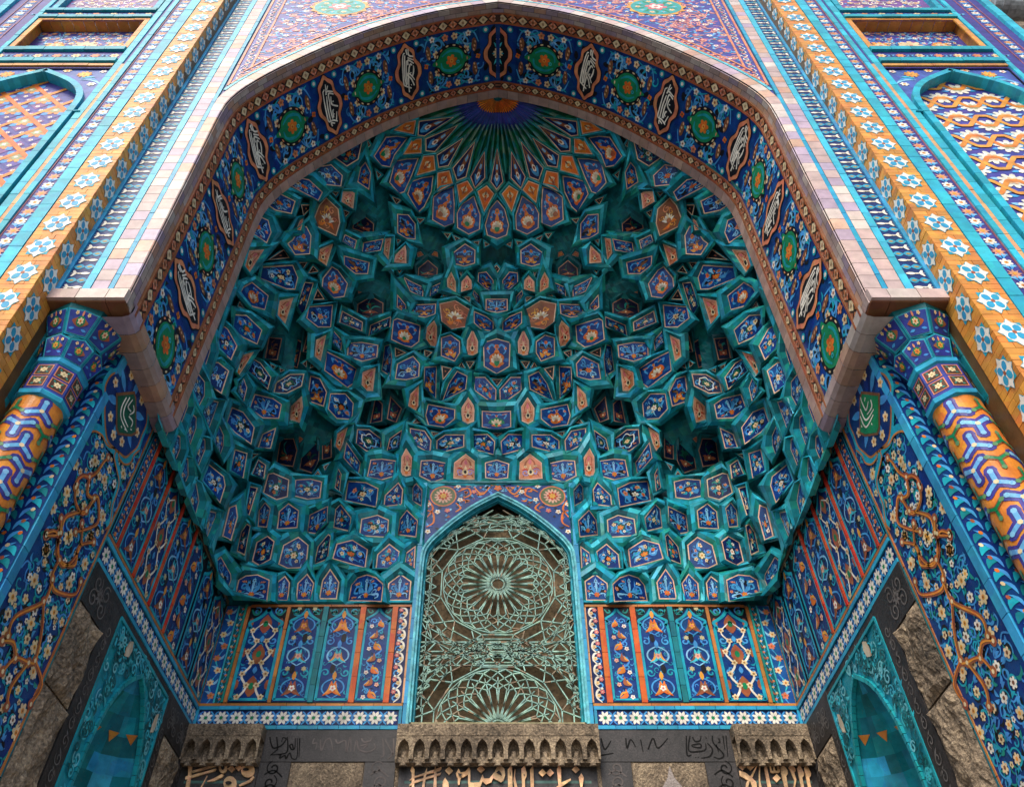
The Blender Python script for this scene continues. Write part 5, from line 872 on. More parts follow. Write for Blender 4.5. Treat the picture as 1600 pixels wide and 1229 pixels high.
for k, s in carts:
    m = MB(); o = Orn()
    cartouche(o, s, fy, .225, .395, 2 if k == 0 else (abs(k) // 2) % 2)
    if k == 0:
        o.flower(s, fy, .085, CREAM, INK, 4, 10, 0, ROSE)
        for sg in (-1, 1): o.flower(s, fy + sg * .19, .04, CREAM, BRICK, 4, 5); o.leaf((s, fy + sg * .08), (s, fy + sg * .30), .05, TURQ, 3.6); o.leaf((s, fy), (s + sg * .10, fy), .04, TURQ, 3.6); o.leaf((s, fy + sg * .05), (s + .07, fy + sg * .16), .03, TURQL, 3.6); o.leaf((s, fy + sg * .05), (s - .07, fy + sg * .16), .03, TURQL, 3.6)
    for sx in (-1, 1):
        for sy in (-1, 1): o.disc(s + sx * .19, fy + sy * .35, .045, TURQ, 2, 9); o.disc(s + sx * .19, fy + sy * .35, .024, WHITE, 3, 7)
    o = o.slice(.05); o.emit(m, soffit, .010); m.build('floral_cartouche' if k == 0 else 'script_cartouche', M_GLAZE, arch)
# stone edge: front face, rounded arris, soffit courses, rear course
mb = MB(); fr = R_(21); face = archface(A_F)
def stone(): return jit(fr.choice((STONEP, STONEP, mixc(STONEP, WHITE, .4), mixc(STONEP, LILAC, .35), mixc(STONEP, AMBER, .3))), fr, .12)
nb = 96; sb = np.linspace(-ARC_L, ARC_L, nb + 1)
for a, b in zip(sb[:-1], sb[1:]):
    g0 = .0022; c = stone(); W0 = .145
    for q in range(2):
        aa, bb = a + (b - a) * q / 2 + (g0 if q == 0 else 0), a + (b - a) * (q + 1) / 2 - (g0 if q == 1 else 0)
        P0 = face([(aa, .02), (bb, .02)], 0.0); P1 = face([(aa, W0), (bb, W0)], 0.0); A0 = soffit([(aa, .02), (bb, .02)], 0.0); A1 = soffit([(aa, .008), (bb, .008)], .006 * 0)
        mb.add(np.concatenate([P0, P1]), [(0, 1, 3, 2)], c); mb.add(np.concatenate([P0, A0]), [(0, 1, 3, 2)], c)
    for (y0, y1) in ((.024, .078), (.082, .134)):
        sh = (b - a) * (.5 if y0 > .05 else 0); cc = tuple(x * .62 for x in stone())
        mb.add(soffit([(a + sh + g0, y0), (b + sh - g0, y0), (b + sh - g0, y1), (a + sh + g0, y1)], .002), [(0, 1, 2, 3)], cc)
    mb.add(soffit([(a + g0, 1.238), (b - g0, 1.238), (b - g0, DEP), (a + g0, DEP)], .03), [(0, 1, 2, 3)], jit(mixc(STONEP, BROWN, .45), fr, .2))
    mb.add(np.concatenate([soffit([(a, 1.238), (b, 1.238)], 0), soffit([(a, 1.238), (b, 1.238)], .03)]), [(0, 1, 3, 2)], BROWN)
    mb.add(np.concatenate([soffit([(a, DEP), (b, DEP)], .03), soffit([(a, DEP), (b, DEP)], -.3)]), [(0, 1, 3, 2)], mixc(STONEP, BROWN, .5))
    mb.add(np.concatenate([face([(a, .02), (b, .02)], -.012), face([(a, W0), (b, W0)], -.012)]), [(0, 1, 3, 2)], INK); mb.add(soffit([(a, 0), (b, 0), (b, .14), (a, .14)], -.006), [(0, 1, 2, 3)], INK)
mb.build('stone_edge', M_BRICK, arch)
# springer blocks: ledge across the front and the beam end under the soffit
for sg, side in SIDES:
    mb = MB(); q = lambda x, y, z: (sg * x, y, z)
    xs = [2.84, 2.99, 3.22, 3.44]
    for a, b in zip(xs[:-1], xs[1:]):
        c = stone(); x0, x1 = sorted((sg * (a + .003), sg * (b - .003)))
        mb.box((x0, A_F - .035, 5.0), (x1, A_F + .12, 5.115), c)
        mb.box((x0, A_F - .004, 4.985), (x1, A_F + .3, 5.0), BROWN)
    ys = np.linspace(A_F + .10, A_B, 8)
    for a, b in zip(ys[:-1], ys[1:]):
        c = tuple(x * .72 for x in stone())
        pr = [(2.82, 5.10), (2.815, 5.0), (2.835, 4.955), (2.88, 4.935), (3.12, 4.935), (3.12, 5.10)]
        for (ax, az), (bx, bz) in zip(pr[:-1], pr[1:]):
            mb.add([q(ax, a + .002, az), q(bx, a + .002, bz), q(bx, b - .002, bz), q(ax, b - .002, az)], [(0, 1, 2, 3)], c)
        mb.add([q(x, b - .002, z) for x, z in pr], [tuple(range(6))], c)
    mb.build('stone_springer', M_BRICK, arch)

# ------------------------------------------------------------------ facade around the arch (front plane)
def front(y, sg=1, mirror=True):
    return plane((0, y, 0), (sg, 0, 0), (0, 0, 1), (0, -1, 0), flare)
ZT = 13.2
XI = [2.99, 3.04, 3.165, 3.235, 3.40, 3.44]          # pink stripe, turquoise, pattern, turquoise...
for sg, side in SIDES:
    fr = R_(31 + sg); fn = front(A_F, sg)
    b = thing('border_strip', 'tall %s border of white fleur tiles on navy between turquoise lines' % side, 'tile border', (sg * 3.3, A_F, 5.1))
    m = MB(); m.poly(fn(rect(2.985, 5.1, 3.445, ZT), -.012), INK); m.build('bed', M_GLAZE, b)
    strip('turquoise_line', M_BRICK, b, fn, [(3.012, 5.12), (3.012, ZT)], .040, -.011, .003, mixc(TURQ, SKYB, .25), fr, .24, .14)
    strip('turquoise_line', M_BRICK, b, fn, [(3.200, 5.12), (3.200, ZT)], .062, -.011, .006, mixc(TURQL, SKYB, .2), fr, .24, .14)
    strip('turquoise_line', M_BRICK, b, fn, [(3.422, 5.12), (3.422, ZT)], .040, -.011, .012, mixc(SKYB, TURQ, .4), fr, .3, .14)
    m = MB(); z = 5.12
    while z < ZT:
        m.poly(fn(rect(3.037, z + .003, 3.165, z + .150), .001), stone()); z += .153
    m.build('pink_stone_stripe', M_BRICK, b)
    m = MB(); m.poly(fn(rect(3.232, 5.12, 3.40, ZT), -.002), mixc(NAVY, COBALT, .35)); o = Orn(); z = 5.18; k = 0
    while z < ZT:
        o.poly([(3.24, z - .062), (3.30, z - .035), (3.335, z - .062), (3.37, z - .035), (3.24, z - .01)], TURQL, 1) if 0 else None
        for (x0_, x1_) in ((3.234, 3.318), (3.316, 3.402)): o.leaf((x0_, z - .095), (x1_, z - .095), .074, mixc(TURQ, SKYB, .3), 1); o.leaf((x0_ + .02, z - .095), (x1_ - .02, z - .095), .026, mixc(AMBER, GREEN, .45), 1.6)
        o.leaf((3.24, z), (3.325, z), .036, WHITE, 2); o.poly([(3.318, z - .010), (3.352, z - .006), (3.352, z + .006), (3.318, z + .010)], WHITE, 2)
        o.poly([(3.348, z - .010), (3.372, z - .042), (3.388, z - .036), (3.374, z - .005), (3.397, z), (3.374, z + .005), (3.388, z + .036), (3.372, z + .042), (3.348, z + .010)], WHITE, 2)
        z += .19
    o.emit(m, fn, -.001); m.build('fleur_pattern', M_FRONT, b)
    # yellow corner pilaster with rows of star medallions on both faces
    p = thing('yellow_pilaster', 'tall %s pilaster of yellow glazed brick with white and turquoise star medallions' % side, 'pilaster', (sg * 3.6, 3.6, 0))
    def inner(P, H, sg=sg):
        P = np.asarray(P, float).reshape(-1, 2); H = np.broadcast_to(np.asarray(H, float), (len(P),))
        return flare(np.stack([sg * (3.44 - H), 3.44 + P[:, 0], P[:, 1]], 1))
    m = MB(); fo = front(3.44, sg)
    m.poly(fo(rect(3.44, -1.2, 3.72, ZT), -.006), (.12, .07, .03)); [m.poly(inner(rect(0, z_, .5, z_ + .5), -.008), (.12, .07, .03)) for z_ in np.arange(-1.2, ZT, .5)]
    for (f, x0, x1) in ((fo, 3.44, 3.72), (inner, 0, .27)):
        z = -1.2; row = 0
        while z < ZT:
            h = .062; nn = 3 if row % 2 else 2; cuts = [x0] + sorted(x0 + (x1 - x0) * (q + .5 * (row % 2) * 0 + 1) / nn + fr.uniform(-.015, .015) for q in range(nn - 1)) + [x1]
            for a, bb in zip(cuts[:-1], cuts[1:]):
                slab(m, f, rect(a + .0018, z + .0018, bb - .0018, z + h - .0018), -.006, fr.uniform(-.001, .0015), jit(fr.choice((YTILE, YTILE, mixc(YTILE, ORANGE, .25), mixc(YTILE, BROWN, .25))), fr, .16))
            z += h; row += 1
    m.build('yellow_brick_body', M_BRICK, p)
    n = 0
    for (f, xc, rx, nm) in ((fo, 3.58, .100, 'front'), (inner, .108, .085, 'inner')):
        z = .1 if nm == 'inner' else 2.2
        while z < ZT - .5:
            o = Orn(); R0 = .128
            S = lambda P: [(xc + a * rx / .1, z + bq * R0 / .1) for a, bq in P]
            st = Orn(); st.star(0, 0, .118, 8, TURQ, 0, .74, 0); 
            st.disc(0, 0, .088, WHITE, 1, 18); st.disc(0, .0, .03, WHITE, 1.2, 8)
            for a in (0, 1.5708, 3.1416, 4.7124): st.leaf((.03 * math.cos(a), .03 * math.sin(a)), (.115 * math.cos(a), .115 * math.sin(a)), .045, WHITE, 1.2)
            for a in (.785, 2.356, 3.927, 5.498): st.disc(.047 * math.cos(a), .047 * math.sin(a), .035, mixc(TURQ, SKYB, .4), 2, 8, .028, a)
            for a in (0, 1.5708, 3.1416, 4.7124): st.leaf((.0, .0), (.05 * math.cos(a), .05 * math.sin(a)), .012, WHITE, 2.5)
            st.disc(0, 0, .016, BRICK, 3, 8)
            o.put(st, xf(xc, z, rx / .1, R0 / .1)); m = MB(); o.emit(m, f, .0035); m.build('star_medallion', M_BRICK, p); z += .36; n += 1
# spandrels
for sg, side in SIDES:
    fr = R_(41 + sg); fn = front(A_F + .008, sg)
    t = thing('spandrel_panel', '%s spandrel above the arch with violet blue scroll field and green medallion' % side, 'spandrel', (sg * 1.6, A_F, 8.6))
    q = [(x, z) for x, z in _half if z > 8.3]; up = []
    ss = np.linspace(.0, ARC_L - 3.25, 44); x, z, nx, nz = arc_pt(ss); ring = np.stack([np.abs(x - nx * .15), z - nz * .15], 1)
    ring = np.array([p for p in ring if p[0] < 2.985])
    m = MB()
    for a, bb in zip(ring[:-1], ring[1:]): m.add(fn([a, bb, (bb[0], ZT + .8), (a[0], ZT + .8)], 0.0), [(0, 1, 2, 3)], jit(mixc(PURPLE, COBALT, .35), fr, .1))
    zr = lambda xx: float(np.interp(xx, ring[:, 0], ring[:, 1]))
    ins = lambda xx, zz, mg, : (.02 < xx + 1.5 < 2.985 - .20 - mg * .2) and (zz + 10.9) > zr(xx + 1.5) + .17 + mg
    o = arabesque(3.0, 5.4, 61, [SKYB, mixc(ROSE, PINKL, .4), PALE, mixc(PURPLE, ROSE, .4)], [(WHITE, ROSE), (ROSE, CREAM), (PINKL, RED)], ins, .19, 1.05)
    oo = Orn(); oo.put(o, xf(1.5, 10.9))
    for k in range(16):
        xx = .25 + 2.3 * fr.random(); zz = zr(xx) + .35 + 1.6 * fr.random()
        if xx < 2.6: oo.spiral(xx, zz, .2, fr.uniform(0, 6), 1.5, .022, mixc(ROSE, PINKL, .3), 1.5, fr.choice((-1, 1)))
    oo.emit(m, fn, .001); m.build('scroll_field', M_FRONT, t)
    m = MB(); pa = [tuple(p) for p in ring]
    def offp(d): s_ = np.linspace(.0, ARC_L - 3.2, 60); x, z, nx, nz = arc_pt(s_); r_ = np.stack([np.abs(x - nx * (.15 + d)), z - nz * (.15 + d)], 1); return [tuple(p) for p in r_ if p[0] < 2.985 - d * .6]
    brickrow(m, fn, offp(.022), .036, .001, .010, mixc(TURQL, WHITE, .1), fr, .2, .1)
    for d in (.06, .145): brickrow(m, fn, offp(d), .022, .001, .008, mixc(ORANGE, PINKL, .35), fr, .3, .1)
    for xx in (2.955, 2.80): brickrow(m, fn, [(xx, zr(2.9) + .02 if xx > 2.9 else zr(2.75) + .2), (xx, ZT)], .024, .001, .008, mixc(ORANGE, PINKL, .35), fr, .3, .1)
    o = Orn(); zz = zr(2.85) + .1
    while zz < ZT: o.spiral(2.875, zz, .045, zz * 9, 1, .014, WHITE, 2, 1); o.flower(2.875, zz + .06, .028, ROSE, CREAM, 2, 5); o.leaf((2.84, zz), (2.91, zz + .05), .02, SKYB, 2); zz += .12
    for i, p in enumerate(offp(.10)): o.flower(p[0], p[1], .026 if i % 2 else .018, ROSE if i % 2 else WHITE, CREAM, 2, 5)
    o.emit(m, fn, .002); m.build('orange_border', M_FRONT, t)
    m = MB(); o = Orn(); cx, cz = 2.05, 11.93
    o.star(cx, cz, .40, 14, AMBER, 3, .86); o.disc(cx, cz, .33, mixc(GREEN, TURQL, .45), 4, 24); o.flower(cx, cz, .15, ROSE, WHITE, 5, 6); o.flower(cx, cz, .09, WHITE, ROSE, 6, 6)
    for k in range(10): a = k * .628; o.flower(cx + .235 * math.cos(a), cz + .235 * math.sin(a), .04, CREAM if k % 2 else TURQL, AMBER, 5, 5); o.leaf((cx + .14 * math.cos(a), cz + .14 * math.sin(a)), (cx + .3 * math.cos(a + .2), cz + .3 * math.sin(a + .2)), .04, GREEN, 4.6, .2)
    o.emit(m, fn, .003); m.build('green_medallion', M_FRONT, t)

# ------------------------------------------------------------------ outer wings with blind arch and sunk panel
for sg, side in SIDES:
    fr = R_(51 + sg); f0 = front(3.50, sg); fd = front(3.60, sg)
    w = thing('facade_wing', '%s violet tiled facade wing whose blind arch holds %s' % (side, 'an orange diagonal lattice of rosettes' if sg < 0 else 'interlaced orange hexagon bands'), 'facade panel', (sg * 4.9, 3.6, 4))
    m = MB()                                          # body with openings left for the recesses
    for (x0, z0, x1, z1) in ((3.72, 3.5, 4.22, ZT), (5.58, 3.5, 6.2, ZT), (4.22, 9.30, 5.58, 9.95), (4.22, 10.9, 5.58, 11.36), (4.22, 12.3, 5.58, ZT)):
        m.poly(f0(rect(x0, z0, x1, z1), 0), mixc(PURPLE, NAVY, .3))
    m.poly(front(3.64, sg)(rect(4.1, 3.5, 5.7, 13.2), 0), mixc(PURPLE, NAVY, .3))
    m.add(flare([(sg * 6.2, 3.5, 3.5), (sg * 6.2, 6.5, 3.5), (sg * 6.2, 6.5, ZT), (sg * 6.2, 3.5, ZT)]), [(0, 1, 2, 3)], (.35, .25, .16))
    m.build('wall_body', M_FRONT, w)
    for xx, ww, h in ((3.805, .11, .04), (4.065, .055, .02), (4.175, .075, .015), (5.625, .055, .02), (6.14, .10, .04)):
        strip('turquoise_moulding', M_BRICK, w, f0, [(xx, 3.5), (xx, ZT)], ww, .0, h, mixc(TURQ, TURQL, .5), fr, .22, .2)
    for zz in (9.86, 11.02, 9.50, 11.28): strip('turquoise_moulding', M_BRICK, w, f0, [(4.22, zz), (5.59, zz)], .10 if zz in (9.86, 9.5) else .085, 0, .035, mixc(TURQ, SEA, .3), fr, .22, .18)
    strip('yellow_line', M_BRICK, w, f0, [(4.118, 3.5), (4.118, 9.4)], .042, .0, .012, mixc(YTILE, STONEP, .3), fr, .25, .15)
    strip('yellow_line', M_BRICK, w, f0, [(4.22, 9.37), (5.59, 9.37)], .06, .0, .02, mixc(YTILE, BROWN, .3), fr, .25, .15)
    m = MB()
    # sunk rectangular panel: yellow reveals
    for (a, bq) in (((4.25, 9.92), (4.25, 10.92)), ((5.55, 9.92), (5.55, 10.92))): brickrow(m, f0, [a, bq], .06, 0, .014, YTILE, fr, .2, .15)
    brickrow(m, f0, [(4.22, 10.94), (5.58, 10.94)], .05, 0, .014, mixc(YTILE, BROWN, .2), fr, .2, .15)
    n = 10
    def rev(p0, p1):
        for k in range(n):
            a = [p0[i] + (p1[i] - p0[i]) * k / n for i in (0, 1)]; bq = [p0[i] + (p1[i] - p0[i]) * (k + .97) / n for i in (0, 1)]
            m.add(np.concatenate([f0([a, bq], 0), f0([a, bq], -.16)]), [(0, 1, 3, 2)], jit(mixc(YTILE, BROWN, .3), fr, .2))
    rev((4.22, 9.9), (4.22, 10.91)); rev((5.58, 9.9), (5.58, 10.91)); rev((4.22, 10.91), (5.58, 10.91)); rev((4.22, 9.9), (5.58, 9.9))
    m.build('yellow_frame', M_BRICK, w)
    m = MB(); fp = front(3.638, sg); m.poly(fp(rect(4.22, 9.9, 5.58, 10.91), 0), mixc(PURPLE, COBALT, .25))
    o = arabesque(1.32, .98, 71 + sg, [SKYB, PALE, mixc(ROSE, WHITE, .3), mixc(PURPLE, ROSE, .5)], [(WHITE, AMBER), (SALMON, CREAM), (CREAM, ORANGE)], None, .155, 1.0); oo = Orn(); oo.put(o, xf(4.9, 10.4))
    for k in range(-1, 2): oo.flower(4.9 + k * .36, 10.4, .12 if k else .15, AMBER if k else CREAM, GREEN, 3, 8); oo.flower(4.9 + k * .36, 10.4, .07, CREAM, SALMON, 4, 6)
    oo.emit(m, fp, .002); m.build('sunk_panel', M_FRONT, w)
    # floral bands
    m = MB(); o = Orn()
    for x0, x1 in ((3.875, 4.03), (5.66, 6.08)):
        if x1 - x0 > .3: x0, x1 = 5.80, 5.98
        z = 5.0; k = 0
        for q in (x0, x1): brickrow(m, f0, [(q, 3.5), (q, ZT)], .014, 0, .006, mixc(BRICK, PURPLE, .3), fr, .4, .1)
        while z < ZT:
            xc = (x0 + x1) / 2
            if k % 2: o.star(xc, z, .062, 8, mixc(SALMON, WHITE, .15), 2, .5); o.disc(xc, z, .02, AMBER, 3, 6)
            else: o.flower(xc, z, .052, WHITE, AMBER, 2, 6, 0, BRICK)
            for s in (-1, 1): o.leaf((xc, z + .05), (xc + s * .062, z + .12), .036, SKYB, 1, .2 * s); o.leaf((xc, z + .14), (xc - s * .06, z + .10), .026, PALE, 1.2, .2 * s)
            z += .155; k += 1
    for zz in (9.68, 11.15):
        x = 4.3; k = 0
        while x < 5.6: o.flower(x, zz, .055, SALMON if k % 2 else CREAM, AMBER, 2, 6); o.leaf((x + .06, zz - .03), (x + .16, zz + .03), .03, PALE, 1); o.leaf((x + .06, zz + .03), (x + .16, zz - .03), .03, SKYB, 1); x += .215; k += 1
    o.emit(m, f0, .002); m.build('floral_band', M_FRONT, w)
    # blind arch
    AO = [(4.235, 3.5), (4.235, 7.6), (4.24, 8.1), (4.255, 8.42), (4.33, 8.66), (4.46, 8.86), (4.64, 9.03), (4.89, 9.22)]
    AO = [(4.215 + .03, a[1]) if i < 2 else a for i, a in enumerate(AO)]
    half = crom(AO, 4); xc = 4.90; outl = [tuple(p) for p in half] + [(2 * xc - p[0], p[1]) for p in half[::-1][1:]]
    m = MB(); Pn = inset(np.array(outl)[::-1], 0)
    for i in range(len(outl) - 1):
        a, bq = np.array(outl[i]), np.array(outl[i + 1]); d = bq - a; L = np.hypot(*d)
        if L < 1e-6 or (a[1] < 7.4 and bq[1] < 7.4 and L > 3): pass
        nn = max(1, int(round(L / .2)))
        nv = np.array((d[1], -d[0])) / (L or 1)
        for k in range(nn):
            p, q2 = a + d * k / nn, a + d * (k + .98) / nn; c = jit(mixc(TURQ, TURQL, .3), fr, .2)
            slab(m, f0, [p, q2, q2 + nv * .07, p + nv * .07], -.1, .03, c)
    m.build('arch_moulding', M_BRICK, w)
    m = MB(); fa = front(3.595, sg); inn = np.array(outl) ; m.poly(fa([tuple(p) for p in outl], 0.0), mixc(PURPLE, COBALT, .2))
    top = [p for p in outl if p[1] > 7.5]
    m2 = [(4.22, 7.5), (4.22, 9.34), (5.58, 9.34), (5.58, 7.5)]
    hx = lambda xx: float(np.interp(abs(xx - xc), [xc - p[0] for p in half[::-1]], [p[1] for p in half[::-1]]))
    inA = lambda X, Z, mg: (4.26 < X < 5.54) and Z < hx(X) - mg - .02
    o = Orn()
    if sg < 0:
        for r_ in range(-3, 12):
            for c_ in range(-2, 5):
                cx = 4.55 + c_ * .44 + (.22 if r_ % 2 else 0); cz = 6.2 + r_ * .27
                if inA(cx, cz, .14):
                    big = r_ % 2 == 0
                    o.poly([(cx - .2, cz), (cx, cz - .24), (cx + .2, cz), (cx, cz + .24)], mixc(PURPLE, ROSE, .0 if big else .25), .5)
                    o.flower(cx, cz, .11, mixc(AMBER, SALMON, .4), WHITE, 2, 8, 0, AMBER); o.flower(cx, cz, .06, mixc(GREEN, CREAM, .5), WHITE, 3, 6)
                    for a in (.785, 2.356, 3.927, 5.498): o.leaf((cx + .07 * math.cos(a), cz + .07 * math.sin(a)), (cx + .16 * math.cos(a), cz + .17 * math.sin(a)), .075, SKYB, 1.5)
                    for a in (0, 1.57, 3.14, 4.71): o.flower(cx + .15 * math.cos(a), cz + .17 * math.sin(a), .026, WHITE, ROSE, 2, 5)
        for k in range(-14, 15):
            for s in (-1, 1):
                P = []
                for u in np.linspace(0, 1, 40):
                    X = 4.26 + 1.28 * u; Z = 7.4 + k * .27 * 2 / 1.0 * .5 * 2 + s * (X - 4.55) * (.27 / .22)
                    if inA(X, Z, .02) and Z > 3.6: P.append((X, Z))
                    else:
                        if len(P) > 2: o.stroke(P, .052, ORANGE if s > 0 else mixc(AMBER, ORANGE, .5), 3 + (s > 0) * .5, smooth=0)
                        P = []
                if len(P) > 2: o.stroke(P, .052, ORANGE if s > 0 else mixc(AMBER, ORANGE, .5), 3 + (s > 0) * .5, smooth=0)
    else:
        for r_ in range(-3, 14):
            for c_ in range(-2, 5):
                cx = 4.42 + c_ * .5 + (.25 if r_ % 2 else 0); cz = 6.1 + r_ * .235
                if inA(cx, cz, .1):
                    o.flower(cx, cz, .14, mixc(WHITE, GREEN, .12) if r_ % 2 else WHITE, mixc(GREEN, WHITE, .35), 2, 9, r_, CREAM); o.flower(cx, cz, .07, mixc(AMBER, WHITE, .3) if r_ % 2 else mixc(GREEN, CREAM, .6), SALMON, 3, 6)
                    for a in (0.3, 2.8, 3.5, 6.0): o.leaf((cx + .1 * math.cos(a), cz + .1 * math.sin(a)), (cx + .2 * math.cos(a), cz + .18 * math.sin(a)), .05, PALE if a < 3 else SKYB, 1.5)
        for k in range(-12, 16):
            P = []
            for s in (-1, 1):
                P = []
                for u in np.linspace(0, 1, 70):
                    X = 4.26 + 1.28 * u; ph = ((X - 4.42) / .25) % 2; tri = abs(ph - 1); tri = min(max((tri - .5) * 1.7 + .5, 0), 1)
                    Z = 6.1 + .1175 + k * .47 + s * (tri - .5) * .235
                    if inA(X, Z, .02) and Z > 3.6: P.append((X, Z))
                    else:
                        if len(P) > 2: o.stroke(P, .05, AMBER if s > 0 else mixc(ORANGE, AMBER, .4), 4 + (s > 0) * .4, smooth=0)
                        P = []
                if len(P) > 2: o.stroke(P, .05, AMBER if s > 0 else mixc(ORANGE, AMBER, .4), 4 + (s > 0) * .4, smooth=0)
    o.emit(m, fa, .002); m.build('lattice_field', M_FRONT, w)
    # little spandrels above the blind arch
    m = MB(); xs = np.linspace(4.22, 5.58, 41)
    for a, bq in zip(xs[:-1], xs[1:]):
        za, zb = (hx(q) if 4.236 < q < 5.564 else 7.5 for q in (a, bq)); m.poly(f0([(a, max(za, 7.4)), (bq, max(zb, 7.4)), (bq, 9.34), (a, 9.34)], -.02), mixc(PURPLE, SKYB, .25))
    o = Orn()
    for s in (-1, 1):
        X = xc + s * .42; o.flower(X, 9.16, .085, AMBER, GOLD, 2, 9, 0, RED); o.flower(xc + s * .2, 9.27, .05, CREAM, ORANGE, 2, 6); o.flower(xc + s * .58, 8.88, .05, WHITE, AMBER, 2, 6); o.flower(xc + s * .60, 9.24, .04, WHITE, ROSE, 2)
        for q in range(5): o.leaf((X, 9.08 - q * .02), (X + s * (.05 + .05 * q), 9.27 - q * .1), .04, (SKYB, PALE, TURQL)[q % 3], 1, .2 * s)
    o.emit(m, f0, -.018); m.build('corner_spandrel', M_FRONT, w)
    # lower edge of the next panel up
    m = MB(); fq = front(3.56, sg); m.poly(fq(rect(4.3, 11.36, 5.5, 12.3), 0), mixc(PURPLE, ROSE, .2)); o = arabesque(1.2, .9, 81 + sg, [PINKL, WHITE, SKYB, mixc(PURPLE, ROSE, .4)], [(WHITE, ROSE), (CREAM, ORANGE)], None, .17); oo = Orn(); oo.put(o, xf(4.9, 11.8)); oo.emit(m, fq, .002)
    for q, ww, c in ((4.27, .07, TURQ), (5.53, .07, TURQ)): brickrow(m, f0, [(q, 11.33), (q, 12.3)], ww, -.06, .01, c, fr, .2, .2)
    m.build('upper_panel', M_FRONT, w)
# granite flank and pipe beyond the right wing
mb = MB(); mb.box((6.75, 3.9, 3), (12, 8, 16), (.2, .17, .13)); tag(mb.build('granite_wall', M_STONE), 'rough brown granite wall beyond the right tiled wing, at the top right corner', 'wall')
pp = thing('drain_pipe', 'grey metal pipe end against the brown granite wall at the top right corner', 'pipe', (7.1, 3.55, 12.2))
def tube(mb, A, B, r0, r1, c, n=20, caps=True):
    A, B = np.array(A, float), np.array(B, float); d = (B - A) / np.linalg.norm(B - A); u = np.cross(d, (0.3, .2, 1)); u /= np.linalg.norm(u); v = np.cross(d, u)
    P = [A + r0 * (u * math.cos(k * 2 * math.pi / n) + v * math.sin(k * 2 * math.pi / n)) for k in range(n)] + [B + r1 * (u * math.cos(k * 2 * math.pi / n) + v * math.sin(k * 2 * math.pi / n)) for k in range(n)]
    F = [(k, (k + 1) % n, n + (k + 1) % n, n + k) for k in range(n)]
    if caps: F += [tuple(range(n))[::-1], tuple(range(n, 2 * n))]
    mb.add(P, F, c)
mb = MB(); tube(mb, (6.72, 3.55, 11.62), (8.2, 3.5, 11.2), .16, .16, (.30, .33, .36)); mb.build('pipe_barrel', M_PAINT, pp)
mb = MB(); tube(mb, (6.80, 3.55, 11.595), (6.88, 3.55, 11.575), .185, .185, (.22, .24, .26)); mb.build('collar', M_PAINT, pp)

# ------------------------------------------------------------------ side walls (pier face, striped panels, frieze, stone dado and niche)
MED = [(4.159,4.479),(4.09,4.543),(4.093,4.673),(4.159,4.786),(4.157,4.859),(4.217,4.949),(4.318,4.988),(4.431,5.06),(4.543,5.086),(4.676,4.996),(4.813,4.871),(4.827,4.736),(4.841,4.604),(4.796,4.492),(4.744,4.392),(4.639,4.345),(4.546,4.308),(4.413,4.279),(4.256,4.374)]
BOX = [(4.278,4.624),(4.459,4.84),(4.516,4.826),(4.705,4.652),(4.659,4.58),(4.507,4.448),(4.454,4.455)]
TXL = [[(4.385,4.722),(4.385,4.613),(4.44,4.545),(4.597,4.545)],[(4.425,4.765),(4.422,4.652),(4.462,4.586),(4.579,4.58)],[(4.524,4.704),(4.459,4.691),(4.473,4.789)],[(4.524,4.649),(4.604,4.668),(4.614,4.615)],[(4.487,4.502),(4.508,4.5)],[(4.546,4.53),(4.567,4.533)],[(4.622,4.6),(4.642,4.611)],[(4.516,4.769),(4.559,4.74),(4.524,4.668)]]
TXR = [[(4.608,4.736),(4.616,4.645),(4.583,4.593),(4.439,4.58)],[(4.565,4.775),(4.559,4.641),(4.402,4.604)],[(4.504,4.794),(4.499,4.696),(4.42,4.714)],[(4.383,4.693),(4.412,4.641),(4.514,4.657)],[(4.491,4.836),(4.509,4.781)],[(4.434,4.775),(4.465,4.761)],[(4.651,4.67),(4.652,4.65)],[(4.512,4.557),(4.511,4.539)]]
OGEE = [(4.144,3.919),(4.161,4.004),(4.151,4.072),(4.165,4.15),(4.226,4.232),(4.325,4.284),(4.42,4.286),(4.499,4.324),(4.579,4.389),(4.642,4.356),(4.733,4.373),(4.787,4.414),(4.824,4.474),(4.823,4.552),(4.867,4.647)]
OGEE2 = [(4.57,4.363),(4.586,4.303),(4.688,4.265),(4.787,4.223),(4.826,4.127),(4.839,4.035),(4.908,3.914),(4.885,3.835)]
VINES = [[(4.339,3.74),(4.323,3.798),(4.359,3.867),(4.431,3.92),(4.489,4.021),(4.508,4.133),(4.536,4.207)],[(4.339,3.768),(4.401,3.677),(4.561,3.68),(4.609,3.88),(4.688,3.871),(4.773,3.777),(4.707,3.667),(4.571,3.527)],[(4.431,3.92),(4.501,3.819),(4.599,3.858)],[(4.421,3.404),(4.389,3.5),(4.445,3.586),(4.579,3.723)],[(4.287,3.295),(4.343,3.357),(4.421,3.364),(4.486,3.283),(4.602,3.264),(4.687,3.364),(4.692,3.516),(4.597,3.624)],[(4.352,3.475),(4.402,3.384),(4.29,3.28)],[(4.402,3.384),(4.543,3.27),(4.73,3.358),(4.686,3.486),(4.834,3.636)],[(4.543,3.27),(4.547,3.149),(4.645,3.095),(4.883,3.217),(4.89,3.331)],[(4.569,3.13),(4.587,2.972),(4.388,2.734),(4.408,2.61)],[(4.587,2.972),(4.713,2.822),(4.781,2.658),(4.725,2.612),(4.577,2.56),(4.515,2.439)],[(4.725,2.612),(4.664,2.419),(4.711,2.316)],[(4.781,2.658),(4.965,2.59),(4.942,2.444)],[(4.577,2.56),(4.487,2.612),(4.379,2.564)]]
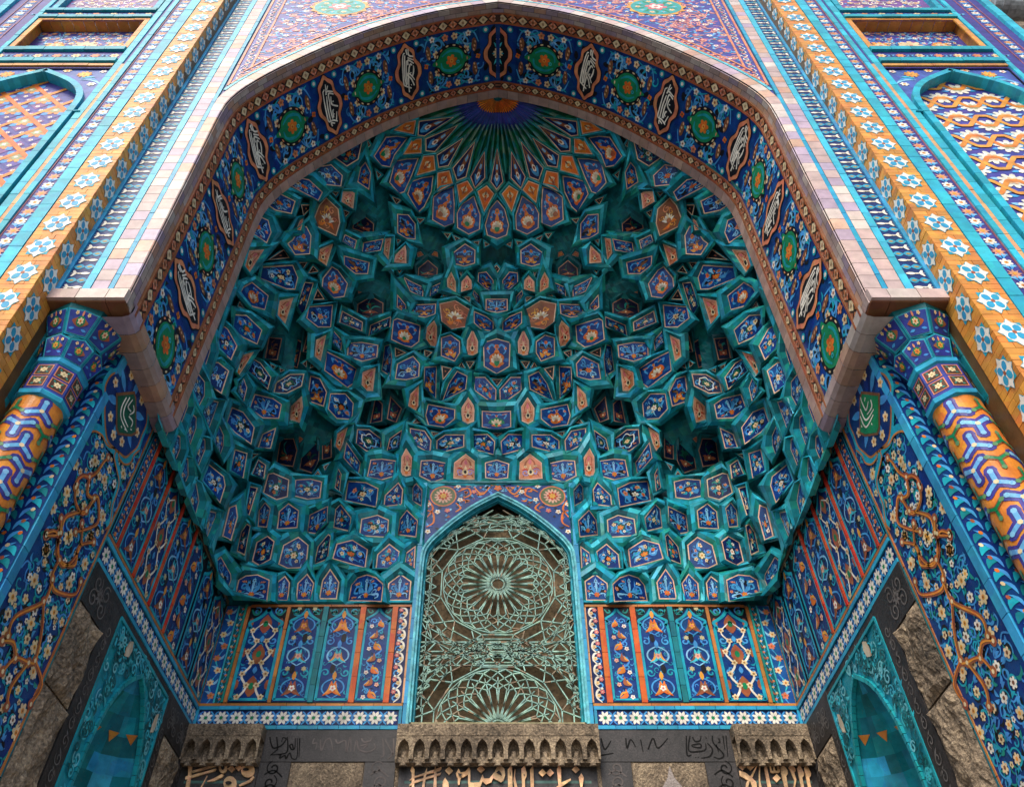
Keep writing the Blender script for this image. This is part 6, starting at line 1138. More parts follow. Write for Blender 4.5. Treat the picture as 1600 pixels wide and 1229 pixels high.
FLW = [(4.225,3.859),(4.412,4.061),(4.622,4.061),(4.285,3.65),(4.813,3.853),(4.227,3.464),(4.541,3.47),(4.367,3.221),(4.776,3.649),(4.854,3.456),(4.177,4.309),(4.816,4.297),(4.402,3.007),(4.754,2.995),(4.279,2.804),(4.388,2.613),(4.572,2.801),(4.518,3.436),(4.779,3.643),(4.37,3.224),(4.777,3.236),(4.822,2.605),(4.877,2.775),(4.719,2.716),(4.927,2.253),(4.893,2.377)]
LETL = [[(-2.92,3.21),(-2.898,3.24),(-2.887,3.229),(-2.869,3.137),(-2.85,2.974),(-2.888,2.974),(-2.9,3.137)],[(-2.873,3.168),(-2.665,3.233),(-2.649,3.229),(-2.656,3.21),(-2.864,3.149)],[(-2.916,3.1),(-2.914,3.119),(-2.873,3.126),(-2.668,3.183),(-2.651,3.19),(-2.653,3.168),(-2.863,3.104),(-2.913,3.089)],[(-2.753,3.011),(-2.719,3.126),(-2.715,3.119),(-2.742,3.011)],[(-2.587,3.137),(-2.562,3.13),(-2.572,3.111),(-2.64,3.074),(-2.7,3.068),(-2.705,3.074),(-2.647,3.1)],[(-2.542,3.187),(-2.515,3.222),(-2.47,3.187),(-2.497,3.152)],[(-2.474,3.198),(-2.449,3.23),(-2.408,3.198),(-2.434,3.166)],[(-2.282,3.169),(-2.283,3.137),(-2.302,3.114),(-2.332,3.106),(-2.367,3.114),(-2.396,3.137),(-2.412,3.169),(-2.411,3.201),(-2.392,3.225),(-2.361,3.233),(-2.327,3.225),(-2.297,3.201)],[(-2.286,3.122),(-2.271,3.107),(-2.296,3.066),(-2.39,3.025),(-2.401,3.04),(-2.312,3.085),(-2.301,3.104)],[(-2.422,3.051),(-2.422,3.018),(-2.439,2.994),(-2.468,2.985),(-2.502,2.994),(-2.531,3.018),(-2.547,3.051),(-2.547,3.085),(-2.53,3.109),(-2.501,3.119),(-2.467,3.109),(-2.438,3.085)],[(-2.544,3.19),(-2.544,3.167),(-2.554,3.15),(-2.573,3.143),(-2.594,3.15),(-2.614,3.167),(-2.625,3.19),(-2.626,3.214),(-2.615,3.232),(-2.597,3.238),(-2.575,3.232),(-2.555,3.214)]]
HOLL = [[(-2.334,3.175),(-2.336,3.168),(-2.346,3.163),(-2.36,3.162),(-2.376,3.163),(-2.388,3.168),(-2.393,3.175),(-2.391,3.182),(-2.381,3.187),(-2.367,3.189),(-2.352,3.187),(-2.34,3.182)],[(-2.466,3.054),(-2.468,3.045),(-2.478,3.039),(-2.493,3.037),(-2.508,3.039),(-2.521,3.045),(-2.527,3.054),(-2.525,3.062),(-2.515,3.068),(-2.501,3.07),(-2.485,3.068),(-2.472,3.062)],[(-2.569,3.197),(-2.568,3.183),(-2.572,3.173),(-2.579,3.169),(-2.589,3.173),(-2.597,3.183),(-2.603,3.197),(-2.604,3.21),(-2.601,3.22),(-2.593,3.224),(-2.584,3.22),(-2.575,3.21)]]
LETC = [[(-0.81,3.217),(-0.784,3.183),(-0.772,2.974),(-0.794,2.974),(-0.808,3.152),(-0.822,3.171)],[(-0.822,3.085),(-0.79,3.115),(-0.532,3.204),(-0.532,3.19),(-0.546,3.168),(-0.781,3.104),(-0.822,3.079)],[(-0.823,3.04),(-0.787,3.074),(-0.53,3.154),(-0.544,3.13),(-0.778,3.055),(-0.821,3.025)],[(-0.707,2.974),(-0.691,3.137),(-0.665,3.202),(-0.684,2.974)],[(-0.597,2.974),(-0.597,3.175),(-0.592,3.221),(-0.576,3.175),(-0.565,2.974)],[(-0.498,3.169),(-0.461,3.207),(-0.421,3.169),(-0.458,3.131)],[(-0.493,3.104),(-0.46,3.062),(-0.448,2.974),(-0.513,2.974),(-0.512,3.07)],[(-0.369,3.189),(-0.348,3.145),(-0.381,3.104),(-0.393,3.145)],[(-0.378,3.137),(-0.335,3.115),(-0.35,3.089),(-0.356,3.04),(-0.371,3.04)],[(-0.352,3.149),(-0.306,3.16),(-0.272,3.198),(-0.259,3.175),(-0.274,3.137),(-0.327,3.104),(-0.347,3.115)],[(-0.282,3.19),(-0.259,3.175),(-0.257,3.062),(-0.218,3.055),(-0.171,2.974),(-0.262,2.974),(-0.278,3.062)],[(-0.226,3.059),(-0.172,3.062),(-0.143,3.131),(-0.127,3.092),(-0.142,3.07),(-0.171,3.003),(-0.217,3.003)],[(-0.134,3.096),(-0.073,3.096),(-0.057,3.062),(-0.111,3.04),(-0.143,3.07)],[(-0.08,3.096),(-0.019,3.168),(0.012,3.213),(0.02,3.16),(-0.034,3.115),(-0.065,3.059)],[(-0.197,3.179),(-0.161,3.216),(-0.123,3.179),(-0.16,3.143)],[(-0.048,3.115),(-0.009,3.198),(0.03,3.217),(0.061,3.183),(0.068,3.13),(0.052,3.077),(0.029,3.059),(-0.048,3.1)],[(0.092,3.175),(0.123,3.217),(0.134,3.198),(0.135,2.974),(0.094,2.974)],[(0.158,3.183),(0.165,3.175),(0.159,3.115),(0.182,3.003),(0.155,3.003),(0.144,3.077)],[(0.22,3.183),(0.251,3.213),(0.269,3.145),(0.268,3.115),(0.252,3.085),(0.249,2.974),(0.223,2.974)],[(0.301,3.175),(0.333,3.217),(0.333,2.974),(0.303,2.974)],[(0.379,3.145),(0.418,3.181),(0.453,3.145),(0.415,3.109)],[(0.451,3.145),(0.49,3.181),(0.525,3.145),(0.486,3.109)],[(0.553,3.175),(0.575,3.225),(0.593,3.19),(0.585,2.989),(0.562,2.989)],[(0.587,3.055),(0.676,3.092),(0.678,3.076),(0.587,3.018),(0.509,2.989)],[(0.695,3.175),(0.732,3.21),(0.765,3.175),(0.728,3.141)],[(0.752,3.1),(0.779,3.141),(0.799,3.1),(0.775,2.989),(0.764,2.989)]]
HOLC = [[(-0.017,3.145),(0.01,3.166),(0.033,3.137),(0.037,3.115)],[(-0.376,3.141),(-0.332,3.134),(-0.354,3.107)],[(0.111,3.168),(0.121,3.137),(0.116,3.115)],[(0.239,3.134),(0.255,3.122),(0.244,3.115)]]
LETR = [[(2.27,3.21),(2.314,3.246),(2.343,3.21),(2.298,3.174)],[(2.345,3.208),(2.39,3.244),(2.418,3.208),(2.373,3.172)],[(2.267,3.171),(2.32,3.152),(2.368,3.107),(2.401,3.066),(2.394,2.989),(2.356,2.989),(2.348,3.07),(2.26,3.122)],[(2.354,3.115),(2.44,3.217),(2.443,3.208),(2.371,3.104)],[(2.328,3.085),(2.342,3.077),(2.299,2.989),(2.28,2.989),(2.308,3.062)],[(2.464,3.221),(2.474,3.221),(2.439,3.077),(2.439,2.989),(2.409,2.989),(2.437,3.122)],[(2.504,3.19),(2.534,3.236),(2.531,3.19),(2.527,2.989),(2.493,2.989)],[(2.559,3.1),(2.607,3.137),(2.636,3.1),(2.588,3.062)],[(2.655,3.19),(2.688,3.24),(2.719,3.168),(2.711,3.137),(2.691,3.119),(2.679,2.989),(2.649,2.989),(2.651,3.145)],[(2.735,3.198),(2.765,3.236),(2.795,3.19),(2.793,3.168),(2.776,3.149),(2.778,3.085),(2.733,2.989),(2.721,2.989),(2.758,3.077),(2.75,3.137)],[(2.811,3.19),(2.845,3.229),(2.864,3.145),(2.858,3.122),(2.837,3.104),(2.828,2.989),(2.801,2.989),(2.81,3.145)],[(2.877,3.19),(2.911,3.229),(2.93,3.145),(2.923,3.122),(2.902,3.104),(2.893,2.989),(2.866,2.989),(2.876,3.16)],[(2.558,3.229),(2.573,3.229),(2.568,3.166),(2.583,3.166),(2.592,3.225),(2.606,3.225),(2.603,3.166),(2.622,3.166),(2.629,3.225),(2.645,3.225),(2.647,3.16),(2.62,3.143),(2.59,3.149),(2.574,3.143),(2.553,3.152)]]
KUFL = [[(-2.212,3.497),(-2.189,3.436),(-2.153,3.389),(-2.087,3.412),(-2.051,3.472),(-2.084,3.49),(-2.088,3.448)],[(-2.146,3.497),(-2.115,3.389),(-2.125,3.365),(-2.174,3.318)],[(-2.044,3.497),(-2.019,3.4),(-2.031,3.341),(-2.164,3.324)],[(-1.961,3.377),(-1.982,3.424),(-2.003,3.412),(-1.979,3.377),(-1.951,3.389),(-1.963,3.484)],[(-2.092,3.318),(-2.07,3.329),(-2.075,3.294),(-2.033,3.318),(-2.015,3.289),(-1.99,3.341),(-1.956,3.289),(-1.913,3.306),(-1.945,3.484)],[(-1.921,3.484),(-1.895,3.306)],[(-1.778,3.484),(-1.787,3.436),(-1.746,3.436),(-1.748,3.377)],[(-1.716,3.472),(-1.692,3.365),(-1.666,3.46),(-1.62,3.472),(-1.578,3.353)],[(-1.572,3.472),(-1.543,3.436),(-1.475,3.46),(-1.448,3.353),(-1.432,3.497),(-1.406,3.353)],[(-1.377,3.353),(-1.367,3.46),(-1.332,3.377),(-1.247,3.353),(-1.179,3.389),(-1.197,3.436)],[(-1.322,3.484),(-1.294,3.448),(-1.235,3.46),(-1.227,3.49)],[(-1.118,3.484),(-1.09,3.329),(-1.122,3.3)],[(-1.093,3.472),(-0.995,3.318)],[(-1.01,3.484),(-1.003,3.341),(-1.05,3.283)],[(-1.325,3.412),(-1.255,3.424),(-1.298,3.383)]]
KUFR = [[(1.83,3.509),(1.805,3.329),(1.846,3.324)],[(1.866,3.509),(1.829,3.365),(1.935,3.359),(1.991,3.377),(2.003,3.436)],[(1.868,3.418),(1.948,3.43),(1.947,3.394),(1.883,3.4),(1.862,3.418)],[(1.888,3.497),(1.905,3.454),(1.954,3.463),(1.972,3.509)],[(2.021,3.436),(2.057,3.377),(2.02,3.312),(1.935,3.294)],[(2.013,3.49),(2.023,3.482)],[(2.083,3.509),(2.08,3.436),(2.154,3.329),(2.11,3.289),(2.055,3.306)],[(2.102,3.424),(2.111,3.353)],[(2.185,3.509),(2.175,3.377)],[(2.215,3.509),(2.19,3.306)],[(2.138,3.484),(2.142,3.448),(2.123,3.442)],[(1.883,3.304),(1.886,3.297)],[(1.907,3.304),(1.909,3.297)],[(0.999,3.484),(1.025,3.377),(1.093,3.46)],[(1.239,3.484),(1.24,3.389),(1.285,3.472),(1.324,3.4)],[(1.44,3.377),(1.503,3.484),(1.536,3.389),(1.646,3.484)],[(0.972,3.318),(1.104,3.341)],[(1.381,3.472),(1.389,3.353)]]

def sidewall(sg, off=0.0):
    return plane((sg * (W_X - off), 0, 0), (0, 1, 0), (0, 0, 1), (-sg, 0, 0))
def star_frieze(o, x0, x1, z0, z1, n):
    w = (x1 - x0) / n; zc = (z0 + z1) / 2; h = z1 - z0
    for k in range(n):
        x = x0 + (k + .5) * w
        o.disc(x, zc, w * .47, COBALT, .6, 16, h * .47)
        st = Orn()
        for q in range(8):
            a = q * math.pi / 4 + .39; st.leaf((.1 * math.cos(a), .1 * math.sin(a)), (.46 * math.cos(a), .46 * math.sin(a)), .20, WHITE, 2)
        st.disc(0, 0, .12, GREEN, 2.5, 8)
        for q in range(8):
            a = q * math.pi / 4; st.leaf((.2 * math.cos(a), .2 * math.sin(a)), (.47 * math.cos(a), .47 * math.sin(a)), .12, mixc(NAVY, COBALT, .3), 1.2)
        o.put(st, xf(x, zc, w, h))
        for s in (-1, 1): o.leaf((x + w * .5, zc), (x + w * .5 - w * .25, zc + s * h * .45), w * .2, SKYB, 1); o.leaf((x + w * .5, zc), (x + w * .5 + w * .25, zc + s * h * .45), w * .2, SKYB, 1)
def tall_panel(w, h, seed, style):
    """tall arabesque panel on blue, origin bottom left"""
    r = R_(seed); o = Orn(); xc = w / 2; n = max(2, int(round(h / (w * .95)))); st = h / n
    scatter(o, w * .1, .05, w * .9, h - w * .5, w * .09, int(34 * h / w / 2.6), seed + 7)
    # cusped turquoise head
    for s in (-1, 1):
        P = [(xc, h - .01), (xc + s * w * .12, h - w * .22), (xc + s * w * .30, h - w * .36), (xc + s * w * .44, h - w * .46), (xc + s * w * .38, h - w * .62), (xc + s * w * .455, h - w * .80), (xc + s * w * .455, .015)]
        o.stroke(P, w * .085, TURQ, 2, smooth=5); o.stroke([(xc + s * w * .46, h - w * .05), (xc + s * w * .36, h - w * .2), (xc + s * w * .25, h - w * .16), (xc + s * w * .3, h - w * .08)], w * .07, SEA, 1.6, (.6, .6))
        o.poly([(xc + s * w * .5, h), (xc + s * w * .06, h), (xc + s * w * .3, h - w * .33), (xc + s * w * .5, h - w * .55)], INK, .6)
    o.stroke([(w * .04, .02), (w * .96, .02)], w * .07, TURQ, 2, smooth=0)
    if style == 'white':
        for s in (-1, 1):
            P = [(xc, h - w * .42)]
            for k in range(n * 2 + 1): P.append((xc + s * w * (.30 if k % 2 == 0 else .13), h - w * .75 - k * (h - w * .8) / (n * 2)))
            o.stroke(P, w * .055, WHITE, 3, (.5, 1), 6)
            for k in range(1, len(P)): o.flower(P[k][0], P[k][1] + w * .06, w * .085, CREAM, BROWN, 4, 5, r.random(), AMBER)
        for k in range(n): y = st * (k + .45); o.leaf((xc, y - w * .28), (xc, y + w * .28), w * .34, BRICK, 2); o.disc(xc, y, w * .07, GREEN, 3, 8, w * .1); o.leaf((xc, y + .5 * st - w * .1), (xc, y + .5 * st + w * .1), w * .12, SKYB, 2)
        for k in range(n):
            for s in (-1, 1): o.spiral(xc + s * w * .3, st * (k + .95) - .02, w * .12, 1, 1.1, w * .05, SKYB, 1.5, s); o.disc(xc + s * w * .4, st * (k + .5), w * .07, BRICK, 1.5, 7, w * .14)
    elif style == 'vine':
        P = []; y = .03; k = 0
        while y < h - w * .4: P.append((xc + w * .24 * (1 if k % 2 else -1), y)); y += st * .5; k += 1
        P.append((xc, h - w * .4)); o.stroke(P, w * .07, SKYB, 2, (.6, .5), 7)
        for i in range(len(P) - 1):
            a = P[i]; b2 = P[i + 1]; m_ = ((a[0] + b2[0]) / 2, (a[1] + b2[1]) / 2)
            o.leaf(a, (m_[0], m_[1] + st * .12), w * .17, BRICK if i % 2 else ORANGE, 3, .3 * (1 if i % 2 else -1)); o.leaf((a[0], a[1] + .01), (m_[0] + w * .08, m_[1]), w * .08, AMBER, 3.4, .2)
            o.flower(xc - (a[0] - xc) * .9, a[1] + st * .05, w * .09, (WHITE, PINKL)[i % 2], ROSE, 3, 5, .2); o.spiral(xc - (a[0] - xc) * .6, a[1] + st * .28, w * .13, i, 1.1, w * .05, (SKYB, TURQ)[i % 2], 1.8, 1)
    else:
        c1 = ORANGE if style == 'amber' else BRICK; c2 = AMBER if style == 'amber' else BROWN
        for k in range(n):
            y = st * k + .03
            for s in (-1, 1):
                o.stroke([(xc, y), (xc + s * w * .30, y + st * .22), (xc + s * w * .27, y + st * .46), (xc, y + st * .62)], w * .05, (SKYB, PALE)[k % 2], 2, (.6, .8))
                o.leaf((xc + s * w * .06, y + st * .52), (xc + s * w * .27, y + st * .08), w * .17, c1 if k % 2 == 0 else TURQL, 3, -.25 * s); o.leaf((xc + s * w * .1, y + st * .42), (xc + s * w * .25, y + st * .12), w * .07, c2, 3.4, -.2 * s)
                o.spiral(xc + s * w * .3, y + st * .78, w * .13, 2 * k, 1.1, w * .05, (SKYB, TURQ)[(k + 1) % 2], 1.6, s)
                if style != 'amber': o.flower(xc + s * w * .24, y + st * .9, w * .08, mixc(GREEN, CREAM, .65), CREAM, 3, 6, 0, INK)
            o.flower(xc, y + st * .3, w * .10, (WHITE, PINKL, AMBER)[k % 3], ROSE, 4, 5, .2); o.leaf((xc, y + st * .55), (xc, y + st * .82), w * .13, (AMBER, SKYB)[k % 2], 3.2); o.disc(xc + r.choice((-1, 1)) * w * .1, y + st * .9, w * .08, INK, 1, 8, w * .16)
    return o
def flower_strip(w, h, seed, ground):
    r = R_(seed); o = Orn(); n = int(h / (w * .95))
    for k in range(n):
        y = (k + .5) * h / n; x = w * (.5 + .16 * (1 if k % 2 else -1))
        o.stroke([(w * .5, y - h / n * .6), (x, y - h / n * .3), (x, y), (w * .5, y + h / n * .4)], w * .14, (SKYB, TURQL)[k % 2], 1, (.6, .6)); o.leaf((x, y - .02), (w * (.9 if x < w / 2 else .1), y + h / n * .35), w * .22, (SKYB, BRICK)[k % 2] if ground == 'green' else PALE, 1.5, .2)
        o.flower(x, y, w * .30 if ground != 'green' else w * .22, (SALMON, CREAM, CREAM, SALMON)[k % 4], (ORANGE, AMBER)[k % 2], 2, 6 if k % 2 else 5, r.random(), BRICK)
    return o
for sg, side in SIDES:
    fr = R_(91 + sg); fn = sidewall(sg)
    t = thing('side_wall', '%s inner side wall with red striped tile panels and %s script medallion' % (side, 'dark green' if sg < 0 else 'bright green'), 'wall', (sg * 3.0, 5.9, -1.6))
    m = MB()
    def boxw(y0, z0, y1, z1, d=.5):
        x0, x1 = sorted((sg * 3.004, sg * (3.0 + d))); m.box((x0, y0, z0), (x1, y1, z1), (.16, .13, .10))
    boxw(4.13, 3.57, 8.2, 5.04); boxw(4.13, 3.48, 8.2, 3.57); boxw(4.13, -1.6, 5.62, 3.48); boxw(6.93, -1.6, 8.2, 3.48); boxw(5.62, -1.6, 6.93, 1.2); 
    m.build('wall_core', M_STONE, t)
    # pier face
    m = MB(); m.poly(fn(rect(4.215, -1.0, 4.955, 5.0), .004), mixc(COBALT, NAVY, .35)); 
    o = arabesque(.72, 5.6, 101 + sg, [TURQ, SKYB, SEA, INK], [(CREAM, AMBER), (CREAM, BROWN), (WHITE, BROWN)], None, .145, 1.1); oo = Orn(); scatter(oo, 4.25, 0, 4.92, 4.95, .045, 520, 31, (TURQ, SKYB, INK, SEA, INK), .8); oo.put(o, xf(4.585, 2.15))
    for (y, z) in FLW: oo.flower(y, z, .05, CREAM, AMBER, 3.4, 6, fr.random(), BROWN)
    oo.emit(m, fn, .005); m.build('floral_field', M_GLAZE, t)
    m = MB(); o = Orn()
    for V in VINES: o.stroke(V, .040, mixc(BRICK, BROWN, .3), 4, (.7, .6), 6); o.stroke([(a + .006, b + .004) for a, b in V], .014, mixc(ORANGE, AMBER, .5), 5, (.7, .6), 6)
    for V in VINES:
        for p in (V[0], V[-1]): o.disc(p[0], p[1], .036, BRICK, 4.4, 8); o.disc(p[0], p[1], .016, CREAM, 5.4, 6)
    o.emit(m, fn, .008); m.build('brown_vine', M_GLAZE, t)
    m = MB(); o = Orn()
    for q in (OGEE, OGEE2): o.stroke(q, .055, TURQ, 4, smooth=6); o.stroke([(a + .018, b - .03) for a, b in q], .016, mixc(BRICK, AMBER, .3), 4.5, smooth=6)
    o.emit(m, fn, .010); m.build('lobed_moulding', M_GLAZE, t)
    m = MB(); o = Orn(); Q = crom(MED, 4, True); c = np.mean(np.array(MED), 0)
    o.poly([tuple(c + (np.array(p) - c) * 1.10) for p in Q], TURQ, 6); o.poly([tuple(c + (np.array(p) - c) * 1.0) for p in Q], mixc(BRICK, AMBER, .3), 7); o.poly([tuple(c + (np.array(p) - c) * .95) for p in Q], mixc(NAVY, COBALT, .45), 8)
    for k in range(12):
        a = k * .5236; p = c + np.array((math.cos(a), math.sin(a))) * .30 * (1 if k % 2 else .92)
        o.leaf(tuple(c + (p - c) * .45), tuple(c + (p - c) * 1.1), .07, SKYB if k % 2 else COBALT, 9)
        if k % 2 == 0 or k in (3, 9): o.flower(p[0], p[1], .045, CREAM, AMBER, 10, 5, a, BROWN)
    bx = np.array(BOX); bc = bx.mean(0)
    o.poly([tuple(bc + (q - bc) * 1.14) for q in bx], BROWN, 11); o.poly([tuple(q) for q in bx], DGREEN if sg < 0 else GREEN, 12)
    for s in (TXL if sg < 0 else TXR): o.stroke(s, .017, WHITE, 13.5, (.8, .5), 6)
    o.emit(m, fn, .006); m.build('script_medallion', M_GLAZE, t)
    strip('corner_strip', M_BRICK, t, fn, [(4.168, -1), (4.168, 5.0)], .075, -.02, .02, mixc(TURQ, SKYB, .55), fr, .24, .16, alt=mixc(SKYB, TURQL, .5)); strip('ochre_line', M_BRICK, t, fn, [(4.212, -1), (4.212, 5.0)], .012, 0, .008, mixc(BRICK, YTILE, .4), fr, .5)
    strip('ochre_line', M_BRICK, t, fn, [(4.955, -1), (4.955, 5.0)], .016, 0, .012, mixc(BRICK, YTILE, .3), fr, .5); strip('teal_line', M_BRICK, t, fn, [(4.972, -1), (4.972, 5.0)], .018, 0, .012, TEAL, fr, .3)
    # frieze of stars
    m = MB(); m.poly(fn(rect(4.985, 3.575, 7.75, 3.80), .003), NAVY); o = Orn(); star_frieze(o, 5.0, 7.74, 3.615, 3.765, 19); o.emit(m, fn, .004); m.build('star_frieze', M_GLAZE, t)
    for z in (3.592, 3.785): strip('turquoise_line', M_BRICK, t, fn, [(4.985, z), (7.745, z)], .034, .0, .016, mixc(TURQ, SKYB, .3), fr, .2)
    strip('ochre_line', M_BRICK, t, fn, [(4.985, 3.818), (7.745, 3.818)], .024, .0, .016, mixc(BRICK, YTILE, .35), fr, .3); strip('ochre_line', M_BRICK, t, fn, [(4.985, 5.0), (7.745, 5.0)], .035, .0, .02, mixc(TEALD, YTILE, .25), fr, .3)
    # tall panels between red strips
    reds = [5.16, 5.56, 5.98, 6.42]; edges = [4.985] + reds + [6.86, 7.30, 7.745]
    for i, (a, b) in enumerate(zip(edges[:-1], edges[1:])):
        m = MB(); y0, y1 = a + .022, b - .022; m.poly(fn(rect(a, 3.83, b, 4.985), .003), INK); m.poly(fn(rect(y0, 3.835, y1, 4.98), .005), mixc(COBALT, NAVY, .5))
        o = tall_panel(y1 - y0, 1.14, 200 + i, ('vine', 'red', 'white', 'red', 'vine', 'red', 'white')[i]); oo = Orn(); oo.put(o, xf(y0, 3.838)); oo.emit(m, fn, .006); m.build('floral_panel', M_GLAZE, t)
    for q in reds:
        m = MB(); brickrow(m, fn, [(q, 3.83), (q, 4.98)], .032, .0, .022, RED, fr, .3, .2); m.build('red_strip', M_BRICK, t)
    # dado: carved dark frame, rough granite panels
    m = MB()
    for r_ in ((4.985, 3.24, 5.40, 3.57), (5.40, -1.0, 5.60, 3.57), (5.60, 3.50, 6.95, 3.57), (6.95, 3.24, 7.745, 3.57), (6.95, -1, 7.10, 3.24), (7.62, -1, 7.745, 3.24)):
        slab(m, fn, rect(*r_), 0, .022 if r_[0] != 5.60 else .01, (.03, .03, .03))
    o = Orn()
    for (cx, cz, w_, h_) in ((5.19, 3.40, .17, .14), (7.2, 3.40, .14, .13), (7.5, 3.40, .14, .13)):
        for s in (-1, 1):
            for u in (-1, 1): o.spiral(cx + s * w_ * .5, cz + u * h_ * .45, w_ * .42, 1, 1.3, .014, (.15, .14, .135), 1, s * u)
        for q in range(8): a = q * .785; o.leaf((cx, cz), (cx + w_ * .4 * math.cos(a), cz + h_ * .5 * math.sin(a)), .025, (.14, .13, .125), 1)
    for (cx, z0, z1) in ((5.50, 0.6, 3.3), (7.03, 1.4, 3.2), (7.68, 2, 3.2)):
        z = z1
        while z > z0: o.spiral(cx, z, .05, z * 20, 1.2, .011, (.15, .14, .135), 1, 1); o.leaf((cx - .03, z - .06), (cx + .03, z - .1), .02, (.15, .14, .135), 1); z -= .12
    o.emit(m, fn, .023, .003, 1); m.build('carved_dark_frame', [M_SLATE, M_CARVE], t)
    for (y0, z0, y1, z1) in ((4.985, 2.63, 5.395, 3.235), (4.985, -1, 5.395, 2.615), (7.105, 2.5, 7.615, 3.235), (7.105, -1, 7.615, 2.49)):
        m = MB(); n1, n2 = 16, max(8, int((z1 - z0) / .045)); gr = [[0] * (n2 + 1) for _ in range(n1 + 1)]; V = []
        for i in range(n1 + 1):
            for j in range(n2 + 1):
                u, v = i / n1, j / n2; e = min(1, 9 * min(u, 1 - u, (v) * (z1 - z0) / (y1 - y0), (1 - v) * (z1 - z0) / (y1 - y0)))
                hh = .012 + e * (.03 + .028 * math.sin(u * 9 + v * 7 + z0) * math.sin(v * (z1 - z0) * 9) + fr.uniform(-.012, .012)); V.append(fn([(y0 + u * (y1 - y0), z0 + v * (z1 - z0))], hh)[0])
        m.add(V, [(i * (n2 + 1) + j, (i + 1) * (n2 + 1) + j, (i + 1) * (n2 + 1) + j + 1, i * (n2 + 1) + j + 1) for i in range(n1) for j in range(n2)], (.2, .17, .13)); m.build('granite_block', M_STONE, t)

    # niche with turquoise surround
    nt = thing('wall_niche', 'pointed turquoise majolica niche with fluted hood low in the %s side wall' % side, 'niche', (sg * 3.0, 6.3, 1.2))
    NA = [(5.80, 1.2), (5.80, 2.2), (5.81, 2.45), (5.85, 2.72), (5.94, 2.98), (6.07, 3.18), (6.29, 3.36)]; NB = [(6.29, 3.36), (6.47, 3.25), (6.63, 3.06), (6.76, 2.82), (6.83, 2.50), (6.84, 2.2), (6.84, 1.2)]
    arcp = np.array(crom(NA, 4) + crom(NB, 4)[1:]); m = MB(); Y0, Y1 = 5.60, 6.95
    for i in range(len(arcp) - 1):
        a, b = arcp[i], arcp[i + 1]
        ob = [(Y0, a[1]), (Y0, b[1])] if max(a[0], b[0]) < 6.05 else [(Y1, a[1]), (Y1, b[1])] if min(a[0], b[0]) > 6.6 else [(a[0], 3.50), (b[0], 3.50)]
        m.poly(fn([tuple(a), tuple(b), ob[1], ob[0]], .012), jit(mixc(TURQ, TEAL, .25), fr, .12))
    iL = max(i for i, p in enumerate(arcp) if p[0] < 6.05); iR = min(i for i, p in enumerate(arcp) if p[0] > 6.6 and p[1] < 3.3)
    for k in (iL, iL + 1): pass
    m.poly(fn([(Y0, 3.50), (Y0, arcp[iL][1]), tuple(arcp[iL]), tuple(arcp[iL + 1]), (arcp[iL + 1][0], 3.5)], .0118), mixc(TURQ, TEAL, .25)); m.poly(fn([(Y1, 3.50), (arcp[iR - 1][0], 3.5), tuple(arcp[iR - 1]), tuple(arcp[iR]), (Y1, arcp[iR][1])], .0118), mixc(TURQ, TEAL, .25))
    ia = lambda y: float(np.interp(y, [p[0] for p in arcp if True][::1], [p[1] for p in arcp])) if 5.8 < y < 6.84 else 0
    ys_ = sorted([(p[0], p[1]) for p in arcp if p[1] > 2.3]); ia = lambda y: float(np.interp(y, [p[0] for p in ys_], [p[1] for p in ys_])) if 5.80 < y < 6.84 else -9
    o = Orn()
    for k in range(520):
        y = fr.uniform(Y0 + .05, Y1 - .05); z = fr.uniform(1.9, 3.46)
        if min(ia(min(max(y + d, 5.0), 7.0)) for d in (-.0,)) > z - .07 or max(ia(y - .05), ia(y + .05)) > z - .04: continue
        o.spiral(y, z, fr.uniform(.035, .07), fr.uniform(0, 6), 1.2, .018, fr.choice((TURQL, mixc(TURQL, WHITE, .15), TEAL, TEALD)), 1 + fr.random(), fr.choice((-1, 1)))
        if fr.random() < .5: a = fr.uniform(0, 6.28); o.leaf((y, z), (y + .09 * math.cos(a), z + .09 * math.sin(a)), .03, fr.choice((TURQL, TEALD)), 1.5, .2)
    o.emit(m, fn, .013, .007); m.build('relief_surround', M_GLAZE, nt)
    m = MB()
    brickrow(m, fn, [tuple(p) for p in inset(arcp[::-1], .0)[::1]][::-1], .035, .0, .035, mixc(TURQ, SEA, .4), fr, .3, .12); brickrow(m, fn, [(Y0 + .015, 1.2), (Y0 + .015, 3.49), (Y1 - .015, 3.49), (Y1 - .015, 1.2)], .026, 0, .028, mixc(TURQ, SEA, .3), fr, .4, .12); m.build('niche_rim', M_BRICK, nt)
    # the recess: shallow fluted half cylinder closing in a ribbed hood
    m = MB(); NV, NZ_ = 26, 40
    def nich(u, z):
        if z <= 2.2: a0, b0 = 5.80, 6.84
        else:
            la = [p for p in arcp if p[0] <= 6.29]; ra = [p for p in arcp if p[0] >= 6.29]
            a0 = float(np.interp(z, [p[1] for p in la], [p[0] for p in la])); b0 = float(np.interp(z, [p[1] for p in ra[::-1]], [p[0] for p in ra[::-1]]))
        c0 = (a0 + b0) / 2; rr = (b0 - a0) / 2; fl = .02 * abs(math.sin(u * 9)) * (rr / .52)
        return np.array((sg * (3.0 + .95 * rr * math.sin(u) - fl), c0 - rr * math.cos(u), z))
    us = np.linspace(0, math.pi, 55); zs = np.concatenate([np.linspace(1.2, 2.2, 10), np.linspace(2.24, 3.355, 26)])
    lay = {}
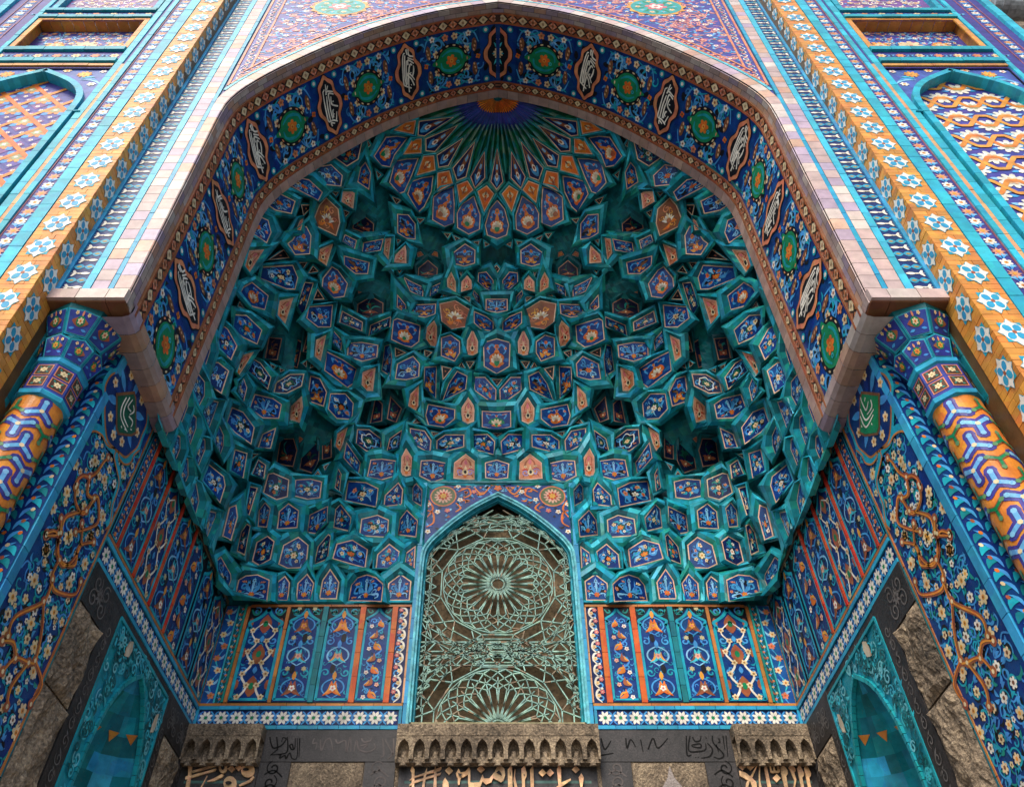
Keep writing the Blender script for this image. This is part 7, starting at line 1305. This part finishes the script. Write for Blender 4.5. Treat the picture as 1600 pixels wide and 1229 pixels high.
    for j in range(len(zs) - 1):
        for i in range(len(us) - 1):
            key = (int((i + (3 if (j // 3) % 2 else 0)) / 6), j // 3); 
            if key not in lay: lay[key] = jit(fr.choice((mixc(TURQ, SKYB, .35), mixc(TURQ, TEAL, .5), TEAL, mixc(TEAL, SKYB, .2))), fr, .3)
            m.add([nich(us[i], zs[j]), nich(us[i + 1], zs[j]), nich(us[i + 1], zs[j + 1]), nich(us[i], zs[j + 1])], [(0, 1, 2, 3)], lay[key])
    for zt, cc in ((3.02, AMBER), (2.25, AMBER)):
        for k in range(7):
            u = math.pi * (k + .5) / 7; p = [nich(u - .13, zt), nich(u + .13, zt), nich(u, zt - .07)]; p = [q + np.array((-sg * .012, 0, 0)) for q in p]; m.add(p, [(0, 1, 2)], jit(mixc(cc, BRICK, .3), fr, .2))
    m.build('fluted_recess', M_GLAZE, nt)
    for pt in (((5.86, 3.30), (5.93, 3.33), (5.95, 3.40), (5.92, 3.46), (5.87, 3.43), (5.85, 3.36)), ((6.78, 3.10), (6.84, 3.13), (6.86, 3.20), (6.84, 3.29), (6.79, 3.26), (6.77, 3.17))):
        m = MB(); m.poly(fn(list(pt), .030), (.55, .46, .33)); m.poly(fn([(y * .98 + .02 * 6.3, z) for y, z in pt], .034), (.62, .55, .42)); m.build('broken_glaze_patch', M_CARVE, nt)

    # engaged corner column and the tiled recess behind it
    rc = thing('tiled_recess', '%s recess wall of dark blue leaf tiles behind the patterned corner column' % side, 'tile wall', (sg * 3.3, 4.1, -1.6))
    m = MB(); fA = plane((0, 4.121, 0), (sg, 0, 0), (0, 0, 1), (0, -1, 0)); fB = plane((sg * 3.46, 0, 0), (0, 1, 0), (0, 0, 1), (-sg, 0, 0))
    m.poly(fA(rect(2.99, -1.2, 3.60, 5.0), 0), mixc(COBALT, NAVY, .55)); m.poly(fB(rect(3.70, -1.2, 4.2, 5.0), 0), mixc(COBALT, NAVY, .5)); o = Orn(); o2 = Orn(); z = 1.0; k = 0
    while z < 4.95:
        for x in (3.05, 3.17, 3.29, 3.41):
            o.leaf((x - .05, z), (x + .05, z + .06), .045, TURQ if k % 2 else TEAL, 1, .25); o.leaf((x + .05, z + .01), (x - .02, z + .10), .03, SKYB, 1.2, -.2); o.disc(x + fr.uniform(-.03, .03), z + .08, .016, (CREAM, ORANGE, BRICK)[k % 3], 2, 6)
        for y in (3.74, 3.85, 3.96, 4.07): o2.leaf((y - .05, z), (y + .05, z + .06), .045, TURQ if k % 2 else SKYB, 1, .25); o2.leaf((y + .05, z + .01), (y - .02, z + .10), .03, TEAL, 1.2, -.2); o2.disc(y, z + .08, .018, (CREAM, BRICK, COBALT)[k % 3], 2, 6)
        z += .095; k += 1
    o.emit(m, fA, .002); o2.emit(m, fB, .002); m.build('leaf_tiles', M_GLAZE, rc)
    m = MB(); brickrow(m, fB, [(3.83, -1), (3.83, 5.0)], .05, 0, .045, TEAL, fr, .22, .2); m.build('turquoise_roll', M_BRICK, rc)
    cl = thing('corner_column', '%s corner column with orange and blue strapwork shaft under faceted capital' % side, 'column', (sg * 3.25, 3.95, -1.6))
    CX, CY, CR = 3.25, 3.95, .165
    def cyl(P, H, sg=sg):
        P = np.asarray(P, float).reshape(-1, 2); a = P[:, 0] / CR; H = np.broadcast_to(np.asarray(H, float), (len(P),)); rr = CR + H
        return np.stack([sg * (CX - rr * np.sin(a)), CY - rr * np.cos(a), P[:, 1]], 1)
    m = MB(); per = 2 * math.pi * CR; nseg = 40
    for i in range(nseg): m.add(cyl([(per * i / nseg - per / 2, -1.6), (per * (i + 1) / nseg - per / 2, -1.6), (per * (i + 1) / nseg - per / 2, 4.12), (per * i / nseg - per / 2, 4.12)], 0), [(0, 1, 2, 3)], mixc(ORANGE, AMBER, .55))
    o = Orn(); hw = per / 6; hh = hw * .92; row = 0; z = 1.6
    while z < 4.16:
        for c_ in range(6):
            x = -per / 2 + (c_ + (.5 if row % 2 else 0) + .25) * hw
            if abs(x) > per * .42 or z > 4.05: continue
            col = (row + c_) % 2 if row % 2 else (row // 2 + c_) % 2
            rot = math.pi / 2 if row % 2 else -math.pi / 2
            for q in range(3):
                a = rot + q * 2.0944; e = (x + hw * .50 * math.cos(a), z + hw * .50 * math.sin(a))
                if col == 0:
                    o.stroke([(x, z), e], hw * .44, mixc(PURPLE, NAVY, .2), 1, smooth=0); o.disc(e[0], e[1], hw * .25, mixc(PURPLE, NAVY, .2), 1.02, 8); o.stroke([(x, z), e], hw * .17, mixc(SKYB, PALE, .5), 2, smooth=0); o.disc(e[0], e[1], hw * .11, PALE, 2.1, 7)
                else:
                    o.stroke([(x, z), (x + hw * .40 * math.cos(a), z + hw * .40 * math.sin(a))], hw * .20, mixc(BRICK, BROWN, .3), 1.5, smooth=0); o.stroke([(x, z), (x + hw * .40 * math.cos(a), z + hw * .40 * math.sin(a))], hw * .12, GREEN, 2, smooth=0); o.leaf((x + hw * .3 * math.cos(a), z + hw * .3 * math.sin(a)), (x + hw * .52 * math.cos(a), z + hw * .52 * math.sin(a)), hw * .2, mixc(GREEN, CREAM, .15), 2.2)
            o.disc(x, z, hw * .10, CREAM if col == 0 else GREEN, 3, 6)
        z += hh; row += 1
    o = o.slice(.035); o.emit(m, cyl, .0015, .0018); m.build('shaft', M_GLAZE, cl)
    def octring(r, z, n=8, ro=math.pi / 8): return [np.array((sg * (CX - r * math.sin(2 * math.pi * k / n + ro)), CY - r * math.cos(2 * math.pi * k / n + ro), z)) for k in range(n)]
    m = MB(); prof = [(.165, 4.10), (.195, 4.115), (.20, 4.15), (.185, 4.165), (.185, 4.43), (.20, 4.445), (.205, 4.48), (.185, 4.495)]
    for (r0, z0), (r1, z1) in zip(prof[:-1], prof[1:]):
        A, Bq = octring(r0, z0), octring(r1, z1)
        for k in range(8): m.add([A[k], A[(k + 1) % 8], Bq[(k + 1) % 8], Bq[k]], [(0, 1, 2, 3)], jit(mixc(PURPLE, COBALT, .45) if z1 - z0 > .2 else mixc(TURQ, SKYB, .3), fr, .2))
    A, Bq = octring(.1855, 4.17), octring(.1855, 4.428)
    for k in range(8):
        O = A[k]; U = A[(k + 1) % 8] - A[k]; Vv = Bq[k] - A[k]; N = np.cross(U, Vv); N /= np.linalg.norm(N)
        if N @ (np.array((sg * CX, CY, 4.3)) - O) > 0: N = -N
        f = plane(O, U, Vv, N); o = Orn()
        for (u0, v0) in ((.10, .08), (.10, .54)): o.poly(rect(u0, v0, .90, v0 + .40), SALMON, 1); o.poly(rect(u0 + .05, v0 + .03, .85, v0 + .37), mixc(INK, BROWN, .4), 2); o.put(_fl := Orn(), xf()) ; _f = Orn(); _f.flower(0, 0, .2, CREAM, mixc(GREEN, CREAM, .6), 3, 6, .2, AMBER); [_f.leaf((.2 * math.cos(a), .2 * math.sin(a)), (.36 * math.cos(a), .36 * math.sin(a)), .1, SEA, 2.5, .2) for a in (.8, 2.3, 3.9, 5.5)]; o.put(_f, xf(.5, v0 + .2, 1, .5))
        o.emit(m, f, .001)
    m.build('neck_block', M_GLAZE, cl)
    # capital: faceted cells stepping out to the springer
    m = MB(); tiers = [(.178, 4.495), (.235, 4.66), (.20, 4.74), (.30, 4.93), (.29, 4.99)]
    def cap(k, r, z, n=8): a = 2 * math.pi * k / n + math.pi / 8; return np.array((sg * min(CX - r * math.sin(a), 3.45) if True else 0, min(CY - r * math.cos(a), 4.12), z))
    for ti in range(0, 4, 2):
        (r0, z0), (r1, z1) = tiers[ti], tiers[ti + 1]
        for k in range(8):
            h = .5 * (ti // 2); A, Bq, Cq, D = cap(k + h, r0, z0), cap(k + 1 + h, r0, z0), cap(k + 1 + h, r1, z1), cap(k + h, r1, z1)
            top = (Cq + D) / 2 + np.array((0, 0, .06 if ti == 0 else .02)); poly = [A, Bq, Cq, top, D]; ctr = sum(poly) / 5
            if np.linalg.norm(Cq - D) < .03: continue
            out = np.array((ctr[0] - sg * CX, ctr[1] - CY, -.08)); out /= np.linalg.norm(out)
            for s_, c_ in ((1.0, TURQ), (.90, mixc(TURQ, WHITE, .1)), (.86, mixc(COBALT, PURPLE, .35))): m.add([ctr + (q - ctr) * s_ + out * (.004 if s_ > .95 else .008 if s_ > .88 else .0105) for q in poly], [(0, 1, 2, 3, 4)], jit(c_, fr, .15))
            U = (Bq - A) * .5; Vv = ((Cq + D) / 2 - (A + Bq) / 2) * .55; f = plane(ctr, U, Vv, out); o = Orn()
            o.leaf((-.75, -.1), (.75, -.1), .75, BRICK, 1, .0); o.disc(0, -.05, .4, GREEN, 2, 10); o.flower(0, -.05, .28, CREAM if ti else AMBER, ORANGE, 3, 6, .2, RED); o.leaf((0, .3), (0, .75), .2, SALMON, 2)
            for s in (-1, 1): o.flower(s * .55, .5, .17, CREAM, AMBER, 2, 5); o.leaf((s * .3, -.6), (s * .8, -.7), .2, SKYB, 2)
            o.emit(m, f, .011, .002)
        (r2, z2) = tiers[ti + 2]
        for k in range(8):
            h = .5 * (ti // 2); A, Bq = cap(k + h, r1, z1), cap(k + 1 + h, r1, z1); Cq, D = cap(k + 1 + h, r2 if ti == 0 else r1 + .01, z2), cap(k + h, r2 if ti == 0 else r1 + .01, z2); m.add([A, Bq, Cq, D], [(0, 1, 2, 3)], jit(TEALD, fr, .2))
    m.build('capital', M_GLAZE, cl)

# ------------------------------------------------------------------ back wall
bw = thing('back_wall', 'back wall with tall floral tile panels and star friezes beside the lattice window', 'wall', (0, 7.9, -1.6))
FB = plane((0, B_Y, 0), (1, 0, 0), (0, 0, 1), (0, -1, 0)); m = MB()
m.box((-3.5, B_Y + .004, -1.6), (-.93, B_Y + .5, 4.97), (.15, .13, .1)); m.box((.93, B_Y + .004, -1.6), (3.5, B_Y + .5, 4.97), (.15, .13, .1)); m.box((-.93, B_Y + .004, -1.6), (.93, B_Y + .5, 3.57), (.15, .13, .1)); m.build('wall_core', M_STONE, bw)
for sg, side in SIDES:
    fr = R_(301 + sg); fn = plane((0, B_Y, 0), (sg, 0, 0), (0, 0, 1), (0, -1, 0))
    m = MB(); m.poly(fn(rect(.93, 3.575, 3.0, 3.80), .003), NAVY); o = Orn(); star_frieze(o, .985, 2.965, 3.612, 3.768, 13); o.emit(m, fn, .004); m.build('star_frieze', M_GLAZE, bw)
    for z in (3.590, 3.788): strip('turquoise_line', M_BRICK, bw, fn, [(.95, z), (2.98, z)], .036, .0, .02, mixc(TURQ, SKYB, .35), fr, .2)
    for q in (.968, 2.985): strip('frieze_end', M_BRICK, bw, fn, [(q, 3.61), (q, 3.77)], .03, 0, .018, mixc(TURQ, SKYB, .35), fr, .2)
    strip('window_border', M_BRICK, bw, fn, [(.917, 3.575), (.917, 6.72)], .05, 0, .045, mixc(TURQ, SKYB, .5), fr, .24, alt=mixc(SKYB, TURQL, .5))
    strip('ochre_line', M_BRICK, bw, fn, [(.95, 3.822), (2.99, 3.822)], .026, .0, .018, mixc(BRICK, YTILE, .5), fr, .3); strip('ochre_line', M_BRICK, bw, fn, [(.95, 4.955), (2.72, 4.955)], .026, .0, .02, mixc(BRICK, YTILE, .35), fr, .3); strip('ochre_line', M_BRICK, bw, fn, [(.955, 3.84), (.955, 4.94)], .02, 0, .018, mixc(YTILE, PINKL, .5), fr, .3)
    for q in (2.735, 2.295): strip('ochre_line', M_BRICK, bw, fn, [(q, 3.84), (q, 4.94)], .034, 0, .022, mixc(BRICK, YTILE, .45), fr, .25)
    strip('teal_strip', M_BRICK, bw, fn, [(1.885, 3.84), (1.885, 4.94)], .055, 0, .03, TEAL, fr, .2); strip('teal_strip', M_BRICK, bw, fn, [(2.765, 3.84), (2.765, 4.97)], .02, 0, .03, SEA, fr, .2)
    for q in (1.475, 1.125): m = MB(); brickrow(m, fn, [(q, 3.84), (q, 4.94)], .058, 0, .022, mixc(RED, ORANGE, .55), fr, .3, .15); m.build('red_strip', M_BRICK, bw)
    for i, (a, b, stl) in enumerate(((2.315, 2.715, 'white'), (1.92, 2.272, 'red'), (1.507, 1.853, 'amber'), (1.158, 1.442, 'vine'))):
        m = MB(); m.poly(fn(rect(a - .01, 3.835, b + .01, 4.945), .003), INK); m.poly(fn(rect(a, 3.86, b, 4.93), .005), mixc(COBALT, NAVY, .35)); o = tall_panel(b - a, 1.07, 400 + i, stl); oo = Orn(); oo.put(o, xf(a, 3.86)); oo.emit(m, fn, .006); m.build('floral_panel', M_GLAZE, bw)
    m = MB(); m.poly(fn(rect(.966, 3.84, 1.095, 4.94), .004), NAVY); o = Orn(); z = 3.9; k = 0
    while z < 4.92: o.stroke([(1.05, z - .05), (1.0, z), (1.01, z + .07), (1.07, z + .10)], .022, WHITE, 2, (.4, 1)); o.flower(1.02, z + .02, .026, CREAM, AMBER, 3, 5); o.flower(1.06, z + .085 if 0 else z + .06, .026, ROSE, PINKL, 3, 6); o.spiral(1.045, z + .0, .04, z * 7, 1, .016, SKYB, 1, 1); z += .135; k += 1
    o.emit(m, fn, .005); m.build('white_scroll_strip', M_GLAZE, bw)
    for (a, b, gr, cc, nm) in ((2.855, 2.985, 'blue', mixc(COBALT, SKYB, .15), 'blue_flower_strip'), (2.778, 2.845, 'green', TEALD, 'green_flower_strip')):
        m = MB(); m.poly(fn(rect(a, 3.84, b, 4.96), .004), cc); o = flower_strip(b - a, 1.1, 500, gr); oo = Orn(); oo.put(o, xf(a, 3.85)); oo.emit(m, fn, .005); brickrow(m, fn, [(a - .004, 3.84), (a - .004, 4.96)], .014, 0, .016, TURQL, fr, .2); m.build(nm, M_GLAZE, bw)
# spandrel over the window
WA = [(.905, 3.575), (.905, 5.45), (.89, 5.68), (.83, 5.82), (.74, 5.94), (.55, 6.15), (.29, 6.38), (0.0, 6.57)]
wh = np.array([WA[0]] + [tuple(p) for p in crom(WA[1:], 5)]); m = MB()
hz = lambda x: float(np.interp(abs(x), wh[::-1, 0], wh[::-1, 1])) if abs(x) < .904 else 5.4
xs = np.linspace(-.9, .9, 61)
for a, b in zip(xs[:-1], xs[1:]): m.poly(FB([(a, hz(a)), (b, hz(b)), (b, 6.74), (a, 6.74)], .004), mixc(COBALT, NAVY, .2))
o = Orn(); fr = R_(77)
for s in (-1, 1):
    cx, cz = s * .68, 6.53
    o.disc(cx, cz, .165, mixc(ORANGE, PINKL, .2), 1.5, 20); o.disc(cx, cz, .148, mixc(GREEN, BROWN, .5), 2, 20); o.flower(cx, cz, .115, PINKL, BRICK, 3, 14, 0); o.flower(cx, cz, .07, RED, GOLD, 4, 8); o.flower(cx, cz, .042, GOLD, AMBER, 5, 6)
    for P in ([(s * .86, 6.2), (s * .80, 6.33), (s * .86, 6.46)], [(s * .86, 6.05), (s * .78, 6.12), (s * .80, 6.27), (s * .88, 6.3)], [(s * .5, 6.60), (s * .38, 6.66), (s * .34, 6.56), (s * .42, 6.50)], [(s * .3, 6.68), (s * .2, 6.56), (s * .1, 6.68)], [(s * .52, 6.42), (s * .46, 6.34), (s * .52, 6.28)]): o.stroke(P, .026, ORANGE, 2, (.5, .5))
    for (x, z) in ((s * .84, 6.68), (s * .50, 6.69), (s * .47, 6.47), (s * .30, 6.60), (s * .74, 6.28), (s * .86, 6.40), (s * .84, 5.98), (s * .62, 6.30)): o.flower(x, z, .036, WHITE if fr.random() < .6 else ROSE, AMBER, 3, 5)
    for q in range(60): x = s * fr.uniform(.05, .88); z = fr.uniform(max(hz(x) + .04, 6.0), 6.7); o.leaf((x, z), (x + fr.uniform(-.08, .08), z + fr.uniform(-.06, .06)), .034, fr.choice((SKYB, PALE, BRICK, INK, ORANGE, SKYB)), 1, .3)
o.flower(0, 6.66, .05, ORANGE, SALMON, 3, 5)
o.emit(m, FB, .005); m.build('window_spandrel', M_GLAZE, bw)
m = MB(); brickrow(m, FB, [(-.94, 6.745), (.94, 6.745)], .03, 0, .03, TEAL, fr, .2); m.build('head_line', M_BRICK, bw)

# ------------------------------------------------------------------ lattice window
win = thing('lattice_window', 'tall pointed window with rusty aqua metal lattice of star rosettes', 'window', (0, B_Y, 3.57))
outl = [tuple(p) for p in wh] + [(-p[0], p[1]) for p in wh[::-1][1:]]           # right sill -> apex -> left sill
m = MB(); fr = R_(88); N_ = len(outl)
prof = [(0.0, .004), (0.0, .05), (.022, .05), (.034, .03), (.05, .03), (.062, -.02), (.075, -.02), (.082, -.07)]
loops = [inset(np.array(outl), d) for d, _ in prof]
for l in loops: l[0][1] = l[-1][1] = 3.575
for (l0, (d0, h0)), (l1, (d1, h1)) in zip(zip(loops[:-1], prof[:-1]), zip(loops[1:], prof[1:])):
    for i in range(N_ - 1): m.add(np.concatenate([FB([l0[i], l0[i + 1]], h0), FB([l1[i], l1[i + 1]], h1)]), [(0, 1, 3, 2)], jit(mixc(TURQL, WHITE, .12) if h1 > -.01 else mixc(TURQ, TEAL, .4), fr, .06))
slab(m, FB, rect(-.9, 3.575, .9, 3.635), -.07, .03, mixc(SEA, YTILE, .45)); m.build('frame', M_PAINT, win)
m = MB(); inn = inset(np.array(outl), .06); m.poly(FB([tuple(p) for p in inn], -.26), (.06, .045, .03)); m.build('room_backing_sheet', M_ROOM, win)  # flat sheet behind the lattice, glass reflections put into its brown
inn = inset(np.array(outl), .078); m = MB(); ih = lambda x: float(np.interp(abs(x), inn[:N_ // 2 + 1][::-1, 0], inn[:N_ // 2 + 1][::-1, 1])) if abs(x) < .822 else -9
AQ = mixc((.16, .42, .38), CREAM, .18)
def bar(a, b, w=.0135, h=-.045, hb=-.07):
    a, b = np.array(a, float), np.array(b, float); L = np.hypot(*(b - a)); n = max(1, int(L / .06)); keep = []
    for k in range(n):
        p, q = a + (b - a) * k / n, a + (b - a) * (k + 1) / n; c = (p + q) / 2
        if abs(c[0]) < .825 and c[1] > 3.62 and c[1] < ih(c[0]) - .004:
            d = (q - p) / (np.hypot(*(q - p)) or 1); nv = np.array((-d[1], d[0])) * w / 2; slab(m, FB, [p - nv, q - nv, q + nv, p + nv], hb, h, jit(AQ if fr.random() > .10 else mixc(AQ, (.30, .11, .03), .7), fr, .22))
def chords(c, R, n, k, w=.0135, rot=0.0, lim=None, h=-.045):
    for i in range(n):
        a, b = rot + 2 * math.pi * i / n, rot + 2 * math.pi * (i + k) / n; bar((c[0] + R * math.cos(a), c[1] + R * math.sin(a)), (c[0] + R * math.cos(b), c[1] + R * math.sin(b)), w, h, h - .025)
def ringbar(c, R, n, w=.0135, rot=0.0, h=-.045): chords(c, R, n, 1, w, rot, None, h)
for c in ((0.0, 5.28), (0.0, 3.62)):
    for i in range(24):
        a = 2 * math.pi * (i + .5) / 24; u = np.array((math.cos(a), math.sin(a))); v = np.array((-u[1], u[0]))
        for s in (-1, 1):
            bar(np.array(c) + u * .085 + v * s * .022, np.array(c) + u * .40 + v * s * .040, .012, -.040); bar(np.array(c) + u * .40 + v * s * .040, np.array(c) + u * .435, .011, -.040)
            bar(np.array(c) + u * .07 - v * s * .016, np.array(c) + u * .20 + v * s * .032, .010, -.044)
            a2 = a + s * math.pi / 24; u2 = np.array((math.cos(a2), math.sin(a2)))
            bar(np.array(c) + u * .435, np.array(c) + u2 * .475, .011, -.043); bar(np.array(c) + u2 * .40, np.array(c) + u2 * .475, .011, -.043) if s > 0 else None
            bar(np.array(c) + u2 * .475, np.array(c) + u * .52, .011, -.043); bar(np.array(c) + u * .52, np.array(c) + u2 * .585, .011, -.043); bar(np.array(c) + u2 * .585, np.array(c) + u * .62, .011, -.043)
            bar(np.array(c) + u2 * .475 + 0, np.array(c) + u2 * .53, .011, -.043) if s > 0 else None
    ringbar(c, .073, 24, .016); ringbar(c, .10, 24, .010, .13)
    chords(c, 1.0, 12, 1, .011, .26); chords(c, 1.0, 12, 2, .010, .26); chords(c, .93, 24, 3, .009, .13); ringbar(c, .625, 24, .010, .13); ringbar(c, .665, 12, .012, .26); ringbar(c, .785, 12, .012, .26)
    for i in range(12):
        a = .26 + 2 * math.pi * i / 12
        for s in (-1, 1): bar((c[0] + .665 * math.cos(a), c[1] + .665 * math.sin(a)), (c[0] + .86 * math.cos(a + s * .16), c[1] + .86 * math.sin(a + s * .16)), .012)
        bar((c[0] + .775 * math.cos(a), c[1] + .775 * math.sin(a)), (c[0] + 1.1 * math.cos(a), c[1] + 1.1 * math.sin(a)), .011)
        chords((c[0] + .84 * math.cos(a), c[1] + .84 * math.sin(a)), .065, 6, 1, .010, a) if i % 2 == 0 else None
for z in (4.44, 4.39, 4.55, 4.28): bar((-.83, z), (.83, z), .013)
for s in (-1, 1):
    for z in np.arange(3.8, 5.6, .17): bar((s * .83, z), (s * .70, z + .085), .011); bar((s * .83, z + .17), (s * .70, z + .085), .011); bar((s * .775, z - .02), (s * .775, z + .12), .010)
    for d in (.0, .22, .44, .66): bar((s * d, 4.28), (s * (d + .22), 4.55), .011); bar((s * (d + .22), 4.28), (s * d, 4.55), .011)
    for d in (.06, .14): bar((s * d, 6.40 - d * .8), (s * (d + .5), 6.05 - d), .011); bar((0, 6.42 - d * 2.2), (s * .2, 6.30 - d * 1.9), .011); bar((s * .2, 6.30 - d * 1.9), (s * .3, 6.16 - d), .011)
for z in (6.05, 6.16, 6.24): bar((-.5, z), (.5, z), .011)
m.build('lattice_grille', M_PAINT, win)

# ------------------------------------------------------------------ lower stonework of the back wall
def cornice(x0, x1, narch, label):
    t = thing('stone_cornice', label, 'cornice', ((x0 + x1) / 2, 7.7, 3.25)); m = MB(); w = (x1 - x0) / narch; f = plane((0, 7.66, 0), (1, 0, 0), (0, 0, 1), (0, -1, 0))
    za, zb, zt = 3.21, 3.42, 3.565
    m.box((x0, 7.60, 3.45), (x1, 7.745, zt), (.2, .17, .13))
    for k in range(narch):
        xa = x0 + k * w; ar = [(xa + w * .14, za + .02), (xa + w * .14, za + .12), (xa + w * .24, za + .175), (xa + w * .5, za + .215), (xa + w * .76, za + .175), (xa + w * .86, za + .12), (xa + w * .86, za + .02)]
        ol = [(xa, za + .02)] + ar + [(xa + w, za + .02), (xa + w, zt - .115), (xa, zt - .115)]
        q = 7.605
        def fr3(P, y): return np.array([(a, y, b) for a, b in P])
        m.add(fr3(ol, q), [list(range(len(ol)))], (.2, .17, .13)); n = len(ar)
        m.add(np.concatenate([fr3(ar, q), fr3(ar, 7.70)]), [(i, i + 1, n + i + 1, n + i) for i in range(n - 1)], (.2, .17, .13)); m.add(fr3(ar, 7.70), [list(range(n))], (.2, .17, .13))
        # curved drop in each hollow
        P = []; 
        for i in range(9):
            a = math.pi * i / 8; P += [(xa + w * (.5 - .26 * math.cos(a)), 7.70 - .085 * math.sin(a), za - .012 - .02 * math.sin(a)), (xa + w * (.5 - .20 * math.cos(a)), 7.70 - .03 * math.sin(a), za + .12)]
        m.add(P, [(2 * i, 2 * i + 2, 2 * i + 3, 2 * i + 1) for i in range(8)], (.2, .17, .13))
    m.box((x0, 7.64, za), (x1, 7.745, za + .05), (.2, .17, .13)); m.build('stone_arcade', M_STONE, t); return t
cornice(-2.985, -2.26, 5, 'short rough stone cornice of five little arches at the bottom left of the back wall')
cornice(-.965, .965, 13, 'long rough stone cornice of thirteen little arches under the lattice window')
cornice(2.26, 2.985, 5, 'short rough stone cornice of five little arches at the bottom right of the back wall')
BRONZE = (.80, .50, .27)
def board(x0, x1, lets, holes, label):
    t = thing('inscription_board', label, 'inscription', ((x0 + x1) / 2, 7.74, 2.5)); f = plane((0, 7.735, 0), (1, 0, 0), (0, 0, 1), (0, -1, 0)); m = MB()
    slab(m, f, rect(x0, 2.4, x1, 3.22), -.03, 0, (.02, .018, .022)); m.build('dark_panel', M_SLATE, t); m = MB(); fr = R_(int(x0 * 100))
    for i, p in enumerate(lets): slab(m, f, p, 0.001 + .0008 * i, .016 + .0008 * i, jit(mixc(BRONZE, SALMON, .15), fr, .18))
    for p in holes: m.poly(f(p, .034), (.02, .016, .014))
    m.build('letters', M_PAINT, t); m = MB(); slab(m, f, rect(x0 + .06, 3.06, x1 - .06, 3.085), 0, .0006, (.07, .15, .13)); m.build('green_line', M_PAINT, t)
board(-2.985, -2.26, LETL, HOLL, 'dark board with raised bronze Arabic letters and round looped heads, at the bottom left')
board(-.93, .93, LETC, HOLC, 'wide dark board with raised bronze Arabic script centred below the lattice window')
board(2.26, 2.985, LETR, [], 'dark board with raised bronze Arabic letters of tall parallel stems, at the bottom right')
for sg, side in SIDES:
    fr = R_(611 + sg); f = plane((0, 7.738, 0), (1, 0, 0), (0, 0, 1), (0, -1, 0)); X = lambda a, b: sorted((sg * a, sg * b))
    t = thing('carved_script_panel', 'blackish stone frame with carved Arabic script below the %s star frieze' % side, 'inscription', (sg * 1.6, 7.74, 2.5)); m = MB()
    for (a, b, z0, z1) in ((.97, 2.255, 3.262, 3.565), (1.962, 2.255, 2.4, 3.255), (.97, 1.26, 2.4, 3.255)): x0, x1 = X(a, b); slab(m, f, rect(x0, z0, x1, z1), -.02, .0, (.03, .03, .03))
    m.build('dark_slab', M_SLATE, t); m = MB(); o = Orn()
    for s in (KUFL if sg < 0 else KUFR): o.stroke(s, .016, (.0045, .0045, .0045) if sg > 0 or s[0][0] < -1.9 else (.14, .12, .115), 1, (.8, .5), 6)
    o.emit(m, f, .001, .002); m.build('carved_script', M_CARVE, t)
    for xc_ in (2.11, 1.115):
        m = MB(); o = Orn(); z = 3.2
        while z > 2.5: o.spiral(sg * xc_ + fr.uniform(-.05, .05), z, .07, fr.uniform(0, 6), 1.2, .016, (.0045, .0045, .0045) if xc_ > 2 else (.12, .105, .10), 1, fr.choice((-1, 1))); o.stroke([(sg * xc_ - .08, z - .06), (sg * xc_, z - .02), (sg * xc_ + .09, z - .08)], .014, (.0045, .0045, .0045) if xc_ > 2 else (.12, .105, .10), 1); z -= .13
        o.emit(m, f, .001, .002); m.build('carved_scroll', M_CARVE, t)
    st = thing('granite_slab', 'mottled yellow grey granite panel below the left carved script' if sg < 0 else 'granite panel with a raised ogee cartouche below the right carved script', 'stone panel', (sg * 1.6, 7.74, 2.5)); m = MB(); x0, x1 = X(1.27, 1.955); slab(m, f, rect(x0, 2.4, x1, 3.25), -.02, -.004, (.2, .17, .13)); m.build('stone_face', M_STONE, st)
    if sg > 0:
        m = MB(); P = [(1.36, 2.4), (1.36, 2.88), (1.42, 2.945), (1.50, 2.955), (1.53, 3.03), (1.585, 3.11), (1.615, 3.215), (1.645, 3.11), (1.70, 3.03), (1.73, 2.955), (1.81, 2.945), (1.87, 2.88), (1.87, 2.4)]; slab(m, f, P, -.004, .022, (.3, .27, .25)); m.build('ogee_cartouche', rock('speckled_pink_granite', (.12, .10, .09), (.28, .24, .22), (.42, .37, .34), 6, .3, .01), st)
# close the shell behind the vault so that no daylight leaks in
m = MB(); m.box((-4.2, 8.26, -1.6), (4.2, 8.6, 13.5), (.2, .17, .13)); m.box((-4.2, 4.2, 12.75), (4.2, 8.6, 13.2), (.2, .17, .13))
for sg in (-1, 1): x0, x1 = sorted((sg * 3.62, sg * 4.2)); m.box((x0, 3.75, -1.6), (x1, 8.6, 13.2), (.2, .17, .13))
o = tag(m.build('masonry_shell', M_STONE), 'plain masonry mass behind the tiled portal', 'building')
